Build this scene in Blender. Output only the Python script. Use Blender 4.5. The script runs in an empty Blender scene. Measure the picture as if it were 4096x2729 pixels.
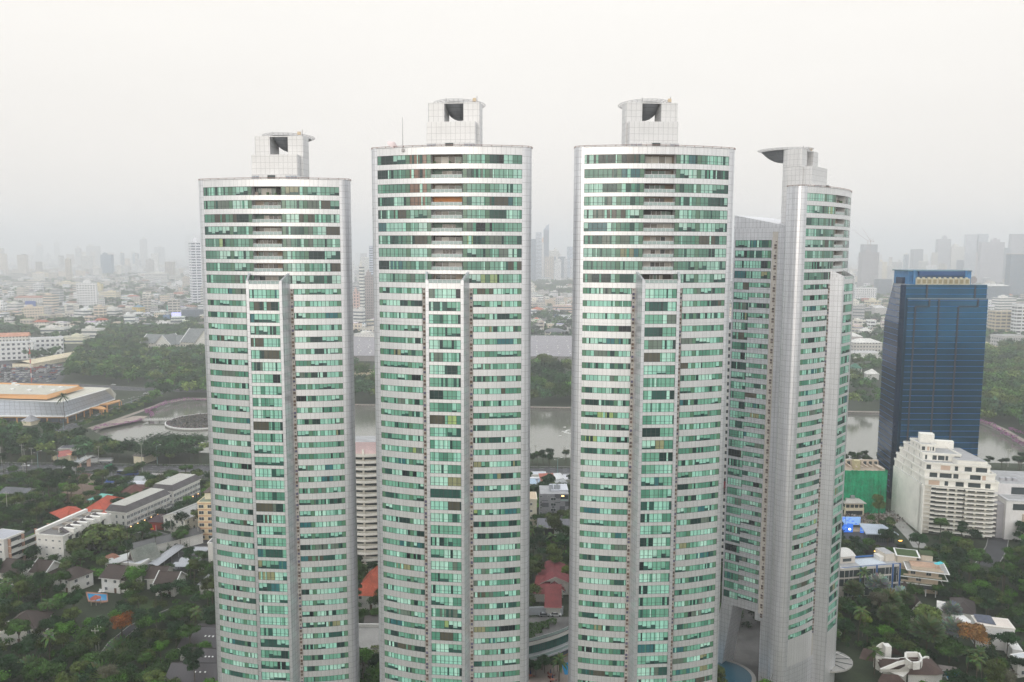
import bpy, math, random
from mathutils import Vector, Matrix
random.seed(7)
sc = bpy.context.scene
col = sc.collection
R_ = math.radians
# ------------------------------------------------------------------ camera
CH = 138.0; PITCH = 6.4; ROLL = 0.2; F = 811.0
cam_d = bpy.data.cameras.new("camera"); cam = bpy.data.objects.new("camera", cam_d); col.objects.link(cam)
cam_d.sensor_width = 36.0; cam_d.lens = F / 1024 * 36.0; cam_d.clip_start = 1.0; cam_d.clip_end = 60000.0
CM = Matrix.Rotation(R_(90 - PITCH), 4, 'X') @ Matrix.Rotation(R_(ROLL), 4, 'Z')
CM.translation = (0, 0, CH); cam.matrix_world = CM; sc.camera = cam
CR = CM.to_3x3()
# ------------------------------------------------------------------ world and sun
SUN_EL, SUN_AZ = 14.0, -107.0          # the glow stands behind the camera, a little to the left
w = bpy.data.worlds.new("World"); sc.world = w; w.use_nodes = True
nt = w.node_tree; nt.nodes.clear()
def N(nt, t, **k):
    n = nt.nodes.new(t)
    for a, b in k.items(): setattr(n, a, b)
    return n
out = N(nt, 'ShaderNodeOutputWorld'); bg = N(nt, 'ShaderNodeBackground')
sky = N(nt, 'ShaderNodeTexSky', sky_type='NISHITA', sun_disc=False)
sky.sun_elevation = R_(SUN_EL); sky.sun_rotation = R_(90 - SUN_AZ); sky.dust_density = 5.0; sky.air_density = 1.0; sky.ozone_density = 1.0
tc = N(nt, 'ShaderNodeTexCoord'); sep = N(nt, 'ShaderNodeSeparateXYZ')
ramp = N(nt, 'ShaderNodeValToRGB')     # the even grey-white cloud deck over the haze
cr = ramp.color_ramp; cr.elements[0].position = 0.0; cr.elements[0].color = (8.2, 7.95, 7.7, 1)
cr.elements[1].position = 1.0; cr.elements[1].color = (14.5, 15, 15.6, 1)
for p_, c_ in ((.05, (8.7, 8.3, 7.9, 1)), (.13, (9.0, 8.6, 8.15, 1)), (.27, (9.5, 9.15, 8.65, 1)), (.5, (12.5, 12.7, 13, 1))):
    e_ = cr.elements.new(p_); e_.color = c_
noi = N(nt, 'ShaderNodeTexNoise'); noi.inputs['Scale'].default_value = 2.2; noi.inputs['Detail'].default_value = 4
mp = N(nt, 'ShaderNodeMapping'); mp.inputs['Scale'].default_value = (1, 1, 5)
mul = N(nt, 'ShaderNodeMixRGB', blend_type='MULTIPLY'); mul.inputs[0].default_value = 1
nr = N(nt, 'ShaderNodeMapRange'); nr.inputs[3].default_value = .94; nr.inputs[4].default_value = 1.05
mix = N(nt, 'ShaderNodeMixRGB'); mix.inputs[0].default_value = .93
L = nt.links
L.new(tc.outputs['Generated'], sep.inputs[0]); L.new(sep.outputs['Z'], ramp.inputs[0])
L.new(tc.outputs['Generated'], mp.inputs[0]); L.new(mp.outputs[0], noi.inputs['Vector']); L.new(noi.outputs[0], nr.inputs[0])
L.new(ramp.outputs[0], mul.inputs[1]); L.new(nr.outputs[0], mul.inputs[2])
L.new(sky.outputs[0], mix.inputs[1]); L.new(mul.outputs[0], mix.inputs[2])
L.new(mix.outputs[0], bg.inputs[0]); bg.inputs[1].default_value = 0.1; L.new(bg.outputs[0], out.inputs[0])
sl = bpy.data.lights.new("sun", 'SUN'); sun = bpy.data.objects.new("sun", sl); col.objects.link(sun)
sl.energy = .7; sl.angle = R_(34); sl.color = (1.0, .93, .84)
sd = Vector((math.cos(R_(SUN_AZ)) * math.cos(R_(SUN_EL)), math.sin(R_(SUN_AZ)) * math.cos(R_(SUN_EL)), math.sin(R_(SUN_EL))))
sun.rotation_euler = sd.to_track_quat('Z', 'Y').to_euler()
sc.view_settings.view_transform = 'Standard'; sc.view_settings.look = 'None'; sc.view_settings.exposure = 0.2; sc.view_settings.gamma = 1
sc.render.engine = 'CYCLES'; sc.cycles.max_bounces = 6; sc.cycles.diffuse_bounces = 3; sc.cycles.glossy_bounces = 3
sc.cycles.volume_bounces = 4; sc.cycles.transparent_max_bounces = 6; sc.cycles.use_denoising = True
sc.cycles.caustics_reflective = False; sc.cycles.caustics_refractive = False
# ------------------------------------------------------------------ pixel of the 4096 px photo -> point on the plane z
def ray(px, py):
    v = Vector(((px - 2048) / 4 / F, -(py - 1364.5) / 4 / F, -1.0)); return CR @ v
def G(px, py, z=0.0):
    d = ray(px, py); t = (z - CH) / d.z
    return Vector((d.x * t, d.y * t, z))
def atD(px, py, D):                     # point on the ray at world y = D
    d = ray(px, py); t = D / d.y
    return Vector((d.x * t, D, CH + d.z * t))
# ------------------------------------------------------------------ mesh builder
class MB:
    def __init__(s): s.v = []; s.f = []; s.m = []; s.uv = []; s.c = []; s.mats = []
    def mi(s, m):
        if m not in s.mats: s.mats.append(m)
        return s.mats.index(m)
    def face(s, pts, m, c=None, uv=None):
        b = len(s.v); s.v += [tuple(p) for p in pts]; s.f.append(tuple(range(b, b + len(pts)))); s.m.append(s.mi(m))
        if uv is None:
            p = [Vector(q) for q in pts]; n = (p[1] - p[0]).cross(p[2] - p[0])
            if len(p) > 3: n = n + (p[2] - p[0]).cross(p[3] - p[0])
            if n.length > 1e-9: n.normalize()
            if abs(n.z) > .7: uv = [(q.x, q.y) for q in p]
            else:
                t = Vector((-n.y, n.x, 0))
                if t.length < 1e-6: t = Vector((1, 0, 0))
                t.normalize(); uv = [(q.dot(t), q.z) for q in p]
        s.uv += uv; s.c += [c or (1, 1, 1)] * len(pts)
    def box(s, x0, x1, y0, y1, z0, z1, m, c=None, top=None, skip=''):
        a = [(x0, y0), (x1, y0), (x1, y1), (x0, y1)]
        s.prism(a, z0, z1, m, c, top, skip)
    def prism(s, poly, z0, z1, m, c=None, top=None, skip='', topc=None):
        n = len(poly)
        ar = sum(poly[i][0] * poly[(i + 1) % n][1] - poly[(i + 1) % n][0] * poly[i][1] for i in range(n))
        if ar < 0: poly = poly[::-1]
        u = 0
        for i in range(n):
            p, q = poly[i], poly[(i + 1) % n]; l = math.hypot(q[0] - p[0], q[1] - p[1])
            s.face([(p[0], p[1], z0), (q[0], q[1], z0), (q[0], q[1], z1), (p[0], p[1], z1)], m, c, [(u, z0), (u + l, z0), (u + l, z1), (u, z1)]); u += l
        if 't' not in skip: s.face([(p[0], p[1], z1) for p in poly], top or m, topc or c, [(p[0], p[1]) for p in poly])
        if 'b' not in skip: s.face([(p[0], p[1], z0) for p in poly[::-1]], m, c, [(p[0], p[1]) for p in poly[::-1]])
    def obox(s, o, ang, x0, x1, y0, y1, z0, z1, m, c=None, top=None, skip='', topc=None):
        ca, sa = math.cos(ang), math.sin(ang)
        s.prism([(o[0] + x * ca - y * sa, o[1] + x * sa + y * ca) for x, y in ((x0, y0), (x1, y0), (x1, y1), (x0, y1))], z0, z1, m, c, top, skip, topc)
    def tube(s, a, b, r, m, c=None, n=6, r2=None):
        a = Vector(a); b = Vector(b); d = (b - a)
        if d.length < 1e-6: return
        q = d.to_track_quat('Z', 'Y'); r2 = r if r2 is None else r2
        A = [a + q @ Vector((r * math.cos(k * 2 * math.pi / n), r * math.sin(k * 2 * math.pi / n), 0)) for k in range(n)]
        B = [b + q @ Vector((r2 * math.cos(k * 2 * math.pi / n), r2 * math.sin(k * 2 * math.pi / n), 0)) for k in range(n)]
        for k in range(n): s.face([A[k], A[(k + 1) % n], B[(k + 1) % n], B[k]], m, c)
        s.face(A[::-1], m, c); s.face(B, m, c)
    def build(s, name, parent=None, loc=None, smooth=False):
        me = bpy.data.meshes.new(name); me.from_pydata(s.v, [], s.f)
        for m in s.mats: me.materials.append(M[m])
        me.polygons.foreach_set('material_index', s.m)
        ul = me.uv_layers.new(name='UVMap'); ul.data.foreach_set('uv', [x for t in s.uv for x in t])
        if any(c != (1, 1, 1) for c in s.c):
            ca = me.color_attributes.new('Col', 'FLOAT_COLOR', 'CORNER'); ca.data.foreach_set('color', [x for t in s.c for x in (t[0], t[1], t[2], 1)])
        if smooth: me.polygons.foreach_set('use_smooth', [True] * len(s.f))
        o = bpy.data.objects.new(name, me); col.objects.link(o)
        if parent: o.parent = parent
        if loc is not None: o.location = loc
        return o
def tag(o, label=None, cat=None, group=None, kind=None):
    if label: o['label'] = label
    if cat: o['category'] = cat
    if group: o['group'] = group
    if kind: o['kind'] = kind
    return o
def thing(name, label, cat, loc=(0, 0, 0), rz=0, group=None):
    o = bpy.data.objects.new(name, None); col.objects.link(o); o.location = loc; o.rotation_euler = (0, 0, rz); o.empty_display_size = 1
    return tag(o, label, cat, group)
def copy_tree(o, parent=None):
    c = o.copy(); col.objects.link(c)
    if parent: c.parent = parent
    for ch in [x for x in KIDS.get(o.name, [])]: copy_tree(ch, c)
    return c
KIDS = {}
def reg(root):
    KIDS[root.name] = [o for o in bpy.data.objects if o.parent == root]
    for k in KIDS[root.name]: reg(k)
# ------------------------------------------------------------------ materials
M = {}
def srgb(r, g, b):
    f = lambda v: (v / 255 / 12.92) if v / 255 <= .04045 else ((v / 255 + .055) / 1.055) ** 2.4
    return (f(r), f(g), f(b))
def mat(name, color=(.8, .8, .8), rough=.7, metal=0, spec=.5, useattr=False, noise=None, joints=None, bump=None, streak=0, emit=None, objrand=0, tex='Object'):
    m = bpy.data.materials.new(name); m.use_nodes = True; M[name] = m
    nt = m.node_tree; b = nt.nodes['Principled BSDF']; L = nt.links
    b.inputs['Roughness'].default_value = rough; b.inputs['Metallic'].default_value = metal; b.inputs['Specular IOR Level'].default_value = spec
    b.inputs['Base Color'].default_value = (*color, 1)
    cur = None
    def mixn(kind, fac, a, bb):
        n = N(nt, 'ShaderNodeMixRGB', blend_type=kind)
        for k, v in ((0, fac), (1, a), (2, bb)):
            if hasattr(v, 'links') or isinstance(v, bpy.types.NodeSocket): L.new(v, n.inputs[k])
            elif isinstance(v, (int, float)): n.inputs[k].default_value = v
            else: n.inputs[k].default_value = (*v, 1)
        return n.outputs[0]
    cur = tuple(color)
    if useattr:
        a = N(nt, 'ShaderNodeAttribute'); a.attribute_name = 'Col'; cur = mixn('MULTIPLY', 1.0, a.outputs['Color'], cur)
    tcn = N(nt, 'ShaderNodeTexCoord')
    if noise:                                # (scale, amount[, detail])
        for sc_, am in noise:
            n = N(nt, 'ShaderNodeTexNoise'); n.inputs['Scale'].default_value = sc_; n.inputs['Detail'].default_value = 5
            L.new(tcn.outputs[tex], n.inputs['Vector'])
            r = N(nt, 'ShaderNodeMapRange'); r.inputs[1].default_value = .3; r.inputs[2].default_value = .7; r.inputs[3].default_value = 1 - am; r.inputs[4].default_value = 1 + am * .6
            L.new(n.outputs[0], r.inputs[0]); cur = mixn('MULTIPLY', 1.0, cur, r.outputs[0])
    if streak:                               # rain streaks running down the panels
        mp_ = N(nt, 'ShaderNodeMapping'); mp_.inputs['Scale'].default_value = (1.6, .035, 1); L.new(tcn.outputs['UV'], mp_.inputs[0])
        n = N(nt, 'ShaderNodeTexNoise'); n.inputs['Scale'].default_value = 1.0; n.inputs['Detail'].default_value = 5; L.new(mp_.outputs[0], n.inputs['Vector'])
        r = N(nt, 'ShaderNodeMapRange'); r.inputs[1].default_value = .42; r.inputs[2].default_value = .72; r.inputs[3].default_value = 1; r.inputs[4].default_value = 1 - streak
        L.new(n.outputs[0], r.inputs[0]); cur = mixn('MULTIPLY', 1.0, cur, r.outputs[0])
    if objrand:
        oi = N(nt, 'ShaderNodeObjectInfo'); r = N(nt, 'ShaderNodeMapRange'); r.inputs[3].default_value = 1 - objrand; r.inputs[4].default_value = 1 + objrand
        L.new(oi.outputs['Random'], r.inputs[0]); cur = mixn('MULTIPLY', 1.0, cur, r.outputs[0])
    if joints:                               # (width, height, line width, darkness, offset)
        w_, h_, lw, dk = joints[:4]
        br = N(nt, 'ShaderNodeTexBrick'); br.offset = joints[4] if len(joints) > 4 else 0; br.squash = 1
        br.inputs['Scale'].default_value = 1; br.inputs['Brick Width'].default_value = w_; br.inputs['Row Height'].default_value = h_
        br.inputs['Mortar Size'].default_value = lw; br.inputs['Mortar Smooth'].default_value = 0.2; br.inputs['Bias'].default_value = 0
        v = joints[5] if len(joints) > 5 else .04
        br.inputs['Color1'].default_value = (1, 1, 1, 1); br.inputs['Color2'].default_value = (1 - v, 1 - v, 1 - v, 1); br.inputs['Mortar'].default_value = (dk, dk, dk, 1)
        L.new(tcn.outputs['UV'], br.inputs['Vector']); cur = mixn('MULTIPLY', 1.0, cur, br.outputs[0])
    if not isinstance(cur, tuple): L.new(cur, b.inputs['Base Color'])
    if bump:                                 # (scale, strength, distance)
        n = N(nt, 'ShaderNodeTexNoise'); n.inputs['Scale'].default_value = bump[0]; n.inputs['Detail'].default_value = 4; L.new(tcn.outputs[tex], n.inputs['Vector'])
        bp = N(nt, 'ShaderNodeBump'); bp.inputs['Strength'].default_value = bump[1]; bp.inputs['Distance'].default_value = bump[2]
        L.new(n.outputs[0], bp.inputs['Height']); L.new(bp.outputs[0], b.inputs['Normal'])
    if emit: b.inputs['Emission Color'].default_value = (*emit[:3], 1); b.inputs['Emission Strength'].default_value = emit[3]
    return m
mat('clad', (.79, .80, .83), .36, .65, noise=[(.25, .05)], joints=(1.22, 1.56, .05, .62), streak=.16)
mat('clad_crown', (.74, .735, .73), .55, .35, noise=[(.25, .05)], joints=(1.22, 1.56, .05, .68))
mat('clad_band', (.86, .86, .865), .4, .6, noise=[(.3, .04)], joints=(1.1, 40, .035, .66), streak=.10)
mat('vent_wall', (.55, .52, .48), .7, joints=(2, .3, .03, .8))
mat('glass', (1, 1, 1), .12, 0, .6, useattr=True)
mat('frame_dark', (.05, .065, .065), .5)
mat('frame_white', (.7, .7, .7), .5)
mat('rail_glass', (.38, .48, .46), .12)
mat('roof_grey', (.38, .38, .38), .9, noise=[(.3, .2)])
mat('steel_dark', (.26, .27, .29), .55, .3, joints=(1.3, 1.3, .05, .5), )
mat('steel', (.4, .38, .38), .5, .3)
mat('plain', (1, 1, 1), .75, useattr=True, noise=[(.4, .08)])
mat('rust', (.28, .16, .13), .8)
# ------------------------------------------------------------------ the four curved residential towers
LH, SG = 18.1, 3.3; RR = (LH * LH + SG * SG) / (2 * SG)
def fy(x, off=0): return -(math.sqrt((RR + off) ** 2 - x * x) - (RR - SG))
END = [(x_ + .9, y_) for x_, y_ in [(17.2, 0), (17.9, .18), (18.5, .55), (18.95, 1.1), (19.2, 1.8), (19.3, 2.7), (19.25, 3.6), (19.0, 4.5), (18.5, 5.3), (17.7, 5.9), (16.6, 6.2)]]
GP = {'open': srgb(96, 140, 112), 'teal': srgb(92, 150, 128), 'aqua': srgb(160, 218, 198), 'pale': srgb(186, 232, 214), 'mid': srgb(124, 182, 158),
      'dark': srgb(40, 64, 62), 'black': srgb(30, 38, 42), 'deep': srgb(52, 92, 84), 'beige': srgb(150, 152, 116), 'brown': srgb(92, 90, 78), 'yellow': srgb(166, 192, 126), 'grey': srgb(112, 128, 116), 'blue': srgb(60, 118, 122)}
WT = [('mid', 28), ('aqua', 26), ('pale', 13), ('teal', 13), ('dark', 5), ('black', 2.5), ('deep', 6), ('beige', 1.5), ('brown', 2), ('yellow', .6), ('grey', 4), ('blue', 3)]
def pick(rng, top=False):
    l = [(k, w_ * (2.4 if top and k in ('grey', 'deep', 'teal', 'brown') else 1)) for k, w_ in WT]
    t = rng.random() * sum(w_ for _, w_ in l)
    for k, w_ in l:
        t -= w_
        if t <= 0: return k
    return 'mid'
def jit(c, rng, a=.1):
    k = (1 + rng.uniform(-a, a)) * 1.0; return tuple(min(1, max(0, v * k)) for v in c)
def strip_panes(g, pts, z0, z1, rng, opaque=(), transom=None, top=False, warm_reflection=None):
    """glass along the polyline pts, one pane per segment, with mullions, blinds and curtains"""
    n = len(pts) - 1; k = 0; key = None
    for i in range(n):
        if k <= 0: key = pick(rng, top); k = rng.randint(1, 4); style = rng.random()
        k -= 1
        kk = key
        if i in opaque: kk = 'open'
        elif warm_reflection and warm_reflection[0] <= i < warm_reflection[1]: kk = 'warm_reflection'
        (x0, y0), (x1, y1) = pts[i], pts[i + 1]
        c = jit(GP.get(kk, srgb(150, 116, 96)), rng)  # fallback tint is an orange reflection painted into the pane colour
        if top: gm_ = sum(c) / 3; c = tuple(v * .72 + gm_ * .22 for v in c)
        P = lambda t, z: (x0 + (x1 - x0) * t, y0 + (y1 - y0) * t, z)
        zm = z0 + (z1 - z0) * .33
        if kk != 'open' and style < .22 and kk in ('aqua', 'pale', 'mid', 'yellow', 'beige'):     # a half-drawn blind over a dark room
            zb = z0 + (z1 - z0) * rng.choice((.2, .35, .35, .5))
            g.face([P(0, zb), P(1, zb), P(1, z1), P(0, z1)], 'glass', c)
            g.face([P(0, z0), P(1, z0), P(1, zb), P(0, zb)], 'glass', jit(GP[rng.choice(('dark', 'deep', 'deep'))], rng))
        elif kk != 'open' and rng.random() < .35:       # curtain drawn part of the way
            t = rng.uniform(.25, .75); c2 = jit(GP[rng.choice(('aqua', 'mid', 'teal', 'dark', 'pale', 'deep'))], rng)
            g.face([P(0, z0), P(t, z0), P(t, z1), P(0, z1)], 'glass', c); g.face([P(t, z0), P(1, z0), P(1, z1), P(t, z1)], 'glass', c2)
        elif kk != 'open':                               # folds of a drawn curtain
            for q in range(3):
                g.face([P(q / 3, z0), P((q + 1) / 3, z0), P((q + 1) / 3, z1), P(q / 3, z1)], 'glass', jit(c, rng, .09))
        else: g.face([P(0, z0), P(1, z0), P(1, z1), P(0, z1)], 'glass', c)
    d = Vector((pts[-1][0] - pts[0][0], pts[-1][1] - pts[0][1], 0)).normalized(); nx, ny = d.y, -d.x    # outward = right of travel
    hw = .055
    for i in range(n + 1):
        x, y = pts[i]; w2 = hw * (1.6 if i in (0, n) else 1)
        a = (x - d.x * w2 + nx * .07, y - d.y * w2 + ny * .07); b = (x + d.x * w2 + nx * .07, y + d.y * w2 + ny * .07)
        g.face([(*a, z0), (*b, z0), (*b, z1), (*a, z1)], 'frame_dark')
    hs = [z0 + .035, z1 - .035] + ([z0 + (z1 - z0) * .33] if transom else [])
    for h in hs:
        for i in range(n):
            a = (pts[i][0] + nx * .06, pts[i][1] + ny * .06); b = (pts[i + 1][0] + nx * .06, pts[i + 1][1] + ny * .06)
            g.face([(*a, h - .035), (*b, h - .035), (*b, h + .035), (*a, h + .035)], 'frame_dark')
def tower(label, pos, theta, zroof, nup, seed, ZB, wing_detail=False, first_pane=None):
    rng = random.Random(seed)
    T = thing('residential_tower', label, 'tower', (pos[0], pos[1], 0), theta, 'curved white residential towers')
    # floors: (sill, head) for full height windows, from the roof down
    zs = []; z = zroof - 1.85
    pit = [3.45, 3.5] + [3.14] * 60
    k = 0
    while z > 20:
        zs.append((z - 2.2, z)); z -= pit[k] if k < nup - 1 else (3.5 if k == nup - 1 else 3.12); k += 1
    zbt = zs[nup - 1][0] - .1                     # top of the projecting bay
    bottom = zs[-1][0]
    arcx = lambda a, b, n: [a + (b - a) * i / n for i in range(n + 1)]
    body = MB()
    # rounded ends, back wall, rear wing (one closed outline)
    back = END + [(13.2, 7.0)]
    left = [(-x, y) for x, y in back][::-1]
    for side in (back, left):
        u = 0
        for i in range(len(side) - 1):
            p, q = side[i], side[i + 1]; l = math.hypot(q[0] - p[0], q[1] - p[1])
            body.face([(*p, 0), (*q, 0), (*q, zroof), (*p, zroof)], 'clad', None, [(u, 0), (u + l, 0), (u + l, zroof), (u, zroof)]); u += l
    zw = zroof - 11.6
    wy1 = 24.4
    if wing_detail:                               # the rear wing stands on a slanted leg with an open passage under it
        body.box(-13.2, 13.2, 7.0, wy1, 24, zw, 'clad', skip='t')
        body.box(-13.2, 13.2, 7.0, 11.0, 0, 24, 'clad', skip='tb')
        body.prism([(-13.2, 11.0), (13.2, 11.0), (13.2, 13), (-13.2, 13)], 21.5, 24, 'clad', skip='tb')
        for s_ in (1,):
            P0, P1 = [(13.2, wy1), (-13.2, wy1)], None
            A = [(-13.2, wy1, 24), (-13.2, 20.5, 24), (-13.2, 24.0, 0), (-13.2, 28.0, 0)]
            B = [(x + 9, y, z_) for x, y, z_ in A]
            body.face([A[0], A[3], A[2], A[1]], 'clad'); body.face(B, 'clad')
            for i in range(4): body.face([A[i], A[(i + 1) % 4], B[(i + 1) % 4], B[i]], 'clad')
    else: body.box(-13.2, 13.2, 7.0, wy1, 0, zw, 'clad', skip='tb')
    # sloped top of the wing: high at the far end, falling towards the tower
    hi = zw + 4.2; lo = zw + .6
    A = [(13.2, 7, lo), (13.2, wy1, hi), (-13.2, wy1, hi), (-13.2, 7, lo)]
    body.face(A, 'clad')
    for x in (13.2, -13.2): body.face([(x, 7, zw), (x, wy1, zw), (x, wy1, hi), (x, 7, lo)], 'clad')
    body.face([(13.2, wy1, zw), (-13.2, wy1, zw), (-13.2, wy1, hi), (13.2, wy1, hi)], 'clad')
    roofp = [(x, fy(x)) for x in arcx(-LH, LH, 24)] + END[1:] + [(-x, y) for x, y in END][::-1][:-1]
    body.face([(x, y, zroof - .9) for x, y in roofp], 'roof_grey')
    body.face([(x * .5, 6.2, zroof - .9) for x in (-33, 33)] + [(33 * .5, 6.2, zroof), (-33 * .5, 6.2, zroof)], 'clad')
    # dark core behind the glass and end returns
    inner = [(x, fy(x) + .35) for x in arcx(-LH, LH, 16)]
    for i in range(16):
        p, q = inner[i], inner[i + 1]
        xm = (p[0] + q[0]) / 2
        if abs(xm) > 4.5: body.face([(*p, 0), (*q, 0), (*q, zroof - 1), (*p, zroof - 1)], 'frame_dark')
    # spandrels follow the arc
    def span(x0, x1, z0, z1, n, m='clad_band', dep=.3):
        xs = arcx(x0, x1, n); u = x0
        for i in range(n):
            a, b = xs[i], xs[i + 1]; ya, yb = fy(a), fy(b)
            body.face([(a, ya, z0), (b, yb, z0), (b, yb, z1), (a, ya, z1)], m, None, [(a, z0), (b, z0), (b, z1), (a, z1)])
            body.face([(a, ya + dep, z1), (a, ya, z1), (b, yb, z1), (b, yb + dep, z1)], m)
            body.face([(a, ya, z0), (a, ya + dep, z0), (b, yb + dep, z0), (b, yb, z0)], m)
    span(-LH, LH, zs[0][1], zroof, 26)
    nf = len(zs); sh = 1.5
    for k, (s0, h0) in enumerate(zs):
        up = k < nup
        nxt = zs[k + 1][1] if k + 1 < nf else 12.0
        if up:
            if k == nup - 1:
                for s_ in (-1, 1): span(min(s_ * 6.4, s_ * LH), max(s_ * 6.4, s_ * LH), nxt, s0, 10); span(min(s_ * 4.5, s_ * 6.4), max(s_ * 4.5, s_ * 6.4), nxt, s0, 2)
            else: span(-LH, LH, nxt, s0, 26)
        else:
            for s_ in (-1, 1): span(min(s_ * 6.4, s_ * LH), max(s_ * 6.4, s_ * LH), nxt, h0 - sh, 10)
    # plain skirt down to the ground
    lowz = zs[-1][1] - sh
    for s_ in (-1, 1): span(min(s_ * 5.3, s_ * LH), max(s_ * 5.3, s_ * LH), 0, 12.2, 10, 'clad')
    # ---- projecting bay: fins, splayed side walls, spandrels
    yb = -SG - 3.4
    bay = MB()
    for s_ in (-1, 1):
        f0, f1 = (3.93, 4.7)
        pl = [(s_ * f0, yb), (s_ * f1, yb), (s_ * 5.45, fy(5.45) + .1), (s_ * 5.0, fy(5.0) + .1), (s_ * f0, yb + .8)]
        bay.prism(pl, 0, zbt + .75, 'clad', skip='b')
        a0, b0 = (s_ * 4.7, yb), (s_ * 5.45, fy(5.45))
        a1, b1 = (s_ * 4.15, yb), (s_ * 4.95, fy(4.95))
        z0, z1, z2 = zbt + .75, zbt + 1.0, zbt + 2.9
        V = [(*a0, z0), (*b0, z0), (*b0, z2), (*a0, z1)]; W = [(*a1, z0), (*b1, z0), (*b1, z2), (*a1, z1)]
        bay.face(V, 'clad'); bay.face(W[::-1], 'clad'); bay.face([V[3], V[2], W[2], W[3]], 'clad'); bay.face([V[0], V[3], W[3], W[0]], 'clad')
    bay.box(-3.93, 3.93, yb + .02, yb + .3, zs[nup][1], zbt + .15, 'clad_band')
    bay.face([(-4.7, yb + .1, zbt), (4.7, yb + .1, zbt), (5.2, -2.6, zbt), (-5.2, -2.6, zbt)], 'roof_grey')
    bw = 2.3
    for k in range(nup, nf):
        h0 = zs[k][1]; nxt = zs[k + 1][1] if k + 1 < nf else 0.0
        bay.box(-3.93, 3.93, yb + .02, yb + .35, nxt, h0 - bw, 'clad_band')
    bay.build('projecting_bay', T)
    for k in range(nup, nf):
        g = MB(); h0 = zs[k][1]
        pts = [(x, yb + .22) for x in arcx(-3.93, 3.93, 7)]
        strip_panes(g, pts, h0 - bw, h0, rng, transom=1)
        g.build('bay_window', T)
    # ---- window bands left and right
    for k, (s0, h0) in enumerate(zs):
        up = k < nup
        for s_ in (-1, 1):
            g = MB()
            xa = 3.85 if up else 6.4
            npn = 13 if up else 12
            xs = arcx(xa, LH, npn)
            pts = [(s_ * x, fy(x) + .14) for x in xs]
            if s_ < 0: pts = pts[::-1]
            op = ({0, 5} if up else {3, npn - 1}); op = op if s_ > 0 else {npn - 1 - i for i in op}
            warm_reflection = first_pane if (first_pane and s_ < 0 and k in first_pane) else None
            strip_panes(g, pts, s0 if up else h0 - sh, h0, rng, op, transom=up, top=up, warm_reflection=(8, 12) if warm_reflection else None)
            g.build('window_band', T)
    # ---- balconies above the bay
    bc = [srgb(190, 176, 160), srgb(96, 74, 62), srgb(168, 150, 130), srgb(70, 64, 62), srgb(206, 204, 198), srgb(120, 104, 88), srgb(214, 214, 212), srgb(128, 150, 138)]
    for k in range(nup):
        s0, h0 = zs[k]; g = MB(); c = rng.choice(bc); y0 = fy(3.8); yr = -SG + 2.3
        if 'Orange' in label[:0]: pass
        g.face([(-3.85, yr, s0), (3.85, yr, s0), (3.85, yr, h0), (-3.85, yr, h0)], 'plain', c)
        for s_ in (-1, 1): g.face([(s_ * 3.85, fy(3.85), s0), (s_ * 3.85, yr, s0), (s_ * 3.85, yr, h0), (s_ * 3.85, fy(3.85), h0)], 'plain', srgb(205, 205, 205))
        g.face([(-3.85, -SG, s0), (3.85, -SG, s0), (3.85, yr, s0), (-3.85, yr, s0)], 'plain', srgb(170, 168, 165))
        g.face([(-3.85, -SG, h0), (3.85, -SG, h0), (3.85, yr, h0), (-3.85, yr, h0)], 'plain', srgb(200, 200, 200))
        # sliding doors in the rear wall
        nd = rng.randint(3, 6); xs = sorted(rng.uniform(-3.4, 3.4) for _ in range(2))
        d0 = rng.choice((-3.3, -1.5, -3.3)); d1 = rng.choice((3.4, 1.8, 3.4)); dn = 4
        for q in range(dn):
            a, b = d0 + (d1 - d0) * q / dn, d0 + (d1 - d0) * (q + 1) / dn
            g.face([(a + .06, yr - .05, s0 + .05), (b - .06, yr - .05, s0 + .05), (b - .06, yr - .05, h0 - .35), (a + .06, yr - .05, h0 - .35)], 'glass', jit(rng.choice((srgb(60, 62, 62), srgb(130, 126, 116), srgb(180, 176, 166), srgb(90, 84, 76), srgb(110, 130, 120))), rng))
            g.box(a - .05, a + .05, yr - .1, yr - .02, s0, h0 - .3, 'frame_white')
        if rng.random() < .6:                      # chairs, planters, an air conditioner
            for q in range(rng.randint(1, 4)):
                x = rng.uniform(-3.3, 3.1); g.box(x, x + rng.uniform(.3, .8), -SG + .6, -SG + 1.2, s0, s0 + rng.uniform(.4, 1.0), 'plain', rng.choice((srgb(60, 90, 50), srgb(50, 50, 50), srgb(150, 140, 130), srgb(70, 100, 60))))
        if k == 3 and first_pane:
            for q in range(6): g.face([(-3.8, yr - .12 - q * .001, s0 + .15 + q * .33), (3.8, yr - .12, s0 + .15 + q * .33), (3.8, yr - .12, s0 + .45 + q * .33), (-3.8, yr - .12, s0 + .45 + q * .33)], 'plain', srgb(236, 160, 96))
        b = g.build('balcony', T)
        if k > 0 or seed == 1:
            r = MB()
            xs = arcx(-3.85, 3.85, 7)
            for q in range(7):
                y1, y2 = fy(xs[q]) + .12, fy(xs[q + 1]) + .12
                r.face([(xs[q], y1, s0 + .06), (xs[q + 1], y2, s0 + .06), (xs[q + 1], y2, s0 + .8), (xs[q], y1, s0 + .8)], 'rail_glass')
                r.face([(xs[q], y1 - .03, s0 + .76), (xs[q + 1], y2 - .03, s0 + .76), (xs[q + 1], y2 - .03, s0 + .86), (xs[q], y1 - .03, s0 + .86)], 'frame_white')
                r.box(xs[q] - .05, xs[q] + .05, y1 - .06, y1 + .02, s0, s0 + .86, 'frame_white')
            r.build('railing', b)
    # terrace rail on top of the bay
    r = MB(); xs = arcx(-4.1, 4.1, 7)
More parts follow.
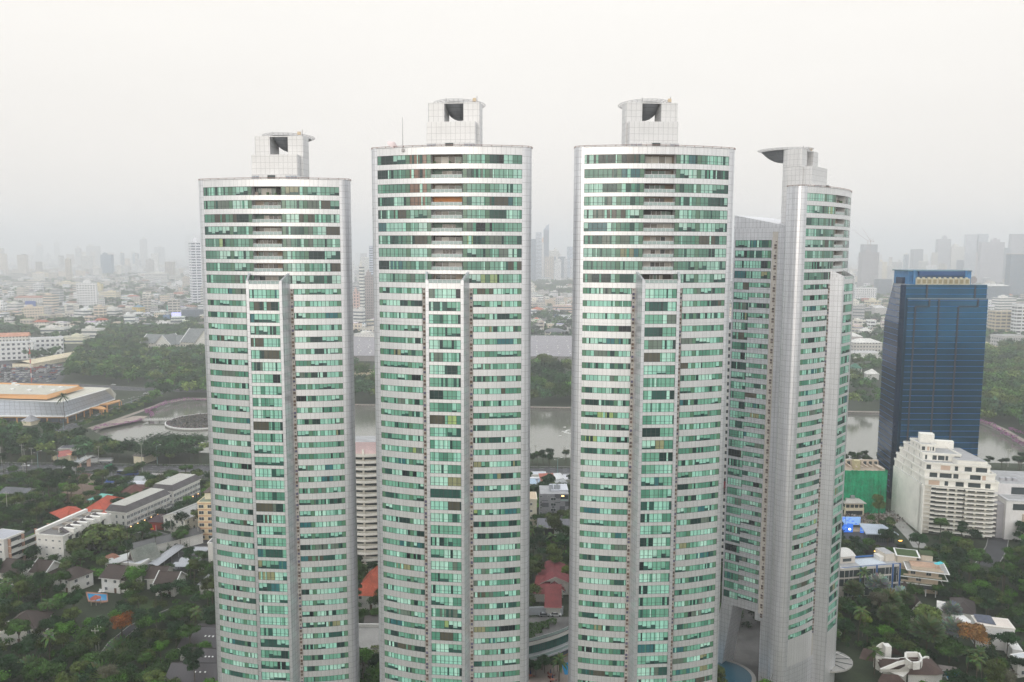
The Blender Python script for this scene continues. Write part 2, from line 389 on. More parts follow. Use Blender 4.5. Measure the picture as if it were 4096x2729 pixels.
    for q in range(7):
        r.face([(xs[q], yb + .3, zbt + .2), (xs[q + 1], yb + .3, zbt + .2), (xs[q + 1], yb + .3, zbt + .95), (xs[q], yb + .3, zbt + .95)], 'rail_glass')
        r.box(xs[q] - .05, xs[q] + .05, yb + .22, yb + .3, zbt + .1, zbt + 1.0, 'frame_white')
    r.box(-4.1, 4.1, yb + .2, yb + .32, zbt + .95, zbt + 1.05, 'frame_white'); r.build('terrace_railing', T)
    # ---- service strips with air conditioners beside the bay
    for s_ in (-1, 1):
        v = MB()
        x0, x1 = (5.45, 6.4) if s_ > 0 else (-6.4, -5.45)
        v.face([(x0, fy(x0) + .1, 0), (x1, fy(x1) + .1, 0), (x1, fy(x1) + .1, zs[nup][1] + .3), (x0, fy(x0) + .1, zs[nup][1] + .3)], 'vent_wall')
        for k in range(nup, nf):
            h0 = zs[k][1]; xm = (x0 + x1) / 2; y = fy(xm) + .02
            for dz, hh, c in ((-.35, .16, srgb(70, 60, 58)), (-1.35, .42, rng.choice((srgb(92, 80, 78), srgb(100, 96, 120), srgb(110, 90, 76)))), (-2.3, .38, rng.choice((srgb(96, 84, 76), srgb(120, 100, 90), srgb(84, 84, 108))))):
                hwid = .13 if hh < .2 else .27
                v.box(xm - hwid, xm + hwid, y - .12, y + .1, h0 + dz - hh, h0 + dz + hh * .4, 'plain', c)
                if hh > .2: v.box(xm - hwid - .07, xm + hwid + .07, y - .16, y + .1, h0 + dz - hh - .09, h0 + dz - hh, 'plain', srgb(190, 186, 178))
        v.build('service_strip', T)
    # ---- roof: coping, handrail, crown, landing deck
    for i in range(24 + 0):
        pass
    cp = MB(); rp = [(x, fy(x, .12)) for x in arcx(-LH, LH, 30)] + [(x * 1.006, y) for x, y in END[1:]]
    rp = [(-x, y) for x, y in END[1:]][::-1] + rp
    for i in range(len(rp) - 1):
        (ax, ay), (bx, by) = rp[i], rp[i + 1]
        cp.face([(ax, ay, zroof - .02), (bx, by, zroof - .02), (bx, by, zroof + .1), (ax, ay, zroof + .1)], 'steel')
        cp.face([(ax, ay, zroof + .1), (bx, by, zroof + .1), (bx * .985, by + .3, zroof + .1), (ax * .985, ay + .3, zroof + .1)], 'frame_white')
        cp.tube((ax, ay, zroof + .33), (bx, by, zroof + .33), .06, 'rust', n=4)
        if i % 2 == 0: cp.tube((ax, ay, zroof), (ax, ay, zroof + .4), .07, 'rust', n=4)
    cp.build('roof_rail', T)
    cw = MB(); z = zroof - .9
    basep = [(6.4 * math.sin(a), 3.6 - 2.6 * math.cos(a)) for a in [R_(q) for q in range(-90, 91, 12)]] + [(6.4, 7), (-6.4, 7)]
    cw.prism(basep, z, zroof + 1.5, 'clad_crown', skip='b')
    cw.box(-6.3, 6.0, 3.5, 8, zroof + 1.5, zroof + 6.9, 'clad_crown', skip='b')
    for s_ in (-1, 1):                             # two piers either side of the opening
        x0, x1 = 2.45, 6.7
        prof = [(x0, 6.7), (x1 - .2, 6.7), (x1, 7.0), (x1, 11.0), (x1 - .5, 12.2), (x1 - 1.6, 13.0), (x0, 13.4)]
        cw.prism([(s_ * x, y) for x, y in prof], zroof + 6.9, zroof + 12.1, 'clad_crown')
        prof2 = [(0, 5.9), (x1, 5.9), (x1, 11.0), (x1 - .5, 12.6), (x1 - 1.6, 13.8), (x0, 14.6), (0, 14.6)]
    full = [(6.7, 6.1), (6.7, 11.0), (6.2, 12.2), (5.1, 13.0), (2.45, 13.4), (-2.45, 13.4), (-5.1, 13.0), (-6.2, 12.2), (-6.7, 11.0), (-6.7, 6.1)]
    cw.prism(full, zroof - 14, zroof + 6.85, 'clad_crown', skip='b')
    cw.box(-1.1, .9, .84, 1.3, zroof + .1, zroof + 1.35, 'frame_dark')
    cw.box(-2.45, 2.45, 6.7, 7.0, zroof + 11.85, zroof + 12.1, 'clad_crown')
    for s_ in (-1, 1):                             # louvres in the curved base
        for q in range(3):
            a = R_(s_ * (34 + q * 13)); b = R_(s_ * (45 + q * 13))
            A = (6.44 * math.sin(a), 3.6 - 2.66 * math.cos(a)); B = (6.44 * math.sin(b), 3.6 - 2.66 * math.cos(b))
            cw.face([(*A, zroof + .25), (*B, zroof + .25), (*B, zroof + 1.2), (*A, zroof + 1.2)], 'plain', srgb(170, 176, 184))
    cw.build('crown', T)
    hd = MB(); HC = (0, 14.6); HR = 7.0; zt = zroof + 12.6; n = 32; rings = 6
    cir = lambda r, k: (HC[0] + r * .84 * math.cos(2 * math.pi * k / n), HC[1] + r * 1.06 * math.sin(2 * math.pi * k / n))
    for k in range(n):
        hd.face([(*cir(HR, k), zt - .25), (*cir(HR, k + 1), zt - .25), (*cir(HR, k + 1), zt), (*cir(HR, k), zt)], 'frame_white')
        hd.face([(*cir(0, 0), zt + .01), (*cir(HR, k), zt), (*cir(HR, k + 1), zt)], 'roof_grey'); hd.face([(*cir(0, 0), zt - .24), (*cir(HR, k + 1), zt - .24), (*cir(HR, k), zt - .24)], 'steel')
        for j in range(rings):
            r0, r1 = HR * (1 - j / rings), HR * (1 - (j + 1) / rings)
            dz = lambda r: zt - .25 - 3.5 * (1 - (r / HR) ** 2.2)
            sq = lambda p: (p[0] * .7, p[1])
            hd.face([(*sq(cir(r0, k)), dz(r0)), (*sq(cir(r0, k + 1)), dz(r0)), (*sq(cir(r1, k + 1)), dz(r1)), (*sq(cir(r1, k)), dz(r1))], 'steel_dark', None, [(k * 1.5, j * 1.3), (k * 1.5 + 1.5, j * 1.3), (k * 1.5 + 1.5, j * 1.3 + 1.3), (k * 1.5, j * 1.3 + 1.3)])
        hd.tube((*cir(HR, k), zt - .1), (*cir(HR + 1.1, k), zt + .25), .05, 'steel', n=4)
    for rr, zz in ((HR + .5, .08), (HR + 1.1, .27)):
        for k in range(n): hd.tube((*cir(rr, k), zt + zz), (*cir(rr, k + 1), zt + zz), .06, 'steel', n=4)
    for x, y, h in ((-2.2, 8, .9), (5.5, 9.5, 1.5), (5, 9, .9), (0, 17, 1.0)): hd.tube((x, y, zt), (x, y, zt + h), .09, 'steel', n=5)
    hd.box(4.6, 5.4, 8.2, 8.8, zt, zt + .8, 'plain', srgb(210, 190, 160))
    hd.build('landing_deck', T)
    body.build('body', T)
    if wing_detail:
        for side in (-1,):
            v = MB()
            X = side * 13.2
            v.box(X - .06, X + .1, 10.2, 11.9, 24, zw - 1, 'vent_wall')
            for k, (s0, h0) in enumerate(zs):
                if h0 > zw - 2.6 or s0 < 23: continue
                for dz, hh, c in ((-.4, .2, srgb(70, 62, 60)), (-1.4, .45, srgb(92, 84, 84)), (-2.2, .4, srgb(110, 98, 90))):
                    v.box(X - .2, X, 10.5, 10.5 + (.3 if hh < .3 else .7), h0 + dz - hh, h0 + dz + hh * .3, 'plain', c)
            v.build('service_strip', T)
            kk = 0
            for k, (s0, h0) in enumerate(zs):
                if h0 > zw - 2.6 or s0 < 24.5: continue
                g = MB(); kk += 1
                ys = [23.7 - (23.7 - 12.2) * i / 12 for i in range(13)]
                hi_ = 5
                o_ = .04
                strip_panes(g, [(X - o_, y) for y in ys[:hi_ + 1]], h0 - 2.25, h0, rng, transom=1)
                strip_panes(g, [(X - o_, y) for y in ys[hi_:]], (h0 - 2.25) if kk < 5 else h0 - 1.45, h0, rng, {6} if True else (), transom=(kk < 5))
                g.build('wing_window', T)
    return T, zs
def place_tower(px, D): return atD(px, 1000, D)
def tower_at(label, px, D, th, pyroof, Dapex, nup, seed, **k):
    p = atD(px, 1000, D); zr = atD(px, pyroof, Dapex).z
    return tower(label, (p.x, p.y), R_(th), zr, nup, seed, 0, **k)
T1, Z1 = tower_at('leftmost curved white tower, two storeys lower than the tower beside it, with green glass', 1090, 213.5, -4.6, 716, 210, 8, 11)
T2, Z2 = tower_at('second curved white tower from the left, with one orange shaded balcony near its top', 1798, 203.5, -6.4, 586, 200.3, 10, 22, first_pane={0, 1, 2, 3})
T3, Z3 = tower_at('third curved white tower from the left, its landing deck pointing left', 2621, 203.5, 4.4, 586, 200.3, 10, 33)
T4, Z4 = tower_at('rightmost curved tower turned sideways, showing its rear wing and a slanted leg', 3312, 248, 49.0, 757, 245, 8, 44, wing_detail=True)
T = thing('roof_antenna', 'thin whip antenna on the left part of the second tower roof', 'antenna', (T2.location.x - 11.2, T2.location.y - 1, 0)); zr2 = Z2[0][1] + 1.0
m = MB(); m.tube((0, 0, zr2 - .2), (0, 0, zr2 + 8), .11, 'steel', n=5, r2=.05); m.build('whip', T); m = MB(); m.box(-.3, .3, -.3, .3, zr2 - .2, zr2 + .5, 'steel'); m.build('base', T)
T = thing('satellite_dish', 'pale pinkish satellite dish leaning on the second tower roof', 'dish', (T2.location.x - 14.0, T2.location.y + 1, 0))
m = MB(); m.tube((0, 0, zr2 + 1.6), (.5, -.4, zr2 + 2.3), 1.5, 'plain', srgb(222, 206, 204), n=14, r2=.2); m.build('reflector', T); m = MB(); m.tube((0, 0, zr2 - .2), (0, 0, zr2 + 1.6), .12, 'steel'); m.build('stand', T)
# ------------------------------------------------------------------ zoom windows of the photo I measured in
def L1(x, y): return (x / 2.613, 900 + y / 2.613)
def L2(x, y): return (x / 2.613, 1450 + y / 2.613)
def L3(x, y): return (x / 2.151, 2000 + y / 2.151)
def Q1(x, y): return (3300 + x / 2.613, 900 + y / 2.613)
def Q2(x, y): return (3300 + x / 2.613, 1500 + y / 2.613)
def Q3(x, y): return (3250 + x / 2.31, 2050 + y / 2.31)
def C1(x, y): return (2090 + x / 3.268, 1780 + y / 3.268)
def C2(x, y): return (2090 + x / 3.082, 2220 + y / 3.082)
def C3(x, y): return (2090 + x / 3.014, 880 + y / 3.014)
def C4(x, y): return (2090 + x / 3.268, 1380 + y / 3.268)
def A1(x, y): return (1360 + x / 1.525, 1700 + y / 1.525)
def g(r, x, y, z=0.0): return G(*r(x, y), z)
mat('ground', (.030, .042, .018), .95, noise=[(.03, .5), (.25, .25)], bump=(.8, .4, .3))
mat('city_ground', (.19, .19, .175), .95, noise=[(.006, .6), (.05, .4)])
mat('lawn', (.05, .085, .025), .95, noise=[(.1, .35), (.9, .2)])
mat('asphalt', (.06, .06, .065), .85, noise=[(.2, .2), (2, .12)])
mat('concrete', (.33, .32, .30), .85, noise=[(.15, .2), (1.5, .12)])
mat('forecourt', (.11, .105, .10), .85, noise=[(.15, .4)], joints=(2, 2, .06, .8)); mat('paving', (.34, .28, .24), .85, noise=[(.2, .2)], joints=(.8, .8, .03, .8))
mat('dirt', (.36, .28, .20), .95, noise=[(.08, .3), (.6, .2)])
mat('white_paint', (.75, .75, .73), .6)
mat('leafhedge', (.05, .085, .03), .8, noise=[(1.2, .5)], bump=(2, 1, .4))
mat('blossom', (1, 1, 1), .8, useattr=True, noise=[(.9, .5)])
mat('rail', (.62, .63, .62), .5, .1)
def flat(name, pts, m, z=0.0, label=None, cat=None, kind='structure', c=None):
    b = MB(); b.face([(p[0], p[1], z) for p in pts], m, c)
    if Vector((0, 0, 0)).length == 0:
        p = [Vector((q[0], q[1], 0)) for q in pts]
        ar = sum(p[i].x * p[(i + 1) % len(p)].y - p[(i + 1) % len(p)].x * p[i].y for i in range(len(p)))
        if ar < 0: b = MB(); b.face([(q[0], q[1], z) for q in pts[::-1]], m, c)
    return tag(b.build(name), label, cat, kind=kind)
gm = MB(); X0 = 24000
# ground as one sheet of strips so that the lake can lie in it (the water is 2 m down behind a bank)
lake_px = [(377, 1737), (400, 1722), (421, 1707), (460, 1697), (505, 1693), (540, 1688), (566, 1683), (600, 1672), (603, 1660), (590, 1648), (612, 1632), (640, 1620), (674, 1612), (710, 1606), (746, 1602), (790, 1600), (838, 1601), (950, 1604), (1100, 1612), (1300, 1622), (1440, 1630), (1700, 1634), (2200, 1640), (2700, 1645), (3369, 1656), (3514, 1660), (3800, 1664), (3914, 1692), (3960, 1710), (4008, 1733), (4060, 1765), (4110, 1800), (4200, 1830), (4400, 1885), (4300, 1872), (3900, 1862), (3369, 1850), (2700, 1845), (2200, 1842), (1500, 1842), (1000, 1832), (800, 1822), (640, 1800), (500, 1782), (420, 1760)]
lake = [G(x, y, -2.0) for x, y in lake_px]
lake_top = [Vector((p.x, p.y, 0)) for p in lake]
def poly_fill(name, outer, holes, m, z, kind='structure', label=None, cat=None):
    import bmesh
    from mathutils.geometry import tessellate_polygon
    loops = [outer] + holes; flatp = [p for l in loops for p in l]
    tris = tessellate_polygon([[Vector((p[0], p[1], 0)) for p in l] for l in loops])
    b = MB()
    for t in tris:
        q = [flatp[i] for i in t]
        ar = (q[1][0] - q[0][0]) * (q[2][1] - q[0][1]) - (q[2][0] - q[0][0]) * (q[1][1] - q[0][1])
        if abs(ar) < 1e-6: continue
        if ar < 0: q = q[::-1]
        b.face([(p[0], p[1], z) for p in q], m)
    return tag(b.build(name), label, cat, kind=kind)
poly_fill('ground', [(-X0, -400), (X0, -400), (X0, 26000), (-X0, 26000)], [lake_top], 'ground', 0)
bk = MB()
for i in range(len(lake)):
    a, b_ = lake[i], lake[(i + 1) % len(lake)]
    bk.face([(a.x, a.y, -2.6), (b_.x, b_.y, -2.6), (b_.x, b_.y, 0.02), (a.x, a.y, .02)], 'concrete')
tag(bk.build('lake_bank'), kind='structure')
mw = mat('water', (.155, .158, .13), .10, 0, .9, bump=(.6, .35, .12)); 
bw_ = MB(); xs = [p.x for p in lake]; ys = [p.y for p in lake]
bw_.face([(min(xs) - 5, min(ys) - 5, -2), (max(xs) + 5, min(ys) - 5, -2), (max(xs) + 5, max(ys) + 5, -2), (min(xs) - 5, max(ys) + 5, -2)], 'water')
tag(bw_.build('lake_water'), kind='structure')
# the far city floor
flat('city_floor', [(-X0, 1330), (X0, 1330), (X0, 25500), (-X0, 25500)], 'city_ground', .02)
# roads
def road(name, pts, wd, m='asphalt', z=.06, mark=True, kind='structure'):
    b = MB(); mk = MB(); n = len(pts)
    for i in range(n - 1):
        a, c = Vector(pts[i][:2]), Vector(pts[i + 1][:2]); d = (c - a).normalized(); nn = Vector((-d.y, d.x))
        def nrm(j):
            if 0 < j < n - 1:
                d1 = (Vector(pts[j][:2]) - Vector(pts[j - 1][:2])).normalized(); d2 = (Vector(pts[j + 1][:2]) - Vector(pts[j][:2])).normalized(); t = (d1 + d2).normalized(); return Vector((-t.y, t.x))
            return nn
        n0, n1 = nrm(i), nrm(i + 1)
        P = lambda p, q, o, zz: (p.x + q.x * o, p.y + q.y * o, zz)
        b.face([P(a, n0, -wd / 2, z), P(c, n1, -wd / 2, z), P(c, n1, wd / 2, z), P(a, n0, wd / 2, z)], m)
        for s_ in (-1, 1):
            o1, o2 = s_ * wd / 2, s_ * (wd / 2 + .35)
            b.face([P(a, n0, o1, z + .12), P(c, n1, o1, z + .12), P(c, n1, o2, z + .12), P(a, n0, o2, z + .12)][::s_], 'concrete')
            b.face([P(a, n0, o1, z), P(c, n1, o1, z), P(c, n1, o1, z + .12), P(a, n0, o1, z + .12)], 'concrete')
        if mark:
            L_ = (c - a).length; t = 0
            while t < L_ - 3:
                for o in ([0] if wd < 9 else [-wd / 6, wd / 6]):
                    p = a + d * t; q = a + d * (t + 3)
                    mk.face([(p.x + nn.x * (o - .1), p.y + nn.y * (o - .1), z + .004), (q.x + nn.x * (o - .1), q.y + nn.y * (o - .1), z + .004), (q.x + nn.x * (o + .1), q.y + nn.y * (o + .1), z + .004), (p.x + nn.x * (o + .1), p.y + nn.y * (o + .1), z + .004)], 'white_paint')
                t += 8
    r = tag(b.build(name), kind=kind)
    if mk.f: tag(mk.build('road_marking'), kind='structure')
    return r
rA = [G(-400, 1858), G(600, 1871), G(1500, 1879), G(2200, 1880), G(3000, 1888), G(3600, 1897), G(4500, 1915)]
rB = [G(-400, 1886), G(600, 1897), G(1500, 1905), G(2200, 1905), G(3000, 1913), G(3600, 1922), G(4500, 1941)]
road('main_road', rA, 15); road('near_road', rB, 12)
road('hall_road', [g(L2, 300, 830), g(L2, 640, 705), g(L2, 900, 620), g(L2, 1200, 500), g(L2, 1560, 360), g(L2, 1700, 300), g(L2, 1800, 240)], 12)
road('far_road', [g(L2, -300, 190), g(L2, 300, 215), g(L2, 900, 250), g(L2, 1500, 285), g(L2, 2300, 300)], 17)
flat('park_path', [g(L2, 960, 712), g(L2, 1300, 640), g(L2, 1480, 600), g(L2, 1550, 560), g(L2, 1400, 560), g(L2, 1250, 600), g(L2, 950, 690)], 'paving', .05)
road('park_walk', [g(L2, 940, 690), g(L2, 1250, 590), g(L2, 1500, 500), g(L2, 1700, 430), g(L2, 1950, 385), g(L2, 2250, 378)], 4.5, 'paving', .07, False)
road('lake_walk', [G(1250, 1612), G(1440, 1620), G(2200, 1630), G(3000, 1640), G(3514, 1649), G(3780, 1652)], 5, 'paving', .07, False)
road('lake_walk', [G(3900, 1676), G(3965, 1697), G(4020, 1722), G(4070, 1752), G(4200, 1810)], 5, 'paving', .07, False)
flat('car_park', [g(L2, -200, 205), g(L2, 640, 205), g(L2, 700, 110), g(L1, 780, 1500), g(L1, 640, 1455), g(L1, 340, 1450), g(L1, -200, 1390)], 'asphalt', .05)
flat('park_lawn', [g(L2, 600, 720), g(L2, 960, 690), g(L2, 1500, 480), g(L2, 1500, 400), g(L2, 1100, 560)], 'lawn', .04)
flat('garden_lawn', [g(L3, 1150, 1000), g(L3, 1340, 960), g(L3, 1330, 860), g(L3, 1180, 880)], 'lawn', .04)
flat('garden_lawn', [g(Q3, 640, 1160), g(Q3, 880, 1160), g(Q3, 860, 1100), g(Q3, 700, 1090)], 'lawn', .04)
road('garden_lane', [g(L3, 860, 1400), g(L3, 980, 1230), g(L3, 1150, 1090), g(L3, 1330, 1010), g(L3, 1480, 950)], 3.5, 'asphalt', .05, False)
road('townhouse_lane', [g(L3, 1160, 245), g(L3, 1420, 60), g(L3, 1600, -60)], 7, 'asphalt', .05, False)
road('temple_lane', [g(L3, 1150, 240), g(L3, 1450, 330), g(L3, 1650, 350), g(L3, 1900, 360)], 6, 'asphalt', .05, False)
flat('carport_yard', [g(L3, 1330, 600), g(L3, 1640, 380), g(L3, 1900, 380), g(L3, 1900, 610)], 'asphalt', .045)
flat('building_plot', [g(Q2, 60, 1560), g(Q2, 60, 1440), g(Q2, 640, 1440), g(Q2, 760, 1568), g(Q2, 600, 1640), g(Q2, 100, 1640)], 'dirt', .05)
road('side_lane', [g(Q2, 640, 1420), g(Q2, 720, 1520), g(Q3, 790, 90), g(Q3, 960, 270), g(Q3, 1000, 330)], 6, 'concrete', .06, False)
road('white_flats_lane', [g(Q3, 1600, 500), g(Q3, 1700, 330), g(Q3, 1720, 230)], 8, 'asphalt', .06, False)
flat('restaurant_yard', [g(Q3, 190, 260), g(Q3, 190, 180), g(Q3, 470, 180), g(Q3, 640, 330), g(Q3, 800, 340), g(Q3, 820, 380), g(Q3, 560, 390), g(Q3, 400, 250)], 'asphalt', .05)
flat('tower_forecourt', [g(Q3, -700, 760), g(Q3, -20, 700), g(Q3, 60, 1500), g(Q3, -100, 1900), g(Q3, -1100, 1900), g(Q3, -1100, 800)], 'forecourt', .045)
flat('construction_ground', [g(C3, -700, 1030), g(C3, -700, 935), g(C3, 1000, 935), g(C3, 1000, 1030)], 'dirt', .06)
# ------------------------------------------------------------------ foliage strips: bougainvillea along the shore, hedges
import numpy as np
def leaf_mesh(name, cen, nor, size, colr, m, parent=None, loc=None, extra=None):
    """many small quads: centres (N,3), normals (N,3), sizes (N,), colours (N,3)"""
    n = len(cen); rs = np.random.RandomState(n % 1000 + 5)
    nor = nor / (np.linalg.norm(nor, axis=1, keepdims=True) + 1e-9)
    r = rs.normal(size=(n, 3)); t = np.cross(nor, r); t /= (np.linalg.norm(t, axis=1, keepdims=True) + 1e-9); b = np.cross(nor, t)
    asp = rs.uniform(.6, 1.0, n)
    t = t * size[:, None]; b = b * (size * asp)[:, None]
    v = np.empty((n, 4, 3)); v[:, 0] = cen - t; v[:, 1] = cen - b * .9; v[:, 2] = cen + t; v[:, 3] = cen + b
    V = v.reshape(-1, 3); cols = np.repeat(colr, 4, axis=0)
    me = bpy.data.meshes.new(name)
    me.vertices.add(n * 4); me.vertices.foreach_set('co', V.astype(np.float32).ravel())
    me.loops.add(n * 4); me.loops.foreach_set('vertex_index', np.arange(n * 4, dtype=np.int32))
    me.polygons.add(n); me.polygons.foreach_set('loop_start', np.arange(0, n * 4, 4, dtype=np.int32))
    me.materials.append(M[m]); me.update(calc_edges=True)
    ca = me.color_attributes.new('Col', 'FLOAT_COLOR', 'CORNER'); ca.data.foreach_set('color', np.concatenate([cols, np.ones((n * 4, 1))], 1).astype(np.float32).ravel())
    o = bpy.data.objects.new(name, me); col.objects.link(o)
    if parent: o.parent = parent
    if loc is not None: o.location = loc
    return o
def leafmat(name, rough=.7, trans=.0, rnd=.3):
    m = mat(name, (1, 1, 1), rough, 0, .12, useattr=True, objrand=rnd)
    return m
leafmat('leaf'); leafmat('leaf_far', rnd=.0); leafmat('leaf_flower', rnd=.05)
def ribbon_leaves(name, pts, wd, h, cols_, per, size, z0=0, label=None, cat=None, kind='stuff'):
    rs = np.random.RandomState(3); C = []; K = []
    for i in range(len(pts) - 1):
        a = np.array(pts[i][:2]); b = np.array(pts[i + 1][:2]); L_ = np.linalg.norm(b - a); k = max(2, int(L_ * per))
        t = rs.rand(k, 1); d = (b - a) / L_; nn = np.array([-d[1], d[0]])
        o = rs.normal(size=(k, 1)) * wd * .35; zz = z0 + h * rs.rand(k, 1) ** .7 * (.75 + .5 * np.sin(t * L_ * .21 + i))
        C.append(np.concatenate([a + (b - a) * t + nn * o, zz], 1))
    C = np.concatenate(C); n = len(C); cc = np.array(cols_)[rs.randint(0, len(cols_), n)] * rs.uniform(.7, 1.25, (n, 1))
    nor = rs.normal(size=(n, 3)); nor[:, 2] = abs(nor[:, 2]) + .5
    return tag(leaf_mesh(name, C, nor, rs.uniform(.6, 1.2, n) * size, cc, 'leaf_far'), label, cat, kind=kind)
PUR = [(.34, .10, .30), (.42, .14, .34), (.26, .10, .24), (.10, .13, .06), (.36, .16, .28)]
GRN = [(.05, .085, .03), (.065, .1, .035), (.04, .07, .03)]
ribbon_leaves('bougainvillea_hedge', [g(L2, *p) for p in ((975, 712), (1040, 690), (1110, 668), (1300, 640), (1480, 602), (1500, 598))], 3.2, 2.2, PUR, 9, .5, label='purple bougainvillea hedge along the near bend of the lake shore', cat='hedge')
ribbon_leaves('bougainvillea_hedge', [g(L2, *p) for p in ((1585, 575), (1590, 550), (1540, 520), (1530, 508), (1600, 478), (1680, 450), (1760, 425), (1860, 408), (1950, 398), (2180, 392), (2400, 396))], 3.5, 2.4, PUR, 9, .5, label='purple bougainvillea hedge curving along the far lake shore past the footbridge', cat='hedge')
ribbon_leaves('bougainvillea_hedge', [G(*p) for p in ((3905, 1684), (3960, 1704), (4008, 1727), (4060, 1759), (4110, 1794), (4200, 1825))], 4, 2.6, PUR, 10, .5, label='purple bougainvillea hedge on the shore right of the blue glass tower', cat='hedge')
ribbon_leaves('bougainvillea_hedge', [G(*p) for p in ((4035, 1716), (4060, 1728), (4100, 1740))], 3, 2, PUR, 8, .5, label='short purple hedge in the park above the right shore', cat='hedge')
ribbon_leaves('shore_planting', [G(*p) for p in ((1250, 1617), (1440, 1624), (2200, 1636), (3000, 1645), (3514, 1655))], 2.0, 1.0, [(.2, .1, .16), (.07, .1, .05), (.12, .12, .08)], 4, .4, label='low flowering border along the straight far lake edge', cat='planting')
for a, yy in ((0, 1854), (1, 1884)):
    ribbon_leaves('roadside_hedge', [G(-400, yy), G(600, yy + 11), G(1500, yy + 18), G(2200, yy + 19), G(3000, yy + 27), G(3600, yy + 37), G(4500, yy + 58)], 2.4, 1.5, GRN, 6, .45, label=('long clipped hedge between the two carriageways' if a else 'long clipped hedge on the lake side of the main road'), cat='hedge')
ribbon_leaves('roadside_hedge', [G(-300, 1912), G(600, 1917), G(1500, 1924), G(2200, 1922), G(3000, 1930), G(3500, 1940), G(4500, 1962)], 3.5, 2.0, GRN, 5, .5, label='green verge hedge on the near side of the near road', cat='hedge')
# island with a white rim, footbridge
ic = g(L2, 2150, 615, -1); ir = (g(L2, 2150, 615, -1) - g(L2, 1757, 615, -1)).length
mat('island_top', (.13, .12, .12), .95, noise=[(.05, .8), (.3, .5)])
isl = MB(); iy = .62
n = 64
ring = [(ic.x + ir * math.cos(2 * math.pi * k / n), ic.y + ir * 1.0 * math.sin(2 * math.pi * k / n)) for k in range(n)]
isl.prism(ring, -2.4, -.6, 'concrete', top='island_top')
for k in range(n):
    a, b_ = ring[k], ring[(k + 1) % n]
    s0, s1 = .985, 1.01
    f_ = lambda p, q: (ic.x + (p[0] - ic.x) * q, ic.y + (p[1] - ic.y) * q)
    isl.face([(*f_(a, s0), -.2), (*f_(b_, s0), -.2), (*f_(b_, s1), -.2), (*f_(a, s1), -.2)][::-1], 'white_paint')
    isl.face([(*f_(a, s1), -1.2), (*f_(b_, s1), -1.2), (*f_(b_, s1), -.2), (*f_(a, s1), -.2)], 'white_paint')
tag(isl.build('island'), 'round planted island with a white kerb in the lake', 'island', kind='structure')
ribbon_leaves('island_planting', [(ic.x + ir * .95 * math.cos(t), ic.y + ir * .95 * math.sin(t)) for t in [R_(q) for q in range(0, 361, 10)]], 2.2, 1.2, [(.3, .12, .2), (.1, .11, .06), (.3, .2, .2)], 3, .4, z0=-.5, label='pink flowering rim planting around the round lake island', cat='planting')
rs = np.random.RandomState(9); nn_ = 2600; rr = ir * .93 * np.sqrt(rs.rand(nn_)); th = rs.rand(nn_) * 6.283
cen = np.stack([ic.x + rr * np.cos(th), ic.y + rr * np.sin(th), -.5 + .5 * rs.rand(nn_)], 1)
nz = rs.normal(size=(nn_, 3)); nz[:, 2] += 2
tag(leaf_mesh('island_groundcover', cen, nz, rs.uniform(.3, 1.0, nn_), np.array([(.05, .05, .05), (.09, .08, .07), (.22, .19, .15), (.06, .07, .05)])[rs.randint(0, 4, nn_)], 'leaf_far'), 'dry dark groundcover on the round lake island', 'ground cover', kind='stuff')
fb = thing('footbridge', 'white railed footbridge from the shore path to the round island', 'footbridge', g(L2, 1500, 600))
A_ = g(L2, 1500, 604, 0); B_ = g(L2, 1800, 600, 0); d = B_ - A_; ang = math.atan2(d.y, d.x); LL = d.length; fb.rotation_euler = (0, 0, ang); fb.location = A_
b = MB(); b.box(0, LL, -2.2, 2.2, -.4, .15, 'concrete')
for k in range(int(LL / 8)): b.box(4 + k * 8, 4.6 + k * 8, -1.8, 1.8, -3, -.4, 'concrete')
b.build('deck', fb)
for s_ in (-1, 1):
    b = MB(); b.box(0, LL, s_ * 2.2 - .08, s_ * 2.2 + .08, 1.05, 1.2, 'white_paint'); b.box(0, LL, s_ * 2.2 - .05, s_ * 2.2 + .05, .6, .7, 'white_paint')
    for k in range(int(LL / 2) + 1): b.box(k * 2 - .06, k * 2 + .06, s_ * 2.2 - .07, s_ * 2.2 + .07, .15, 1.1, 'white_paint')
    b.build('railing', fb)
# swan boats / white floats on the water
for i, (x, y) in enumerate(((552, 1078), (585, 1120), (604, 1117), (560, 1140), (555, 1150), (586, 1155), (614, 1162), (491, 1190), (572, 1128), (528, 1135))):
    p = g(C4, x, y, -2.0); b = MB(); b.box(-1.0, 1.0, -.4, .4, 0, .35, 'white_paint'); b.tube((.8, 0, .3), (.95, 0, .8), .1, 'white_paint'); b.tube((-.3, 0, .3), (-.3, 0, .6), .25, 'white_paint', r2=.12)
    tag(b.build('pedal_boat', loc=p), 'small white pedal boat floating in a loose flock on the lake', 'boat', 'pedal boats on the lake')
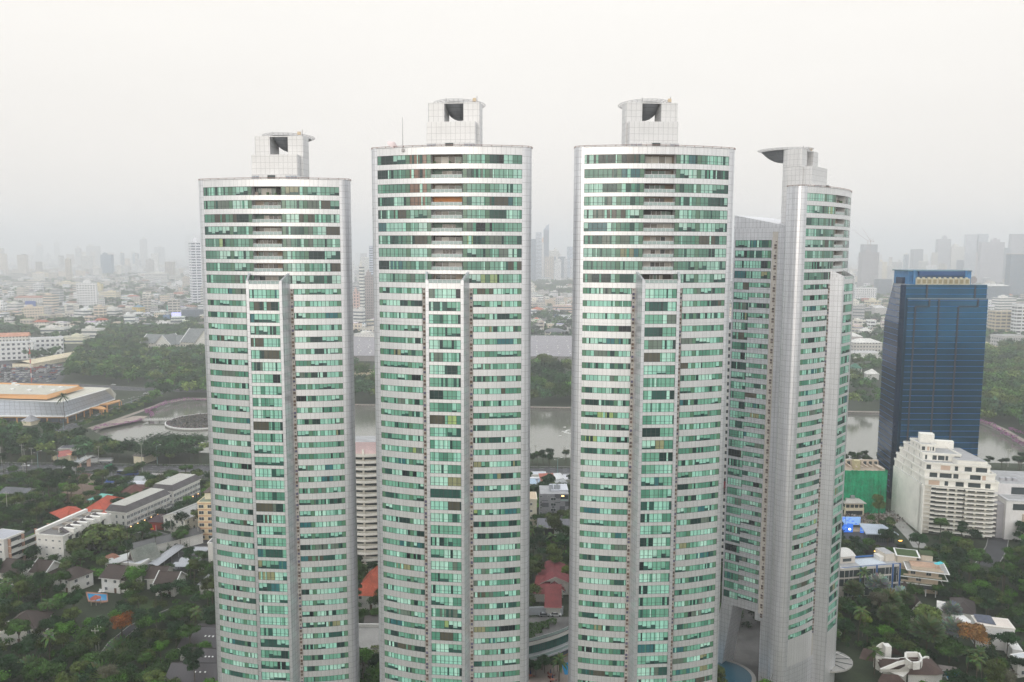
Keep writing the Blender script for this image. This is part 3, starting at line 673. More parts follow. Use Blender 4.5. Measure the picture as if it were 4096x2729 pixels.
# ------------------------------------------------------------------ building helpers
mat('wall', (1, 1, 1), .8, useattr=True, noise=[(.12, .12), (.9, .06)])
mat('roof_tile', (1, 1, 1), .85, useattr=True, noise=[(.25, .25), (1.5, .15)], joints=(.5, .45, .06, .78, .5, .08))
mat('roof_metal', (1, 1, 1), .55, .1, useattr=True, noise=[(.12, .15)], joints=(.9, 60, .05, .8))
mat('win', (.045, .06, .065), .15)
mat('win_blue', (.04, .08, .12), .12)
WHITE = srgb(226, 224, 218); BROWN = srgb(92, 78, 72); SLATE = srgb(96, 92, 94); CREAM = srgb(232, 222, 196)
def facade(name, wx, fx, hz, fz, win, rough=.5, vary=.5, gloss=.35):
    m = mat(name, (1, 1, 1), .75, useattr=True, noise=[(.03, .06)])
    nt = m.node_tree; L = nt.links; bsdf = nt.nodes['Principled BSDF']; src = bsdf.inputs['Base Color'].links[0].from_socket
    tcn = N(nt, 'ShaderNodeTexCoord'); sp = N(nt, 'ShaderNodeSeparateXYZ'); L.new(tcn.outputs['UV'], sp.inputs[0])
    def mth(op, a, b=None):
        n = N(nt, 'ShaderNodeMath', operation=op)
        for k, v in ((0, a), (1, b)):
            if v is None: continue
            if isinstance(v, (int, float)): n.inputs[k].default_value = v
            else: L.new(v, n.inputs[k])
        return n.outputs[0]
    u = mth('DIVIDE', sp.outputs[0], wx); v = mth('DIVIDE', sp.outputs[1], hz)
    a = mth('LESS_THAN', mth('ABSOLUTE', mth('SUBTRACT', mth('FRACT', u), .5)), fx / 2); b = mth('LESS_THAN', mth('ABSOLUTE', mth('SUBTRACT', mth('FRACT', v), .5)), fz / 2)
    mask = mth('MULTIPLY', a, b)
    cb = N(nt, 'ShaderNodeCombineXYZ'); L.new(mth('FLOOR', u), cb.inputs[0]); L.new(mth('FLOOR', v), cb.inputs[1])
    wn = N(nt, 'ShaderNodeTexWhiteNoise', noise_dimensions='2D'); L.new(cb.outputs[0], wn.inputs['Vector'])
    mr = N(nt, 'ShaderNodeMapRange'); mr.inputs[3].default_value = 1 - vary; mr.inputs[4].default_value = 1 + vary; L.new(wn.outputs['Value'], mr.inputs[0])
    wc = N(nt, 'ShaderNodeMixRGB', blend_type='MULTIPLY'); wc.inputs[0].default_value = 1; wc.inputs[1].default_value = (*win, 1); L.new(mr.outputs[0], wc.inputs[2])
    mx = N(nt, 'ShaderNodeMixRGB'); L.new(mask, mx.inputs[0]); L.new(src, mx.inputs[1]); L.new(wc.outputs[0], mx.inputs[2]); L.new(mx.outputs[0], bsdf.inputs['Base Color'])
    ro = N(nt, 'ShaderNodeMapRange'); ro.inputs[3].default_value = .75; ro.inputs[4].default_value = gloss; L.new(mask, ro.inputs[0]); L.new(ro.outputs[0], bsdf.inputs['Roughness'])
facade('fac_grid', 5.6, .52, 5.6, .46, (.06, .075, .10))
facade('fac_small', 4.2, .5, 5.0, .42, (.09, .10, .12))
facade('fac_band', 40, 1.1, 6.0, .42, (.09, .12, .15), vary=.15)
facade('fac_strip', 11.5, .82, 6.4, .5, (.05, .07, .14), vary=.2)
facade('fac_balc', 9.0, .8, 5.6, .5, (.08, .09, .11))
facade('fac_vert', 5.0, .5, 400, 1.1, (.10, .14, .20), vary=.1)
facade('fac_dark', 3.0, .9, 3.6, .85, (.09, .12, .16), vary=.25)
facade('fac_blue', 3.0, .92, 3.6, .86, (.05, .13, .22), vary=.25)
FAC = ['fac_grid', 'fac_small', 'fac_band', 'fac_balc', 'fac_vert', 'fac_dark', 'fac_blue']
LAND = []        # landmarks for labels: (phrase, x, y)
def city(r, xl, xr, yt, yb, fac, label, c=WHITE, depth=None, cat='building', name='apartment_block', top='flat', ang=None, group=None, roofc=None, mark=None):
    """a distant building whose left, right, top and base edges are read off the photo"""
    a = G(*r(xl, yb)); b = G(*r(xr, yb)); D = (a.y + b.y) / 2
    D = min(D, 9000 if r is L1 else 3900)
    pa = atD(*r(xl, yt), D); pb = atD(*r(xr, yt), D); wd = (pb - pa).length; h = (pa.z + pb.z) / 2
    depth = depth or min(wd, 30) * .8
    ang = random.uniform(-.25, .25) if ang is None else ang
    if ang: wd2 = max(wd * .55, (wd - depth * abs(math.sin(ang))) / math.cos(ang))
    else: wd2 = wd
    ctr = ((pa.x + pb.x) / 2, D + depth / 2)
    T = thing(name, label, cat, (ctr[0], ctr[1], 0), ang, group)
    m = MB(); x = wd2 / 2; y = depth / 2
    m.box(-x, x, -y, y, 0, h, fac, c, skip='tb'); m.build('walls', T)
    m = MB(); rc = roofc or tuple(v * .8 for v in c)
    if top in ('hip', 'gable'):
        e = .8; rh = min(y, 5)
        if top == 'hip':
            R1_, R2_ = (-x + y, 0, h + rh), (x - y, 0, h + rh)
        else: R1_, R2_ = (-x - e, 0, h + rh), (x + e, 0, h + rh)
        P = [(-x - e, -y - e, h), (x + e, -y - e, h), (x + e, y + e, h), (-x - e, y + e, h)]
        m.face([P[0], P[1], R2_, R1_], 'roof_tile', rc); m.face([P[2], P[3], R1_, R2_], 'roof_tile', rc); m.face([P[1], P[2], R2_], 'roof_tile', rc); m.face([P[3], P[0], R1_], 'roof_tile', rc); m.face(P[::-1], 'wall', c)
    else:
        m.box(-x - .15, x + .15, -y - .15, y + .15, h - .05, h + 1.0, 'wall', c); m.face([(-x + .4, -y + .4, h + 1.02), (x - .4, -y + .4, h + 1.02), (x - .4, y - .4, h + 1.02), (-x + .4, y - .4, h + 1.02)], 'wall', tuple(v * .55 for v in c))
        if top != 'plain':
            q = wd2 * .18; ox = random.uniform(-.4, .4) * wd2 * .5; hh = 2.5 + h * .05
            m.box(ox - q, ox + q, -y * .5, y * .5, h + 1.0, h + 1 + hh, 'wall', c)
            m.box(ox - q * .4, ox + q * .2, -y * .3, y * .2, h + 1 + hh, h + 1 + hh * 1.5, 'wall', tuple(v * .9 for v in c))
        if top == 'spire':
            z = h + 1; m.prism([(-x * .8, -y * .8), (x * .8, -y * .8), (x * .8, y * .8), (-x * .8, y * .8)], z, z + h * .07, fac, c); z += h * .07
            for k in range(4):
                a0 = [(-.8, -.8), (.8, -.8), (.8, .8), (-.8, .8)]; p, q = a0[k], a0[(k + 1) % 4]
                m.face([(p[0] * x, p[1] * y, z), (q[0] * x, q[1] * y, z), (0, 0, z + h * .18)], 'wall', srgb(226, 196, 170))
        if top == 'slant':
            z = h + 1; m.face([(-x, -y, z), (x, -y, z), (x, -y, z + h * .12)], 'wall', c); m.face([(-x, -y, z), (x, -y, z + h * .12), (x, y, z + h * .12), (-x, y, z)], 'wall', c)
            m.face([(x, -y, z), (x, y, z), (x, y, z + h * .12), (x, -y, z + h * .12)], 'wall', c); m.face([(-x, y, z), (x, y, z + h * .12), (x, y, z)], 'wall', c)
    m.build('roof', T)
    if mark: LAND.append((mark, ctr[0], ctr[1]))
    EXC.append((ctr[0], ctr[1], max(wd2, depth) * .5 + 4))
    return T
EXC = []       # keep-out discs for generated trees and houses: x, y, radius
# ------------------------------------------------------------------ far buildings read off the photo, left side
PG = srgb(206, 202, 192)
t = city(L1, 1918, 2110, 185, 852, 'fac_strip', 'tall white and blue striped tower at the left edge of the leftmost tower', srgb(235, 236, 240), cat='tower', ang=.5, depth=38, mark='the tall striped tower')
city(L1, 1935, 2100, 104, 300, 'fac_small', 'pale recessed penthouse block on top of the tall striped tower', srgb(214, 214, 214), depth=30, ang=.5)
city(L1, 2090, 2160, 660, 870, 'fac_band', 'low white annex block beside the tall striped tower', WHITE)
city(L1, 775, 985, 612, 878, 'fac_grid', 'white slab block of flats standing alone in the hazy city', srgb(238, 238, 238), ang=.35, depth=22, mark='the lone white slab block')
city(L1, 1045, 1165, 312, 520, 'fac_blue', 'dark blue-grey glass office block in the haze', srgb(100, 120, 140))
city(L1, 843, 945, 326, 498, 'fac_band', 'white banded tower in front of the grey twin towers', WHITE)
city(L1, 895, 1035, 222, 420, 'fac_vert', 'wide faint grey tower highest in the left haze', PG)
city(L1, 778, 840, 245, 430, 'fac_vert', 'faint narrow grey tower left of the wide grey tower', PG)
city(L1, 1380, 1445, 305, 420, 'fac_blue', 'small blue glass block faint in the far haze', srgb(90, 150, 180))
city(L1, 1455, 1525, 150, 420, 'fac_vert', 'very faint tall tower beside the small blue glass block', PG)
city(L1, 1610, 1710, 232, 400, 'fac_dark', 'faint slab behind the left city between blue block and striped tower', PG)
city(L1, 560, 605, 180, 380, 'fac_vert', 'very faint slim tower far left in the haze', PG)
city(L1, 365, 440, 225, 390, 'fac_vert', 'faint pale spired tower at far left', WHITE, top='spire')
city(L1, -60, 20, 245, 490, 'fac_grid', 'faint grey tower cut by the left edge of the photo', PG)
city(L1, 968, 1045, 450, 545, 'fac_grid', 'small white block of flats at the foot of the dark glass office', WHITE)
city(L1, 1180, 1330, 430, 505, 'fac_band', 'white banded hospital-like block right of the dark glass office', WHITE)
city(L1, 1510, 1740, 505, 600, 'fac_band', 'long white block with dark bands near the striped tower', WHITE)
city(L1, 610, 735, 460, 528, 'fac_small', 'white mid-rise block left of the white banded tower', WHITE)
city(L1, 320, 555, 503, 553, 'fac_small', 'long low cream block among far trees', CREAM)
city(L1, 110, 530, 590, 655, 'fac_band', 'long flat slab with horizontal bands far left', PG, depth=16)
city(L1, 590, 790, 600, 642, 'fac_small', 'low cream block behind the lone white slab', CREAM)
city(L1, 980, 1052, 622, 695, 'fac_small', 'pale yellow block right of the lone white slab', srgb(222, 206, 150))
city(L1, 1030, 1222, 708, 790, 'fac_grid', 'cream block of flats with a flat roof right of the white slab', CREAM)
city(L1, 148, 530, 762, 820, 'fac_grid', 'long white school building under a dull red roof', WHITE, top='hip', roofc=srgb(176, 128, 112), depth=18, mark='the red-roofed school')
city(L1, 45, 185, 830, 935, 'fac_band', 'white office with dark bands below the red-roofed school', WHITE)
city(L1, 220, 460, 880, 960, 'fac_grid', 'white three-storey block beside the elevated road', CREAM)
city(L1, 460, 536, 888, 955, 'fac_small', 'plain pink-grey block next to the elevated road', srgb(216, 196, 184), top='plain')
city(L1, 1000, 1222, 885, 985, 'fac_band', 'white terminal block with stepped roofs by the elevated road', WHITE)
city(L1, 1375, 1482, 862, 940, 'fac_small', 'yellow walled block by the elevated road', srgb(226, 200, 120), top='hip', roofc=srgb(120, 150, 170))
city(L1, 1895, 2150, 890, 985, 'fac_dark', 'long dark shed below the striped tower', srgb(120, 126, 136), top='plain', ang=0)
city(L1, 1225, 1370, 900, 975, 'fac_small', 'row of grey shophouses by the elevated road', srgb(190, 186, 180))
city(L1, 410, 660, 1088, 1165, 'fac_band', 'long white low block in front of the elevated road', WHITE, ang=.1)
city(L1, 850, 1030, 1095, 1180, 'fac_band', 'white stepped low block among trees', WHITE)
city(L1, 1465, 1562, 1040, 1105, 'fac_dark', 'grey box building among the park trees', srgb(170, 172, 176), top='plain')
city(L1, 290, 615, 1190, 1370, 'fac_grid', 'white five-storey block of flats nearer the car park', srgb(232, 232, 232), top='plain', roofc=srgb(206, 150, 120), ang=.45, depth=16, mark='the white five-storey flats')
city(L1, -120, 290, 1240, 1415, 'fac_grid', 'white five-storey block of flats at the left edge above the car park', srgb(232, 232, 232), top='plain', ang=.45, depth=16)
city(L1, -60, 262, 1168, 1262, 'fac_small', 'rear white block with orange-tinted flat roof at the left edge', WHITE, top='gable', roofc=srgb(206, 150, 124), ang=.3, depth=16)
city(L1, 615, 860, 1180, 1240, 'fac_band', 'white roofed shed row with a yellow stripe', srgb(226, 222, 200), ang=.1)
city(L1, 1510, 1690, 1185, 1225, 'fac_small', 'white hip roofed pavilion among park trees', WHITE, top='hip', roofc=WHITE)
city(L1, 1515, 1640, 1450, 1490, 'fac_small', 'small house with brown hip roof in the park trees', CREAM, top='hip', roofc=BROWN)
# long low tan sheds by the car park
for i, (x0, y0, x1, y1, lb) in enumerate(((340, 1452, 1020, 1320, 'long tan roofed market shed along the car park'),)):
    a, b_ = g(L1, x0, y0, 5), g(L1, x1, y1, 5); d = b_ - a; T = thing('market_shed', lb, 'shed', (a.x, a.y, 0), math.atan2(d.y, d.x)); LL = d.length
    m = MB(); m.box(0, LL, 0, 26, 0, 5, 'wall', CREAM, skip='tb'); m.build('walls', T)
    m = MB(); m.face([(-1, -1, 5), (LL + 1, -1, 5), (LL + 1, 13, 8), (-1, 13, 8)], 'roof_metal', srgb(206, 192, 160)); m.face([(-1, 13, 8), (LL + 1, 13, 8), (LL + 1, 27, 5), (-1, 27, 5)], 'roof_metal', srgb(206, 192, 160)); m.build('roof', T)
# meeting hall with steep grey roofs and white gables
T = thing('assembly_hall', 'grey roofed hall with steep white gables beside the leftmost tower', 'hall', g(L1, 1960, 1310), -.25)
def roofblock(T, x0, x1, y0, y1, h, rh, rc, wc, axis='x', gable=True, ov=1.2):
    m = MB(); m.box(x0, x1, y0, y1, 0, h, 'fac_small', wc, skip='tb'); m.build('walls', T)
    m = MB()
    if axis == 'x':
        ym = (y0 + y1) / 2
        m.face([(x0 - ov, y0 - ov, h), (x1 + ov, y0 - ov, h), (x1 + ov, ym, h + rh), (x0 - ov, ym, h + rh)], 'roof_tile', rc); m.face([(x0 - ov, ym, h + rh), (x1 + ov, ym, h + rh), (x1 + ov, y1 + ov, h), (x0 - ov, y1 + ov, h)], 'roof_tile', rc)
        for x in (x0, x1):
            m.face([(x, y0, h), (x, y1, h), (x, ym, h + rh)], 'wall', WHITE)
            for a, b_ in (((x, y0 - ov, h), (x, ym, h + rh)), ((x, y1 + ov, h), (x, ym, h + rh))): m.tube(a, b_, .5, 'white_paint', n=4)
    else:
        xm = (x0 + x1) / 2
        m.face([(x0 - ov, y1 + ov, h), (x0 - ov, y0 - ov, h), (xm, y0 - ov, h + rh), (xm, y1 + ov, h + rh)], 'roof_tile', rc); m.face([(xm, y1 + ov, h + rh), (xm, y0 - ov, h + rh), (x1 + ov, y0 - ov, h), (x1 + ov, y1 + ov, h)], 'roof_tile', rc)
        for y in (y0, y1):
            m.face([(x0, y, h), (x1, y, h), (xm, y, h + rh)], 'wall', WHITE)
            for a, b_ in (((x0 - ov, y - .2, h), (xm, y - .2, h + rh)), ((x1 + ov, y - .2, h), (xm, y - .2, h + rh))): m.tube(a, b_, .5, 'white_paint', n=4)
    m.build('roof', T)
GR = srgb(128, 132, 132)
roofblock(T, -75, -10, 0, 28, 8, 11, GR, PG); roofblock(T, -42, -18, -12, 16, 8, 13, GR, PG, 'y'); roofblock(T, -5, 90, -8, 34, 12, 17, GR, PG); roofblock(T, 30, 62, -26, 10, 12, 19, GR, PG, 'y')
EXC.append((T.location.x, T.location.y + 10, 62)); LAND.append(('the white gabled hall', T.location.x, T.location.y))
# ------------------------------------------------------------------ elevated expressway
ex = thing('elevated_road', 'long elevated expressway crossing the hazy city at left', 'expressway', g(L1, 0, 960)); ex.location.z = 0
pts = [g(L1, -300, 940, 8), g(L1, 0, 948, 8), g(L1, 500, 972, 8), g(L1, 1000, 998, 8), g(L1, 2150, 1012, 8), g(L1, 2700, 1010, 8)]
b = MB(); pz = MB()
for i in range(len(pts) - 1):
    a, c = pts[i], pts[i + 1]; d = c - a; LL = d.length; an = math.atan2(d.y, d.x); o = (a.x - ex.location.x, a.y - ex.location.y)
    b.obox(o, an, 0, LL, -9, 9, 7, 8.6, 'concrete'); b.obox(o, an, 0, LL, -9.3, -8.8, 8.6, 9.6, 'concrete'); b.obox(o, an, 0, LL, 8.8, 9.3, 8.6, 9.6, 'concrete')
    for k in range(int(LL / 30)): pz.obox(o, an, k * 30 + 10, k * 30 + 12.5, -2, 2, 0, 7, 'concrete')
b.build('deck', ex); pz.build('piers', ex)['kind'] = 'stuff'
rsx = random.Random(5)
# ------------------------------------------------------------------ right side, far
city(Q1, 372, 578, 290, 648, 'fac_grid', 'concrete tower under construction carrying two red cranes', srgb(170, 166, 168), cat='tower', ang=.2, mark='the tower under construction')
city(Q1, 385, 560, 205, 400, 'fac_dark', 'open unfinished upper floors behind the tower under construction', srgb(176, 172, 172), top='plain', ang=.2)
p0 = atD(*Q1(470, 190), G(*Q1(470, 640)).y)
for k, (dx, top_, jib) in enumerate(((-5, 26, -62), (6, 30, -36))):
    T = thing('tower_crane', ('thin red luffing crane leaning left above the unfinished tower' if k else 'lower red luffing crane reaching far left above the unfinished tower'), 'crane', (p0.x + dx, p0.y + 8, p0.z - 6))
    m = MB(); m.tube((0, 0, -14), (0, 0, 14), .9, 'rust_pale' if 'rust_pale' in M else 'rust'); m.build('mast', T)
    m = MB(); m.tube((0, 0, 14), (jib, 0, 14 + (50 if k else 44)), .7, 'rust', r2=.3); m.build('jib', T)
    m = MB(); m.tube((0, 0, 14), (12, 0, 24), .5, 'rust'); m.box(8, 13, -1.5, 1.5, 12, 15, 'rust'); m.tube((12, 0, 24), (jib * .9, 0, 14 + 44), .15, 'rust', n=3); m.build('counter_jib', T)
for args in (
    (245, 322, 508, 790, 'fac_small', 'white slab end-on just right of the rightmost curved tower', WHITE, 'flat'),
    (320, 542, 662, 822, 'fac_grid', 'white gridded block with deep square windows', srgb(236, 236, 236), 'plain'),
    (400, 470, 772, 832, 'fac_small', 'small brick red block in front of the white gridded block', srgb(196, 130, 116), 'plain'),
    (545, 712, 568, 745, 'fac_dark', 'grey office with a dark glass centre left of the blue tower', srgb(178, 180, 184), 'plain'),
    (450, 592, 795, 905, 'fac_balc', 'small cream balconied block near the blue tower', CREAM, 'flat'),
    (565, 655, 390, 562, 'fac_small', 'cream tower right of the unfinished tower', CREAM, 'flat'),
    (650, 728, 430, 565, 'fac_balc', 'pale balconied block next to the cream tower', WHITE, 'flat'),
    (725, 815, 390, 560, 'fac_vert', 'faint white vertical-ribbed tower over the blue tower left corner', WHITE, 'plain'),
    (915, 1035, 255, 400, 'fac_vert', 'grey topped pale tower above the blue tower', srgb(196, 196, 196), 'plain'),
    (925, 1085, 380, 470, 'fac_band', 'low white banded block just above the blue tower roof', WHITE, 'plain'),
    (1185, 1322, 150, 470, 'fac_grid', 'slim grey tower with a crane-like mast above the blue tower', srgb(190, 192, 198), 'flat'),
    (1130, 1190, 290, 470, 'fac_small', 'pale pink-grey tower left of the slim grey tower', PG, 'plain'),
    (1325, 1462, 228, 400, 'fac_grid', 'white stepped tower with many small windows above the blue tower', WHITE, 'flat'),
    (1305, 1455, 368, 470, 'fac_dark', 'dark round cornered office above the blue tower', srgb(150, 158, 168), 'plain'),
    (1482, 1600, 100, 420, 'fac_vert', 'white tower with blue vertical stripes, left twin', srgb(236, 238, 242), 'plain'),
    (1600, 1718, 95, 420, 'fac_vert', 'white tower with blue vertical stripes, right twin', srgb(226, 232, 238), 'plain'),
    (1495, 1612, 320, 520, 'fac_grid', 'pink-grey tower with a pale domed top', srgb(206, 196, 196), 'spire'),
    (1640, 1880, 182, 610, 'fac_grid', 'massive gridded grey hotel slab right of the striped twins', srgb(186, 184, 190), 'flat'),
    (1880, 1955, 240, 560, 'fac_dark', 'faint blue-grey tower between the gridded hotel and the right edge', srgb(180, 190, 200), 'plain'),
    (1955, 2120, 97, 320, 'fac_grid', 'tallest grey gridded tower cut by the right edge', srgb(172, 172, 178), 'plain'),
    (1945, 2130, 305, 760, 'fac_blue', 'beige framed tower with a blue glass face at the right edge', srgb(222, 204, 184), 'plain'),
    (1650, 1812, 555, 610, 'fac_dark', 'dark drum building with a white crown right of the blue tower', srgb(200, 204, 208), 'hip'),
    (1705, 1945, 640, 800, 'fac_dark', 'wide dark glass block with a white tiered cap', srgb(150, 160, 172), 'hip'),
    (1800, 2015, 768, 925, 'fac_band', 'white stepped block with dark bands right of the blue tower', srgb(238, 236, 232), 'flat'),
    (1790, 2015, 912, 1150, 'fac_balc', 'beige curved balcony block right of the blue tower', srgb(206, 192, 166), 'plain'),
    (2012, 2140, 838, 1172, 'fac_balc', 'white framed flats cut by the right edge', srgb(232, 232, 232), 'plain'),
    (1700, 1792, 905, 1082, 'fac_band', 'white and glass block close against the blue tower', WHITE, 'plain'),
    (1810, 2110, 1165, 1282, 'fac_small', 'low grey-white rows of flats above the right park', srgb(200, 198, 196), 'plain'),
    (1665, 1815, 1272, 1345, 'fac_small', 'low cream block above the right park trees', CREAM, 'flat'),
    (380, 505, 1110, 1160, 'fac_small', 'small white house with a pale roof in the trees left of the blue tower', WHITE, 'hip'),
    (225, 410, 1168, 1250, 'fac_small', 'wide house with purplish roof near the right tower', srgb(200, 190, 190), 'hip'),
    (300, 600, 1232, 1330, 'fac_small', 'large low building with a pale grey shell roof', srgb(206, 202, 196), 'hip'),
    (-60, 600, 1345, 1395, 'wall', 'long white windowless shed behind the park trees', srgb(232, 230, 228), 'plain'),
    (270, 395, 1500, 1575, 'fac_small', 'white pavilion with a dark green roof in the park', WHITE, 'hip'),
    (440, 590, 1560, 1620, 'wall', 'low white tent roofed hall beside the blue tower', srgb(226, 224, 222), 'hip')):
    xl, xr, yt, yb, fc, lb, cc, tp = args
    city(Q1, xl, xr, yt, yb, fc, lb, cc, top=tp, roofc=(srgb(70, 120, 100) if 'green roof' in lb else (WHITE if tp == 'hip' else None)), cat=('tower' if 'tower' in lb.split(' in ')[0][:40] and yb - yt > 150 else 'building'), name=('office_tower' if yb - yt > 230 else 'city_building'))
# fan shaped white hall next to the blue tower
city(Q1, 530, 655, 868, 975, 'wall', 'white temple-like hall with a curved ridged roof beside the blue tower', srgb(200, 198, 196), top='hip', roofc=srgb(214, 212, 210), name='temple_hall')
# ------------------------------------------------------------------ centre gap between the second and third curved towers
for args in (
    (85, 165, 232, 745, 'fac_dark', 'blue-grey glass tower at the left of the central gap', srgb(170, 184, 204), 'plain'),
    (160, 232, 150, 740, 'fac_band', 'white banded tower in the central gap', srgb(214, 220, 230), 'plain'),
    (200, 312, 300, 700, 'fac_grid', 'white tower with a pointed tan roof in the central gap', srgb(232, 230, 228), 'spire'),
    (255, 320, 120, 520, 'fac_dark', 'faint dark tower with a slanted top in the central gap', srgb(150, 160, 180), 'slant'),
    (385, 442, 140, 330, 'fac_dark', 'faint grey-blue square tower in the central gap', srgb(150, 166, 190), 'plain'),
    (320, 442, 372, 470, 'fac_small', 'white mid-rise with a pale annex in the central gap', WHITE, 'flat'),
    (360, 520, 445, 560, 'fac_dark', 'blue-grey glass block in the central gap', srgb(160, 180, 196), 'plain'),
    (322, 452, 558, 690, 'fac_band', 'white banded block low in the central gap', srgb(236, 236, 238), 'flat'),
    (325, 450, 470, 555, 'fac_grid', 'pinkish gridded block in the central gap', srgb(214, 204, 204), 'plain'),
    (500, 612, 470, 705, 'fac_band', 'white banded block at the right of the central gap', srgb(232, 234, 238), 'flat'),
    (540, 640, 325, 460, 'fac_band', 'curved blue block at the right of the central gap', srgb(200, 214, 230), 'plain'),
    (-300, 95, 1075, 1150, 'fac_band', 'long white building with striped floors left of the central gap', srgb(222, 210, 204), 'hip'),
    (95, 260, 1080, 1150, 'fac_band', 'low striped building with an orange hip roof in the central gap', srgb(214, 196, 190), 'hip'),
    (365, 640, 1040, 1140, 'fac_band', 'salmon striped three-storey building in the central gap', srgb(220, 196, 182), 'plain'),
    (440, 545, 1150, 1225, 'wall', 'white blank advertising wall among trees in the central gap', srgb(225, 228, 232), 'plain'),
    (388, 444, 1150, 1220, 'wall', 'blue poster hoarding next to the white blank wall', srgb(96, 130, 190), 'plain'),
    (130, 205, 1205, 1262, 'fac_small', 'small house with orange roof in the central gap', CREAM, 'hip'),
    (270, 530, 1350, 1425, 'fac_balc', 'low grey roofed pavilion with open white bays in the central gap', srgb(226, 220, 206), 'hip')):
    xl, xr, yt, yb, fc, lb, cc, tp = args
    city(C3, xl, xr, yt, yb, fc, lb, cc, top=tp, roofc=(srgb(196, 112, 84) if 'orange' in lb else (srgb(110, 112, 118) if 'grey roofed' in lb else None)), depth=(3 if 'wall' == fc else None), name=('office_tower' if yb - yt > 300 else 'city_building'), cat=('tower' if 'tower' in lb[:34] else 'building'), ang=0 if fc == 'wall' else None)
wl = MB(); a, b_ = g(C3, -400, 925), g(C3, 1100, 925); d = b_ - a
wl.obox((a.x, a.y), math.atan2(d.y, d.x), 0, d.length, 0, .5, 0, 9, 'wall', srgb(220, 220, 222)); tag(wl.build('site_wall'), 'long pale wall behind the tan construction ground', 'wall')
# warehouse roofs in long parallel ridges behind the park trees
for i, (yb_, lb) in enumerate(((1500, 'nearest'), (1568, 'middle'), (0, 'farthest'))): pass
WH = [(C3(0, 1440)[1], 'farthest long grey warehouse roof behind the park trees'), (C3(0, 1505)[1], 'middle long grey warehouse roof behind the park trees'), (C4(0, 62)[1], 'nearest long grey warehouse roof with rows of small vents'), (C4(0, 140)[1], 'partly hidden grey warehouse roof just above the lakeside trees')]
for i, (yy, lb) in enumerate(WH):
    a = G(1380, yy, 7); b_ = G(3000, yy + 3, 7); LL = b_.x - a.x
    y2 = G(1380, WH[i - 1][0], 7).y - 3 if i else a.y + 60
    T = thing('warehouse', lb, 'warehouse', (a.x, a.y, 0), 0, 'grey warehouse roofs'); dp = y2 - a.y
    m = MB(); m.box(0, LL, 0, dp, 0, 7, 'wall', srgb(150, 146, 146), skip='tb'); m.build('walls', T)
    m = MB(); m.face([(0, -1, 7), (LL, -1, 7), (LL, dp / 2, 10.5), (0, dp / 2, 10.5)], 'roof_metal', srgb(142, 138, 142)); m.face([(0, dp / 2, 10.5), (LL, dp / 2, 10.5), (LL, dp + 1, 7), (0, dp + 1, 7)], 'roof_metal', srgb(142, 138, 142)); m.build('roof', T)
    m = MB()
    for q in range(0, int(LL / 14)):
        for rr_ in ((.2, .4) if i > 1 else (.4,)):
            m.box(q * 14, q * 14 + 1.6, dp * rr_, dp * rr_ + 1.6, 7 + 3.5 * rr_ * 2 - .1, 7 + 3.5 * rr_ * 2 + 1.1, 'white_paint')
    m.build('roof_vents', T)['kind'] = 'stuff'
# gap between first and second towers
for args in ((1435, 1455, 1068, 1300, 'fac_band', 'narrow white banded block in the gap right of the leftmost tower', WHITE), (1455, 1500, 1105, 1290, 'fac_small', 'brown-grey block in the gap right of the leftmost tower', srgb(170, 160, 158)), (1412, 1440, 1170, 1300, 'fac_grid', 'pink ended block in the gap right of the leftmost tower', srgb(214, 186, 178)),
             (1470, 1530, 985, 1220, 'fac_band', 'slim striped tower in the gap left of the second tower', srgb(200, 206, 220)), (1415, 1520, 1340, 1372, 'fac_small', 'low white sheds in the gap right of the leftmost tower', WHITE), (1400, 1520, 1502, 1530, 'fac_small', 'low tan sheds above the lakeside trees in the left gap', srgb(206, 190, 160))):
    xl, xr, yt, yb, fc, lb, cc = args
    city(lambda x, y: (x, y), xl, xr, yt, yb, fc, lb, cc, name='city_building')
# ------------------------------------------------------------------ scattered city blocks between the landmarks
def blocked(x, y, m=0):
    for ex_, ey, er in EXC:
        if (x - ex_) ** 2 + (y - ey) ** 2 < (er + m) ** 2: return True
    return False
def vis(x, y):      # not hidden behind the four towers
    px = 512 + F * x / (y * .9938) ; 
    for a, b_ in ((205, 352), (376, 528), (574, 730)):
        if a + 4 < px < b_ - 4: return False
    return -60 < px < 1090
LB = {'low': 'low pale building of the hazy city', 'mid': 'mid-rise pale block in the hazy city', 'tall': 'faint tower standing far back in the haze'}
rc_ = random.Random(21); gen = []
cols_ = [srgb(236, 236, 234), srgb(224, 222, 218), srgb(236, 232, 220), srgb(240, 240, 240), srgb(206, 200, 190), srgb(190, 188, 186), srgb(222, 208, 190), srgb(236, 236, 236), srgb(200, 190, 176)]
cnt = {'low': 0, 'mid': 0, 'tall': 0}
protos = {}
tries = 0
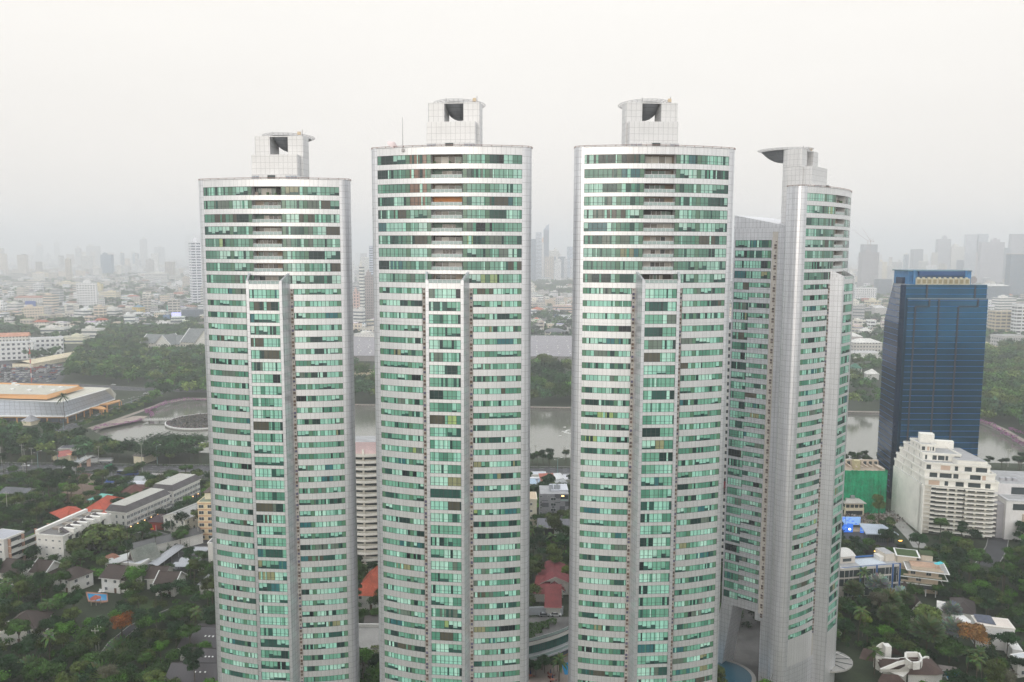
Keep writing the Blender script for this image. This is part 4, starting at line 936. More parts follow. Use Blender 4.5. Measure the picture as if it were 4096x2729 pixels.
while tries < 5200:
    tries += 1
    D = 1350 + 4200 * rc_.random() ** 1.5; px = rc_.uniform(-40, 1070); x = (px - 512) / F * D
    if not vis(x, D): continue
    kind = rc_.random(); kind = 'low' if kind < .68 else ('mid' if kind < .95 else 'tall')
    if px > 850 and kind == 'low' and rc_.random() < .3: kind = 'mid'
    if cnt[kind] >= {'low': 290, 'mid': 120, 'tall': 14}[kind]: continue
    if kind == 'tall' and D < 3000: continue
    wd = rc_.uniform(12, 34) if kind == 'low' else rc_.uniform(15, 36); dp = rc_.uniform(10, 20)
    if blocked(x, D, wd * .55): continue
    h = {'low': rc_.uniform(6, 15), 'mid': rc_.uniform(16, 38), 'tall': rc_.uniform(60, 150)}[kind]
    cnt[kind] += 1
    fc = rc_.choice(FAC[:4] if kind != 'tall' else FAC); cc = rc_.choice(cols_)
    T = thing('far_' + {'low': 'building', 'mid': 'block', 'tall': 'tower'}[kind], '', 'building' if kind != 'tall' else 'tower', (x, D, 0), rc_.uniform(-.6, .6))
    T['label'] = LB[kind]; gen.append((T, kind))
    m = MB(); m.box(-wd / 2, wd / 2, -dp / 2, dp / 2, 0, h, fc, cc, skip='tb'); m.build('walls', T)
    m = MB()
    if kind == 'low' and rc_.random() < .5:
        rcx = rc_.choice((srgb(150, 110, 96), srgb(140, 136, 134), srgb(206, 204, 200), srgb(120, 110, 106), srgb(176, 96, 70)))
        m.face([(-wd / 2 - 1, -dp / 2 - 1, h), (wd / 2 + 1, -dp / 2 - 1, h), (wd / 2 - dp * .3, 0, h + 3.5), (-wd / 2 + dp * .3, 0, h + 3.5)], 'roof_tile', rcx)
        m.face([(wd / 2 + 1, dp / 2 + 1, h), (-wd / 2 - 1, dp / 2 + 1, h), (-wd / 2 + dp * .3, 0, h + 3.5), (wd / 2 - dp * .3, 0, h + 3.5)], 'roof_tile', rcx)
        for s_ in (-1, 1): m.face([(s_ * (wd / 2 + 1), -s_ * (dp / 2 + 1), h), (s_ * (wd / 2 + 1), s_ * (dp / 2 + 1), h), (s_ * (wd / 2 - dp * .3), 0, h + 3.5)], 'roof_tile', rcx)
    else:
        m.box(-wd / 2 - .1, wd / 2 + .1, -dp / 2 - .1, dp / 2 + .1, h - .03, h + .9, 'wall', cc)
        m.face([(-wd / 2 + .4, -dp / 2 + .4, h + .93), (wd / 2 - .4, -dp / 2 + .4, h + .93), (wd / 2 - .4, dp / 2 - .4, h + .93), (-wd / 2 + .4, dp / 2 - .4, h + .93)], 'wall', tuple(v * .6 for v in cc))
        q = wd * .15; ox = rc_.uniform(-.3, .3) * wd; m.box(ox - q, ox + q, -dp * .25, dp * .25, h + .9, h + 3.5 + h * .03, 'wall', cc)
        for z in range(3): bx = rc_.uniform(-.4, .4) * wd; m.box(bx, bx + 2, dp * .1, dp * .1 + 2, h + .9, h + 2.4, 'wall', tuple(v * .8 for v in cc))
    m.build('roof', T); EXC.append((x, D, wd * .45))
# the countless roofs beyond
b = MB(); rc2 = random.Random(4)
for k in range(5200):
    D = 1380 + 11500 * rc2.random() ** 1.9; px = rc2.uniform(-60, 1085); x = (px - 512) / F * D
    if not vis(x, D) or (D < 3500 and blocked(x, D, 6)): continue
    wd = rc2.uniform(9, 22 if D < 3500 else 55); dp = rc2.uniform(8, 16 if D < 3500 else 30); h = rc2.choice((7, 9, 12, 15, 22, 30)) if rc2.random() < .93 or D < 3500 else rc2.uniform(50, 120); h *= .6 if D < 3500 else 1; cc = rc2.choice(cols_)
    b.obox((x, D), rc2.uniform(-.6, .6), -wd / 2, wd / 2, -dp / 2, dp / 2, 0, h, rc2.choice(FAC[:4]), cc, top='wall', topc=tuple(v * rc2.uniform(.5, .9) for v in cc))
tag(b.build('distant_city'), 'sea of tiny pale buildings fading into the haze at the horizon', 'city', kind='stuff')
# ------------------------------------------------------------------ exhibition hall with glass skirt and orange rim
hall = thing('exhibition_hall', 'huge low hall with sloping glass skirt and orange-rimmed flat roof', 'exhibition hall', g(L2, 690, 572))
hl = hall.location.copy()
mat('glass_roof', (.46, .49, .54), .35, .1, joints=(4.2, 4.0, .22, .55, 0, .10))
mat('orange_panel', (.62, .32, .12), .6, noise=[(.05, .1)], joints=(4, 30, .05, .85))
mat('cream_roof', (.52, .50, .42), .7, noise=[(.03, .12)], joints=(6, 6, .08, .92))
def W(x, y, z): return tuple(g(L2, x, y, z) - Vector((hl.x, hl.y, 0)))
def polyq(m, pts, mt, c=None): m.face(pts, mt, c)
c0, c1, c2 = W(690, 566, 6), W(1200, 383, 6), W(-500, 560, 6)        # skirt foot corners
t0, t1, t2 = W(645, 415, 18), W(1100, 286, 18), W(-460, 372, 18)     # skirt head corners
m = MB()
def patch(m, A, B, C, D, mt):         # A-B foot, D-C head; uv in metres
    a, b_, c, d = map(Vector, (A, B, C, D)); l = (b_ - a).length; h = (d - a).length
    S = lambda u, v: (a * (1 - u) + b_ * u) * (1 - v) + (d * (1 - u) + c * u) * v
    for i in range(12):
        for j in range(8):
            q = [(i / 12, j / 8), ((i + 1) / 12, j / 8), ((i + 1) / 12, (j + 1) / 8), (i / 12, (j + 1) / 8)]; m.face([S(*p) for p in q], mt, None, [(p[0] * l, p[1] * h) for p in q])
patch(m, c0, c1, t1, t0, 'glass_roof'); patch(m, c2, c0, t0, t2, 'glass_roof'); m.build('glass_skirt', hall)
m = MB(); u0, u1, u2 = W(490, 388, 19.5), W(885, 270, 19.5), W(-430, 362, 19.5)
back = W(1155, 266, 18); back2 = W(955, 258, 18); bk3 = W(-400, 235, 18)
m.face([t2, t0, t1, back, back2, bk3], 'cream_roof'); 
foot3 = W(1215, 330, 6); m.face([c1, foot3, back, t1], 'cream_roof')
for P_, Q_ in ((t0, t1), (t2, t0)): m.tube(P_, Q_, .5, 'white_paint', n=4)
for P_, Q_ in ((c0, c1), (c2, c0)): m.tube(P_, Q_, .7, 'white_paint', n=4)
m.build('lower_roof', hall)
m = MB(); v0, v1, v2 = W(490, 338, 22.5), W(822, 248, 22.5), W(-430, 322, 22.5); v3 = W(-380, 213, 22.5); u3 = W(-380, 222, 19.5)
m.face([u0, u1, v1, v0], 'orange_panel'); m.face([u2, u0, v0, v2], 'orange_panel'); m.face([u1, W(860, 262, 19.5), W(822, 248, 22.5)], 'orange_panel')
a_, b__ = Vector(v1), Vector(v3)
for P_, Q_ in ((v1, v3),): m.tube(P_, Q_, 1.1, 'orange_panel', n=4)
m.build('orange_rim', hall)
m = MB(); m.face([v2, v0, v1, v3], 'cream_roof')
s_ = Vector((0, 0, .1))
for (x, y) in ((130, 290), (310, 300), (560, 300), (180, 245), (430, 262), (150, 228), (640, 268)):
    p = W(x, y, 22.5); m.box(p[0] - 1.5, p[0] + 1.5, p[1] - 1.5, p[1] + 1.5, 22.5, 24, 'white_paint')
q = [W(440, 300, 22.6), W(430, 285, 22.6), W(740, 265, 22.6), W(530, 325, 22.6)]; m.face([q[0], q[3], q[2], q[1]], 'cream_roof')
m.build('upper_roof', hall)
m = MB(); i0 = Vector(c0) + Vector((-3, 5, 0)); 
for (P_, Q_) in ((c0, c1), (c2, c0)):
    a, b_ = Vector(P_), Vector(Q_); mid = (Vector(bk3) + Vector(c0)) / 2; d = (b_ - a).normalized(); nn = Vector((-d.y, d.x, 0)); 
    if nn.dot(mid - a) < 0: nn = -nn
    A, B = a + nn * 5, b_ + nn * 5
    m.face([(A.x, A.y, 0), (B.x, B.y, 0), (B.x, B.y, 6), (A.x, A.y, 6)], 'fac_dark', srgb(120, 100, 80))
    m.face([(a.x, a.y, 5.6), (b_.x, b_.y, 5.6), (B.x, B.y, 5.6), (A.x, A.y, 5.6)], 'orange_panel')
    m.face([(a.x, a.y, 4.9), (b_.x, b_.y, 4.9), (b_.x, b_.y, 6.2), (a.x, a.y, 6.2)], 'orange_panel')
    L_ = (b_ - a).length
    for k in range(int(L_ / 12)): p = a + d * (k * 12 + 3) + nn * .6; m.box(p.x - .4, p.x + .4, p.y - .4, p.y + .4, 0, 5, 'orange_panel')
m.build('colonnade', hall)
for i, pts in enumerate((((1040, 438), (1245, 390), (1265, 398), (1120, 440)), ((940, 472), (1060, 455), (1115, 480), (1080, 488)))):
    m = MB(); P_ = [W(*p, 7.5) for p in pts]; m.face(P_, 'orange_panel'); m.face([(p[0], p[1], 6.6) for p in P_[::-1]], 'orange_panel')
    for k in range(4): a, b_ = P_[k], P_[(k + 1) % 4]; m.face([(a[0], a[1], 6.6), (b_[0], b_[1], 6.6), b_, a], 'orange_panel'); m.box(a[0] - .4, a[0] + .4, a[1] - .4, a[1] + .4, 0, 6.6, 'orange_panel')
    m.build('entrance_canopy', hall)
for x, y in ((690, 480), (450, 470), (250, 450), (100, 440), (900, 400), (1000, 370), (0, 400), (-200, 420), (500, 350), (850, 320), (300, 320), (1080, 330)):
    p = g(L2, x, y, 8); EXC.append((p.x, p.y, 34))
LAND.append(('the glass-skirted hall', hl.x, hl.y)); LAND.append(('the round lake island', ic.x, ic.y))
# ------------------------------------------------------------------ cars
mat('car_glass', (.03, .035, .04), .1)
for nm, cc in (('car_white', (.75, .75, .75)), ('car_grey', (.28, .29, .30)), ('car_black', (.03, .03, .035)), ('car_red', (.45, .04, .03)), ('car_yellow', (.7, .5, .03)), ('car_blue', (.05, .1, .3)), ('car_green', (.15, .4, .12)), ('car_pink', (.7, .15, .3))): mat(nm, cc, .25, .1)
mat('tyre', (.02, .02, .02), .9); mat('tail_lamp', (.5, .02, .02), .4, emit=(1, .1, .05, 3))
def car_mesh(cm, L_=4.4, W_=1.8, parts=True, tall=1.45):
    prof = [(-L_ / 2, .35), (-L_ / 2, .8), (-L_ / 2 + .1, .9), (L_ / 2 - 1.2, .92), (L_ / 2 - .15, .75), (L_ / 2, .5), (L_ / 2, .3)]
    cab = [(-L_ / 2 + .35, .9), (-L_ / 2 + .75, tall - .05), (-L_ / 2 + 1.2, tall), (L_ * .08, tall), (L_ / 2 - 1.3, .92)]
    b = MB(); c = MB()
    def ext(mb, pr, w0, w1, m):
        n = len(pr); A = [(x, -w0 if z < 1 else -w1, z) for x, z in pr]; B = [(x, w0 if z < 1 else w1, z) for x, z in pr]
        mb.face(A, m); mb.face(B[::-1], m)
        for i in range(n): mb.face([A[(i + 1) % n], A[i], B[i], B[(i + 1) % n]], m)
    ext(b, prof, W_ / 2, W_ / 2, cm); ext(c, cab, W_ / 2 - .08, W_ / 2 - .25, 'car_glass'); b.box(-L_ / 2 + 1.0, L_ * .06, -W_ / 2 + .24, W_ / 2 - .24, tall, tall + .03, cm)
    w = MB()
    for x in (-L_ * .3, L_ * .3):
        for y in (-W_ / 2 + .1, W_ / 2 - .1): w.tube((x, y - .12, .32), (x, y + .12, .32), .33, 'tyre', n=8)
    return b, c, w
CP = {}
def car(kind, label, p, rz, group=None, lamps=False):
    cm = 'car_' + kind
    if kind not in CP:
        b, c, w = car_mesh(cm); CP[kind] = [x.build(n_).data for x, n_ in ((b, 'body'), (c, 'cabin_glass'), (w, 'wheels'))]
        for n_ in ('body', 'cabin_glass', 'wheels'):
            for o in [o for o in bpy.data.objects if o.parent is None and o.data in CP[kind]]: bpy.data.objects.remove(o)
    T = thing('car', label, 'car', (p[0], p[1], .1), rz, group)
    for n_, me in zip(('body', 'cabin_glass', 'wheels'), CP[kind]):
        o = bpy.data.objects.new(n_, me); col.objects.link(o); o.parent = T
    return T
SM = {}
def small_car(kind, label, p, rz, group):
    if kind not in SM:
        b, c, w = car_mesh('car_' + kind); off = len(b.v); b.v += c.v; b.f += [tuple(i + off for i in f) for f in c.f]; b.m += [b.mi('car_glass')] * len(c.f); b.uv += c.uv; b.c += c.c
        o = b.build('parked_car'); SM[kind] = o.data; bpy.data.objects.remove(o)
    o = bpy.data.objects.new('parked_car', SM[kind]); col.objects.link(o); o.location = (p[0], p[1], .06); o.rotation_euler = (0, 0, rz); return tag(o, label, 'car', group)
rcar = random.Random(8); nc = 0
lot = [(g(L1, -60, 1440), g(L1, 330, 1475)), ]
ordn = ['first', 'second', 'third', 'fourth', 'fifth', 'sixth', 'seventh', 'eighth', 'ninth', 'tenth', 'eleventh', 'twelfth', 'thirteenth', 'fourteenth', 'fifteenth', 'sixteenth', 'seventeenth', 'eighteenth', 'nineteenth', 'twentieth', 'twenty-first', 'twenty-second', 'twenty-third', 'twenty-fourth', 'twenty-fifth', 'twenty-sixth', 'twenty-seventh', 'twenty-eighth', 'twenty-ninth', 'thirtieth']
rows_ = [1470, 1482, 1496, 1512, 1530, 1550, 1570, 1592, 1615, 1640]
for ri, yy in enumerate(rows_):
    # zoom window coordinate continues below 1568 into the next one
    xa, xb = -10, (640 if ri < 3 else 690 - (ri - 3) * 22)
    a, b_ = g(L1, xa, yy), g(L1, xb, yy); LL = (b_ - a).length; n = int(LL / 3.0); k = 0
    for i in range(n):
        if rcar.random() < .16: continue
        p = a + (b_ - a) * ((i + .5) / n); k += 1
        if nc > 285: break
        kd = rcar.choice(('white', 'white', 'white', 'grey', 'grey', 'black', 'black', 'blue', 'red')); nc += 1
        small_car(kd, '%s car parked %s from the left in the %s row of the full car park' % (kd, ordn[min(k - 1, 29)], ['farthest', 'second', 'third', 'fourth', 'fifth', 'sixth', 'seventh', 'eighth', 'ninth', 'nearest'][ri]), p, R_(78) + rcar.uniform(-.06, .06), 'cars in the large car park')
for kd, lb, (r, x, y), rz in (('red', 'red car with glowing tail lamps on the road beside the hall', (L2, 925, 598), .75), ('white', 'white car driving beside the hall behind the red car', (L2, 1035, 560), .75), ('black', 'dark red-roofed car waiting farther along the hall road', (L2, 1550, 375), .8), ('white', 'white car at the far junction beyond the hall', (L2, 1186, 240), 0.05), ('grey', 'grey car on the road near the orange canopy', (L2, 1330, 445), .75), ('white', 'white car at the far end of the hall road', (L2, 1525, 330), .8), ('grey', 'silver car at the far end of the hall road', (L2, 1552, 322), .8),
        ('white', 'white car alone on the main road at far left', (L2, 270, 1088), 0.02), ('yellow', 'yellow-green taxi on the road right of the blue tower', (Q2, 1862, 1082), -.1), ('white', 'white car parked under trees by the white terraced flats', (L3, 235, 195), .4),
        ('grey', 'silver car parked by the wall below the red-roofed house', (C2, 275, 760), .02), ('white', 'cream car parked right of the silver car by the wall', (C2, 412, 755), .02), ('black', 'dark car under the trees below the blue-trimmed office', (Q3, 300, 850), .6)):
    car(kd, lb, g(r, x, y), rz)
def mkbus(label, p, rz, cm, top='roof_grey', L_=12, name='bus', cat='bus'):
    T = thing(name, label, cat, (p[0], p[1], .1), rz)
    b = MB(); b.box(-L_ / 2, L_ / 2, -1.25, 1.25, .4, 1.5, cm); b.box(-L_ / 2, L_ / 2, -1.25, 1.25, 2.6, 3.1, cm); b.box(-L_ / 2 + .1, L_ / 2 - .1, -1.2, 1.2, 3.1, 3.2, top); b.build('body', T)
    b = MB(); b.box(-L_ / 2 + .02, L_ / 2 - .02, -1.22, 1.22, 1.5, 2.6, 'car_glass' if name == 'bus' else 'white_paint'); b.build('windows' if name == 'bus' else 'box', T)
    b = MB()
    for x in (-L_ * .3, L_ * .32):
        for y in (-1.15, 1.15): b.tube((x, y - .15, .5), (x, y + .15, .5), .5, 'tyre', n=8)
    b.build('wheels', T)
mkbus('blue bus waiting on the near road behind the sheds', g(L2, 1338, 1180), .02, 'car_blue')
mkbus('white lorry with a grey box body beyond the stair bridge', g(L2, 1010, 1050), .02, 'white_paint', name='lorry', cat='lorry', L_=18)
mkbus('grey lorry trailing the white lorry on the main road', g(L2, 1105, 1052), .02, 'car_grey', name='lorry', cat='lorry', L_=9)
# ------------------------------------------------------------------ near buildings
mat('shutter', (1, 1, 1), .5, useattr=True)
WIN = {}
def window(T, x, z, y, wd, h, face='f', m='win'):
    """a framed window set on a wall; face f/b = front/back, l/r = sides (x then is the depth)"""
    key = (round(wd, 1), round(h, 1), m)
    if key not in WIN:
        b = MB(); b.box(-wd / 2, wd / 2, -.06, .05, 0, h, 'frame_white'); fr = b.build('window'); bpy.data.objects.remove(fr); 
        b.box(-wd / 2 + .09, wd / 2 - .09, -.08, -.05, .09, h - .09, m)
        b.box(-.04, .04, -.11, -.075, .09, h - .09, 'frame_white'); o = b.build('window'); WIN[key] = o.data; bpy.data.objects.remove(o)
    o = bpy.data.objects.new('window', WIN[key]); col.objects.link(o); o.parent = T
    rz = {'f': 0, 'b': math.pi, 'l': -math.pi / 2, 'r': math.pi / 2}[face]
    o.location = (x, y, z) if face in 'fb' else (y, x, z); o.rotation_euler = (0, 0, rz); return o
def frame(a, b):
    d = b - a; return d.length, math.atan2(d.y, d.x)
def house(name, label, cat, a, b, dep, roof='gable', rh=2.6, rc=BROWN, wc=WHITE, ax='x', ov=.7, rm='roof_tile', floors=None, wins=True, wsz=(1.3, 1.3), group=None, exc=1, faces='flr', door=True, base=0.0):
    """a, b = front eave corners at height a.z; the house reaches dep metres away from the camera"""
    W_, ang = frame(a, b); h = a.z
    T = thing(name, label, cat, (a.x, a.y, 0), ang, group)
    m = MB(); m.box(0, W_, 0, dep, base, h, 'wall', wc, skip='tb'); 
    if roof == 'gable':
        if ax == 'x':
            for x in (0, W_): m.face([(x, 0, h), (x, dep, h), (x, dep / 2, h + rh)], 'wall', wc)
        else:
            for y in (0, dep): m.face([(0, y, h), (W_, y, h), (W_ / 2, y, h + rh)], 'wall', wc)
    m.build('walls', T)
    m = MB(); e = ov; s = rh / ((dep if ax == 'x' else W_) / 2) * e if roof != 'flat' else 0
    def slab(P, t=.22):
        m.face(P, rm, rc); m.face([(p[0], p[1], p[2] - t) for p in P[::-1]], 'wall', WHITE)
        for i in range(len(P)):
            p, q = P[i], P[(i + 1) % len(P)]; m.face([(p[0], p[1], p[2] - t), (q[0], q[1], q[2] - t), q, p], 'wall', WHITE)
    if roof == 'gable' and ax == 'x':
        slab([(-e, -e, h - s), (W_ + e, -e, h - s), (W_ + e, dep / 2, h + rh), (-e, dep / 2, h + rh)]); slab([(-e, dep / 2, h + rh), (W_ + e, dep / 2, h + rh), (W_ + e, dep + e, h - s), (-e, dep + e, h - s)])
        m.tube((-e, dep / 2, h + rh + .02), (W_ + e, dep / 2, h + rh + .02), .14, 'wall', tuple(v * .8 for v in rc), n=5)
    elif roof == 'gable':
        slab([(-e, dep + e, h - s), (-e, -e, h - s), (W_ / 2, -e, h + rh), (W_ / 2, dep + e, h + rh)]); slab([(W_ / 2, dep + e, h + rh), (W_ / 2, -e, h + rh), (W_ + e, -e, h - s), (W_ + e, dep + e, h - s)])
        m.tube((W_ / 2, -e, h + rh + .02), (W_ / 2, dep + e, h + rh + .02), .14, 'wall', tuple(v * .8 for v in rc), n=5)
    elif roof == 'hip':
        if W_ > dep: r1, r2 = (dep / 2, dep / 2, h + rh), (W_ - dep / 2, dep / 2, h + rh)
        else: r1, r2 = (W_ / 2, W_ / 2, h + rh), (W_ / 2, dep - W_ / 2, h + rh)
        P = [(-e, -e, h - .1), (W_ + e, -e, h - .1), (W_ + e, dep + e, h - .1), (-e, dep + e, h - .1)]
        if W_ > dep: fs = [[P[0], P[1], r2, r1], [P[1], P[2], r2], [P[2], P[3], r1, r2], [P[3], P[0], r1]]
        else: fs = [[P[0], P[1], r1], [P[1], P[2], r2, r1], [P[2], P[3], r2], [P[3], P[0], r1, r2]]
        for f_ in fs: m.face(f_, rm, rc)
        m.face(P[::-1], 'wall', WHITE)
        for p, q in ((P[0], r1), (P[1], r2 if W_ > dep else r1), (P[2], r2), (P[3], r1 if W_ > dep else r2), (r1, r2)): m.tube((p[0], p[1], p[2] + .03), (q[0], q[1], q[2] + .03), .13, 'wall', tuple(v * .85 for v in rc), n=4)
    elif roof == 'mono':
        slab([(-e, -e, h), (W_ + e, -e, h), (W_ + e, dep + e, h + rh), (-e, dep + e, h + rh)])
        for x in (0, W_): m.face([(x, 0, h - .2), (x, dep, h - .2), (x, dep, h + rh - .2)], 'wall', wc)
        m.face([(0, dep, h - .3), (W_, dep, h - .3), (W_, dep, h + rh - .2), (0, dep, h + rh - .2)], 'wall', wc)
    else:
        m.box(-.2, W_ + .2, -.2, dep + .2, h, h + .7, 'wall', wc); m.face([(.2, .2, h + .72), (W_ - .2, .2, h + .72), (W_ - .2, dep - .2, h + .72), (.2, dep - .2, h + .72)], 'wall', rc)
    m.build('roof', T)
    fl = floors or max(1, int((h - base) / 2.9))
    if wins:
        for k in range(fl):
            z = base + .95 + k * (h - base) / fl
            nf = max(1, int(W_ / 3.2)); nd = max(1, int(dep / 3.6))
            if 'f' in faces:
                for i in range(nf):
                    if not (k == 0 and i == nf // 2 and door): window(T, (i + .5) * W_ / nf, z, 0, wsz[0], wsz[1], 'f')
            for f_, yy in (('l', 0), ('r', W_)):
                if f_ in faces:
                    for i in range(nd): window(T, (i + .5) * dep / nd, z, yy, wsz[0], wsz[1], f_)
        if door:
            m = MB(); xx = (nf // 2 + .5) * W_ / nf; m.box(xx - .5, xx + .5, -.08, .02, base, base + 2.1, 'plain', srgb(96, 70, 52)); m.build('door', T)
    if exc:
        ca, sa = math.cos(ang), math.sin(ang); nx = max(1, int(W_ / 9)); ny = max(1, int(dep / 9))
        for i in range(nx):
            for j in range(ny):
                x, y = (i + .5) * W_ / nx, (j + .5) * dep / ny; EXC.append((a.x + x * ca - y * sa, a.y + x * sa + y * ca, 4.4))
    LAND.append((None, a.x, a.y))
    return T, W_, ang
def near(T, phrase): LAND.append((phrase, T.location.x, T.location.y))
RED = srgb(186, 84, 62); DRED = srgb(120, 52, 56); GREYR = srgb(118, 116, 118)
# --- left: flats at the edge
T, W_, an = house('apartment_block', 'weathered white flats with long balconies at the left edge', 'building', g(L3, -160, 330, 13), g(L3, 30, 352, 13), (g(L3, 215, 283, 13) - g(L3, 30, 352, 13)).length, 'flat', rc=srgb(168, 170, 176), wsz=(1.6, 1.0), floors=4)
T.rotation_euler[2] -= .0
for k in range(4):
    m = MB(); z = .4 + k * 3.2; m.box(W_ + .02, W_ + 1.5, 2, 24, z - .25, z, 'wall', WHITE); m.box(W_ + 1.4, W_ + 1.5, 2, 24, z, z + 1.0, 'wall', WHITE); m.box(W_ + .03, W_ + .06, 3, 23, z + 1.1, z + 2.7, 'win'); 
    for q in range(4): m.box(W_ + .05, W_ + 1.5, 2 + q * 7, 2.3 + q * 7, z, z + 3, 'wall', srgb(176, 140, 120))
    m.build('balcony', T)
near(T, 'the left-edge flats')
# --- terraced white flats (stepped balconies on the right side)
a, b_ = g(L3, 310, 302, 13), g(L3, 540, 322, 13); bk_ = g(L3, 905, 128, 13)
T, W_, an = house('terraced_flats', 'long white flats with a broken slate roof and stepped terraces', 'building', a, b_, (bk_ - b_).length, 'flat', rc=srgb(112, 110, 108), wsz=(1.1, .8), faces='f', floors=4)
dp_ = (bk_ - b_).length
m = MB()
for k in range(6):
    y0 = 3 + k * (dp_ - 6) / 6; y1 = y0 + (dp_ - 6) / 6 - 2.2
    m.face([(W_ - 4.5, y0, 15.8), (W_ + 1.2, y0, 12.6), (W_ + 1.2, y1, 12.6), (W_ - 4.5, y1, 15.8)], 'roof_tile', srgb(84, 78, 80)); m.box(W_ - 4.6, W_ - 4.3, y0, y1, 13.6, 15.8, 'wall', WHITE)
    m.box(W_ - 4.5, W_ + 1.3, y1 + .2, y1 + 1.6, 12.5, 15.2, 'wall', WHITE)
m.box(-.3, 1.2, 0, dp_, 13.7, 15.2, 'wall', WHITE)
for q in range(5): m.box(3, 8, 6 + q * dp_ / 5, 8 + q * dp_ / 5, 13.7, 14.6, 'wall', srgb(140, 132, 122))
m.build('terrace_roof', T)
for k in range(4):
    m = MB(); z = k * 3.2
    for q in range(6):
        y0 = 3 + q * (dp_ - 6) / 6; y1 = y0 + (dp_ - 6) / 6 - 1.6; o = 2.4 - .5 * k
        m.box(W_, W_ + o, y0, y1, z + 2.9, z + 3.15, 'wall', WHITE); m.box(W_ + o - .1, W_ + o, y0, y1, z + 3.15, z + 4.0, 'wall', WHITE); m.box(W_ + .02, W_ + .05, y0 + .3, y1 - .3, z + .4, z + 2.7, 'win')
    m.build('terrace_balconies', T)
near(T, 'the terraced white flats')
# --- red roofed house behind the townhouses
T, W_, an = house('red_roof_house', 'big house under a bright red tiled hip roof behind the townhouses', 'house', g(L3, 560, 160, 6), g(L3, 740, 118, 6), 14, 'hip', 3, RED, ov=1.5); near(T, 'the bright red roof')
house('red_roof_house', 'second red tiled roof rising behind the first', 'house', g(L3, 690, 118, 7), g(L3, 900, 118, 7), 22, 'hip', 4.5, RED, ov=1.5)
# --- two rows of townhouses with mansard roofs
def townhouses(label, a, b, c, n, h=11.5):
    """a-b = front (short) parapet, b-c = long street side going back"""
    W_, ang = frame(a, b); d2 = c - b; dep = d2.length
    # local frame: x along a-b, y along b-c (made square)
    ang = math.atan2(d2.y, d2.x) - math.pi / 2
    T = thing('townhouse_row', label, 'townhouses', (b.x, b.y, 0), ang, 'grey roofed townhouse rows'); W = W_
    m = MB(); m.box(-W, 0, 0, dep, 3.4, h - 1.2, 'wall', WHITE, skip='tb'); m.box(-W - .03, .03, -.03, dep + .03, 0, 3.4, 'wall', srgb(150, 152, 156), skip='b'); m.build('walls', T)
    m = MB(); hh = h - 1.2; o = [(-W - .5, -.5), (.5, -.5), (.5, dep + .5), (-W - .5, dep + .5)]; i_ = [(-W + 1.2, 1.2), (-1.6, 1.2), (-1.6, dep - 1.2), (-W + 1.2, dep - 1.2)]
    for k in range(4): p, q, r, s = o[k], o[(k + 1) % 4], i_[(k + 1) % 4], i_[k]; m.face([(*p, hh), (*q, hh), (*r, h + 1.6), (*s, h + 1.6)], 'roof_tile', SLATE)
    m.face([(*p, hh - .02) for p in o[::-1]], 'wall', WHITE); m.box(-W - .55, .55, -.55, dep + .55, hh - .5, hh - .02, 'wall', WHITE)
    m.face([(-W + 1.2, 1.2, h + 1.62), (-1.6, 1.2, h + 1.62), (-1.6, dep - 1.2, h + 1.62), (-W + 1.2, dep - 1.2, h + 1.62)], 'roof_metal', srgb(176, 174, 166)); m.build('roof', T)
    st = dep / n
    for q in range(n):
        y = (q + .5) * st
        for z in (3.8, 6.9): window(T, y - st * .22, z, 0, 1.0, 1.7, 'r'); window(T, y + st * .22, z, 0, 1.0, 1.7, 'r')
        if q % 2 == 0:
            m = MB()
            for z in (3.5, 6.6): m.box(0, 1.1, y - 1.3, y + 1.3, z, z + .2, 'wall', WHITE); m.box(1.0, 1.1, y - 1.3, y + 1.3, z + .2, z + 1.0, 'rail')
            m.build('balcony', T)
        m = MB(); m.box(-.1, .06, y - .9, y + .9, 0, 2.4, 'plain', srgb(60, 58, 60)); m.build('door', T)
        if q % 2: 
            m = MB(); m.box(.1, .35, y - st * .5 - .12, y - st * .5 + .12, 2.3, 2.6, 'lampglow'); m.build('wall_lamp', T)
    for k in range(int(W / 3.2)):
        for z in (.8, 3.8, 6.9): window(T, -W + (k + .5) * W / int(W / 3.2), z, 0, 1.1, 1.7, 'f')
    for k in range(int(dep / 9)): yy = (k + .5) * dep / int(dep / 9); x = -W / 2; EXC.append((b.x + x * math.cos(ang) - yy * math.sin(ang), b.y + x * math.sin(ang) + yy * math.cos(ang), 9))
    near(T, None); return T
mat('lampglow', (.9, .6, .3), .5, emit=(1.0, .55, .2, 6))
T = townhouses('nearer row of cream townhouses with slate mansard and lit doorway lamps', g(L2, 1085, 1560, 10.3), g(L2, 1320, 1568, 10.3), g(L2, 1770, 1375, 10.3), 13); near(T, 'the nearer townhouse row')
T = townhouses('farther row of cream townhouses with slate mansard behind the nearer row', g(L2, 1590, 1325, 10.3), g(L2, 1812, 1345, 10.3), g(L2, 2088, 1218, 10.3), 10); near(T, 'the farther townhouse row')
T, W_, an = house('white_villa', 'white two-storey block with a long grey roof and grey ground floor', 'building', g(L3, 1405, 135, 7.5), g(L3, 1640, 140, 7.5), 42, 'gable', 2.2, srgb(160, 160, 158), ax='y', rm='roof_metal', ov=.5, wsz=(1.2, 1.6)); near(T, 'the white block with the long grey roof')
T.rotation_euler[2] -= .33
T, W_, an = house('apartment_block', 'cream flats with orange-brown floor bands and a roof garden beside the leftmost tower', 'building', g(L3, 1700, 30, 18), g(L3, 1960, 30, 18), 26, 'flat', rc=srgb(120, 130, 110), wc=srgb(232, 212, 176), wins=False, door=False)
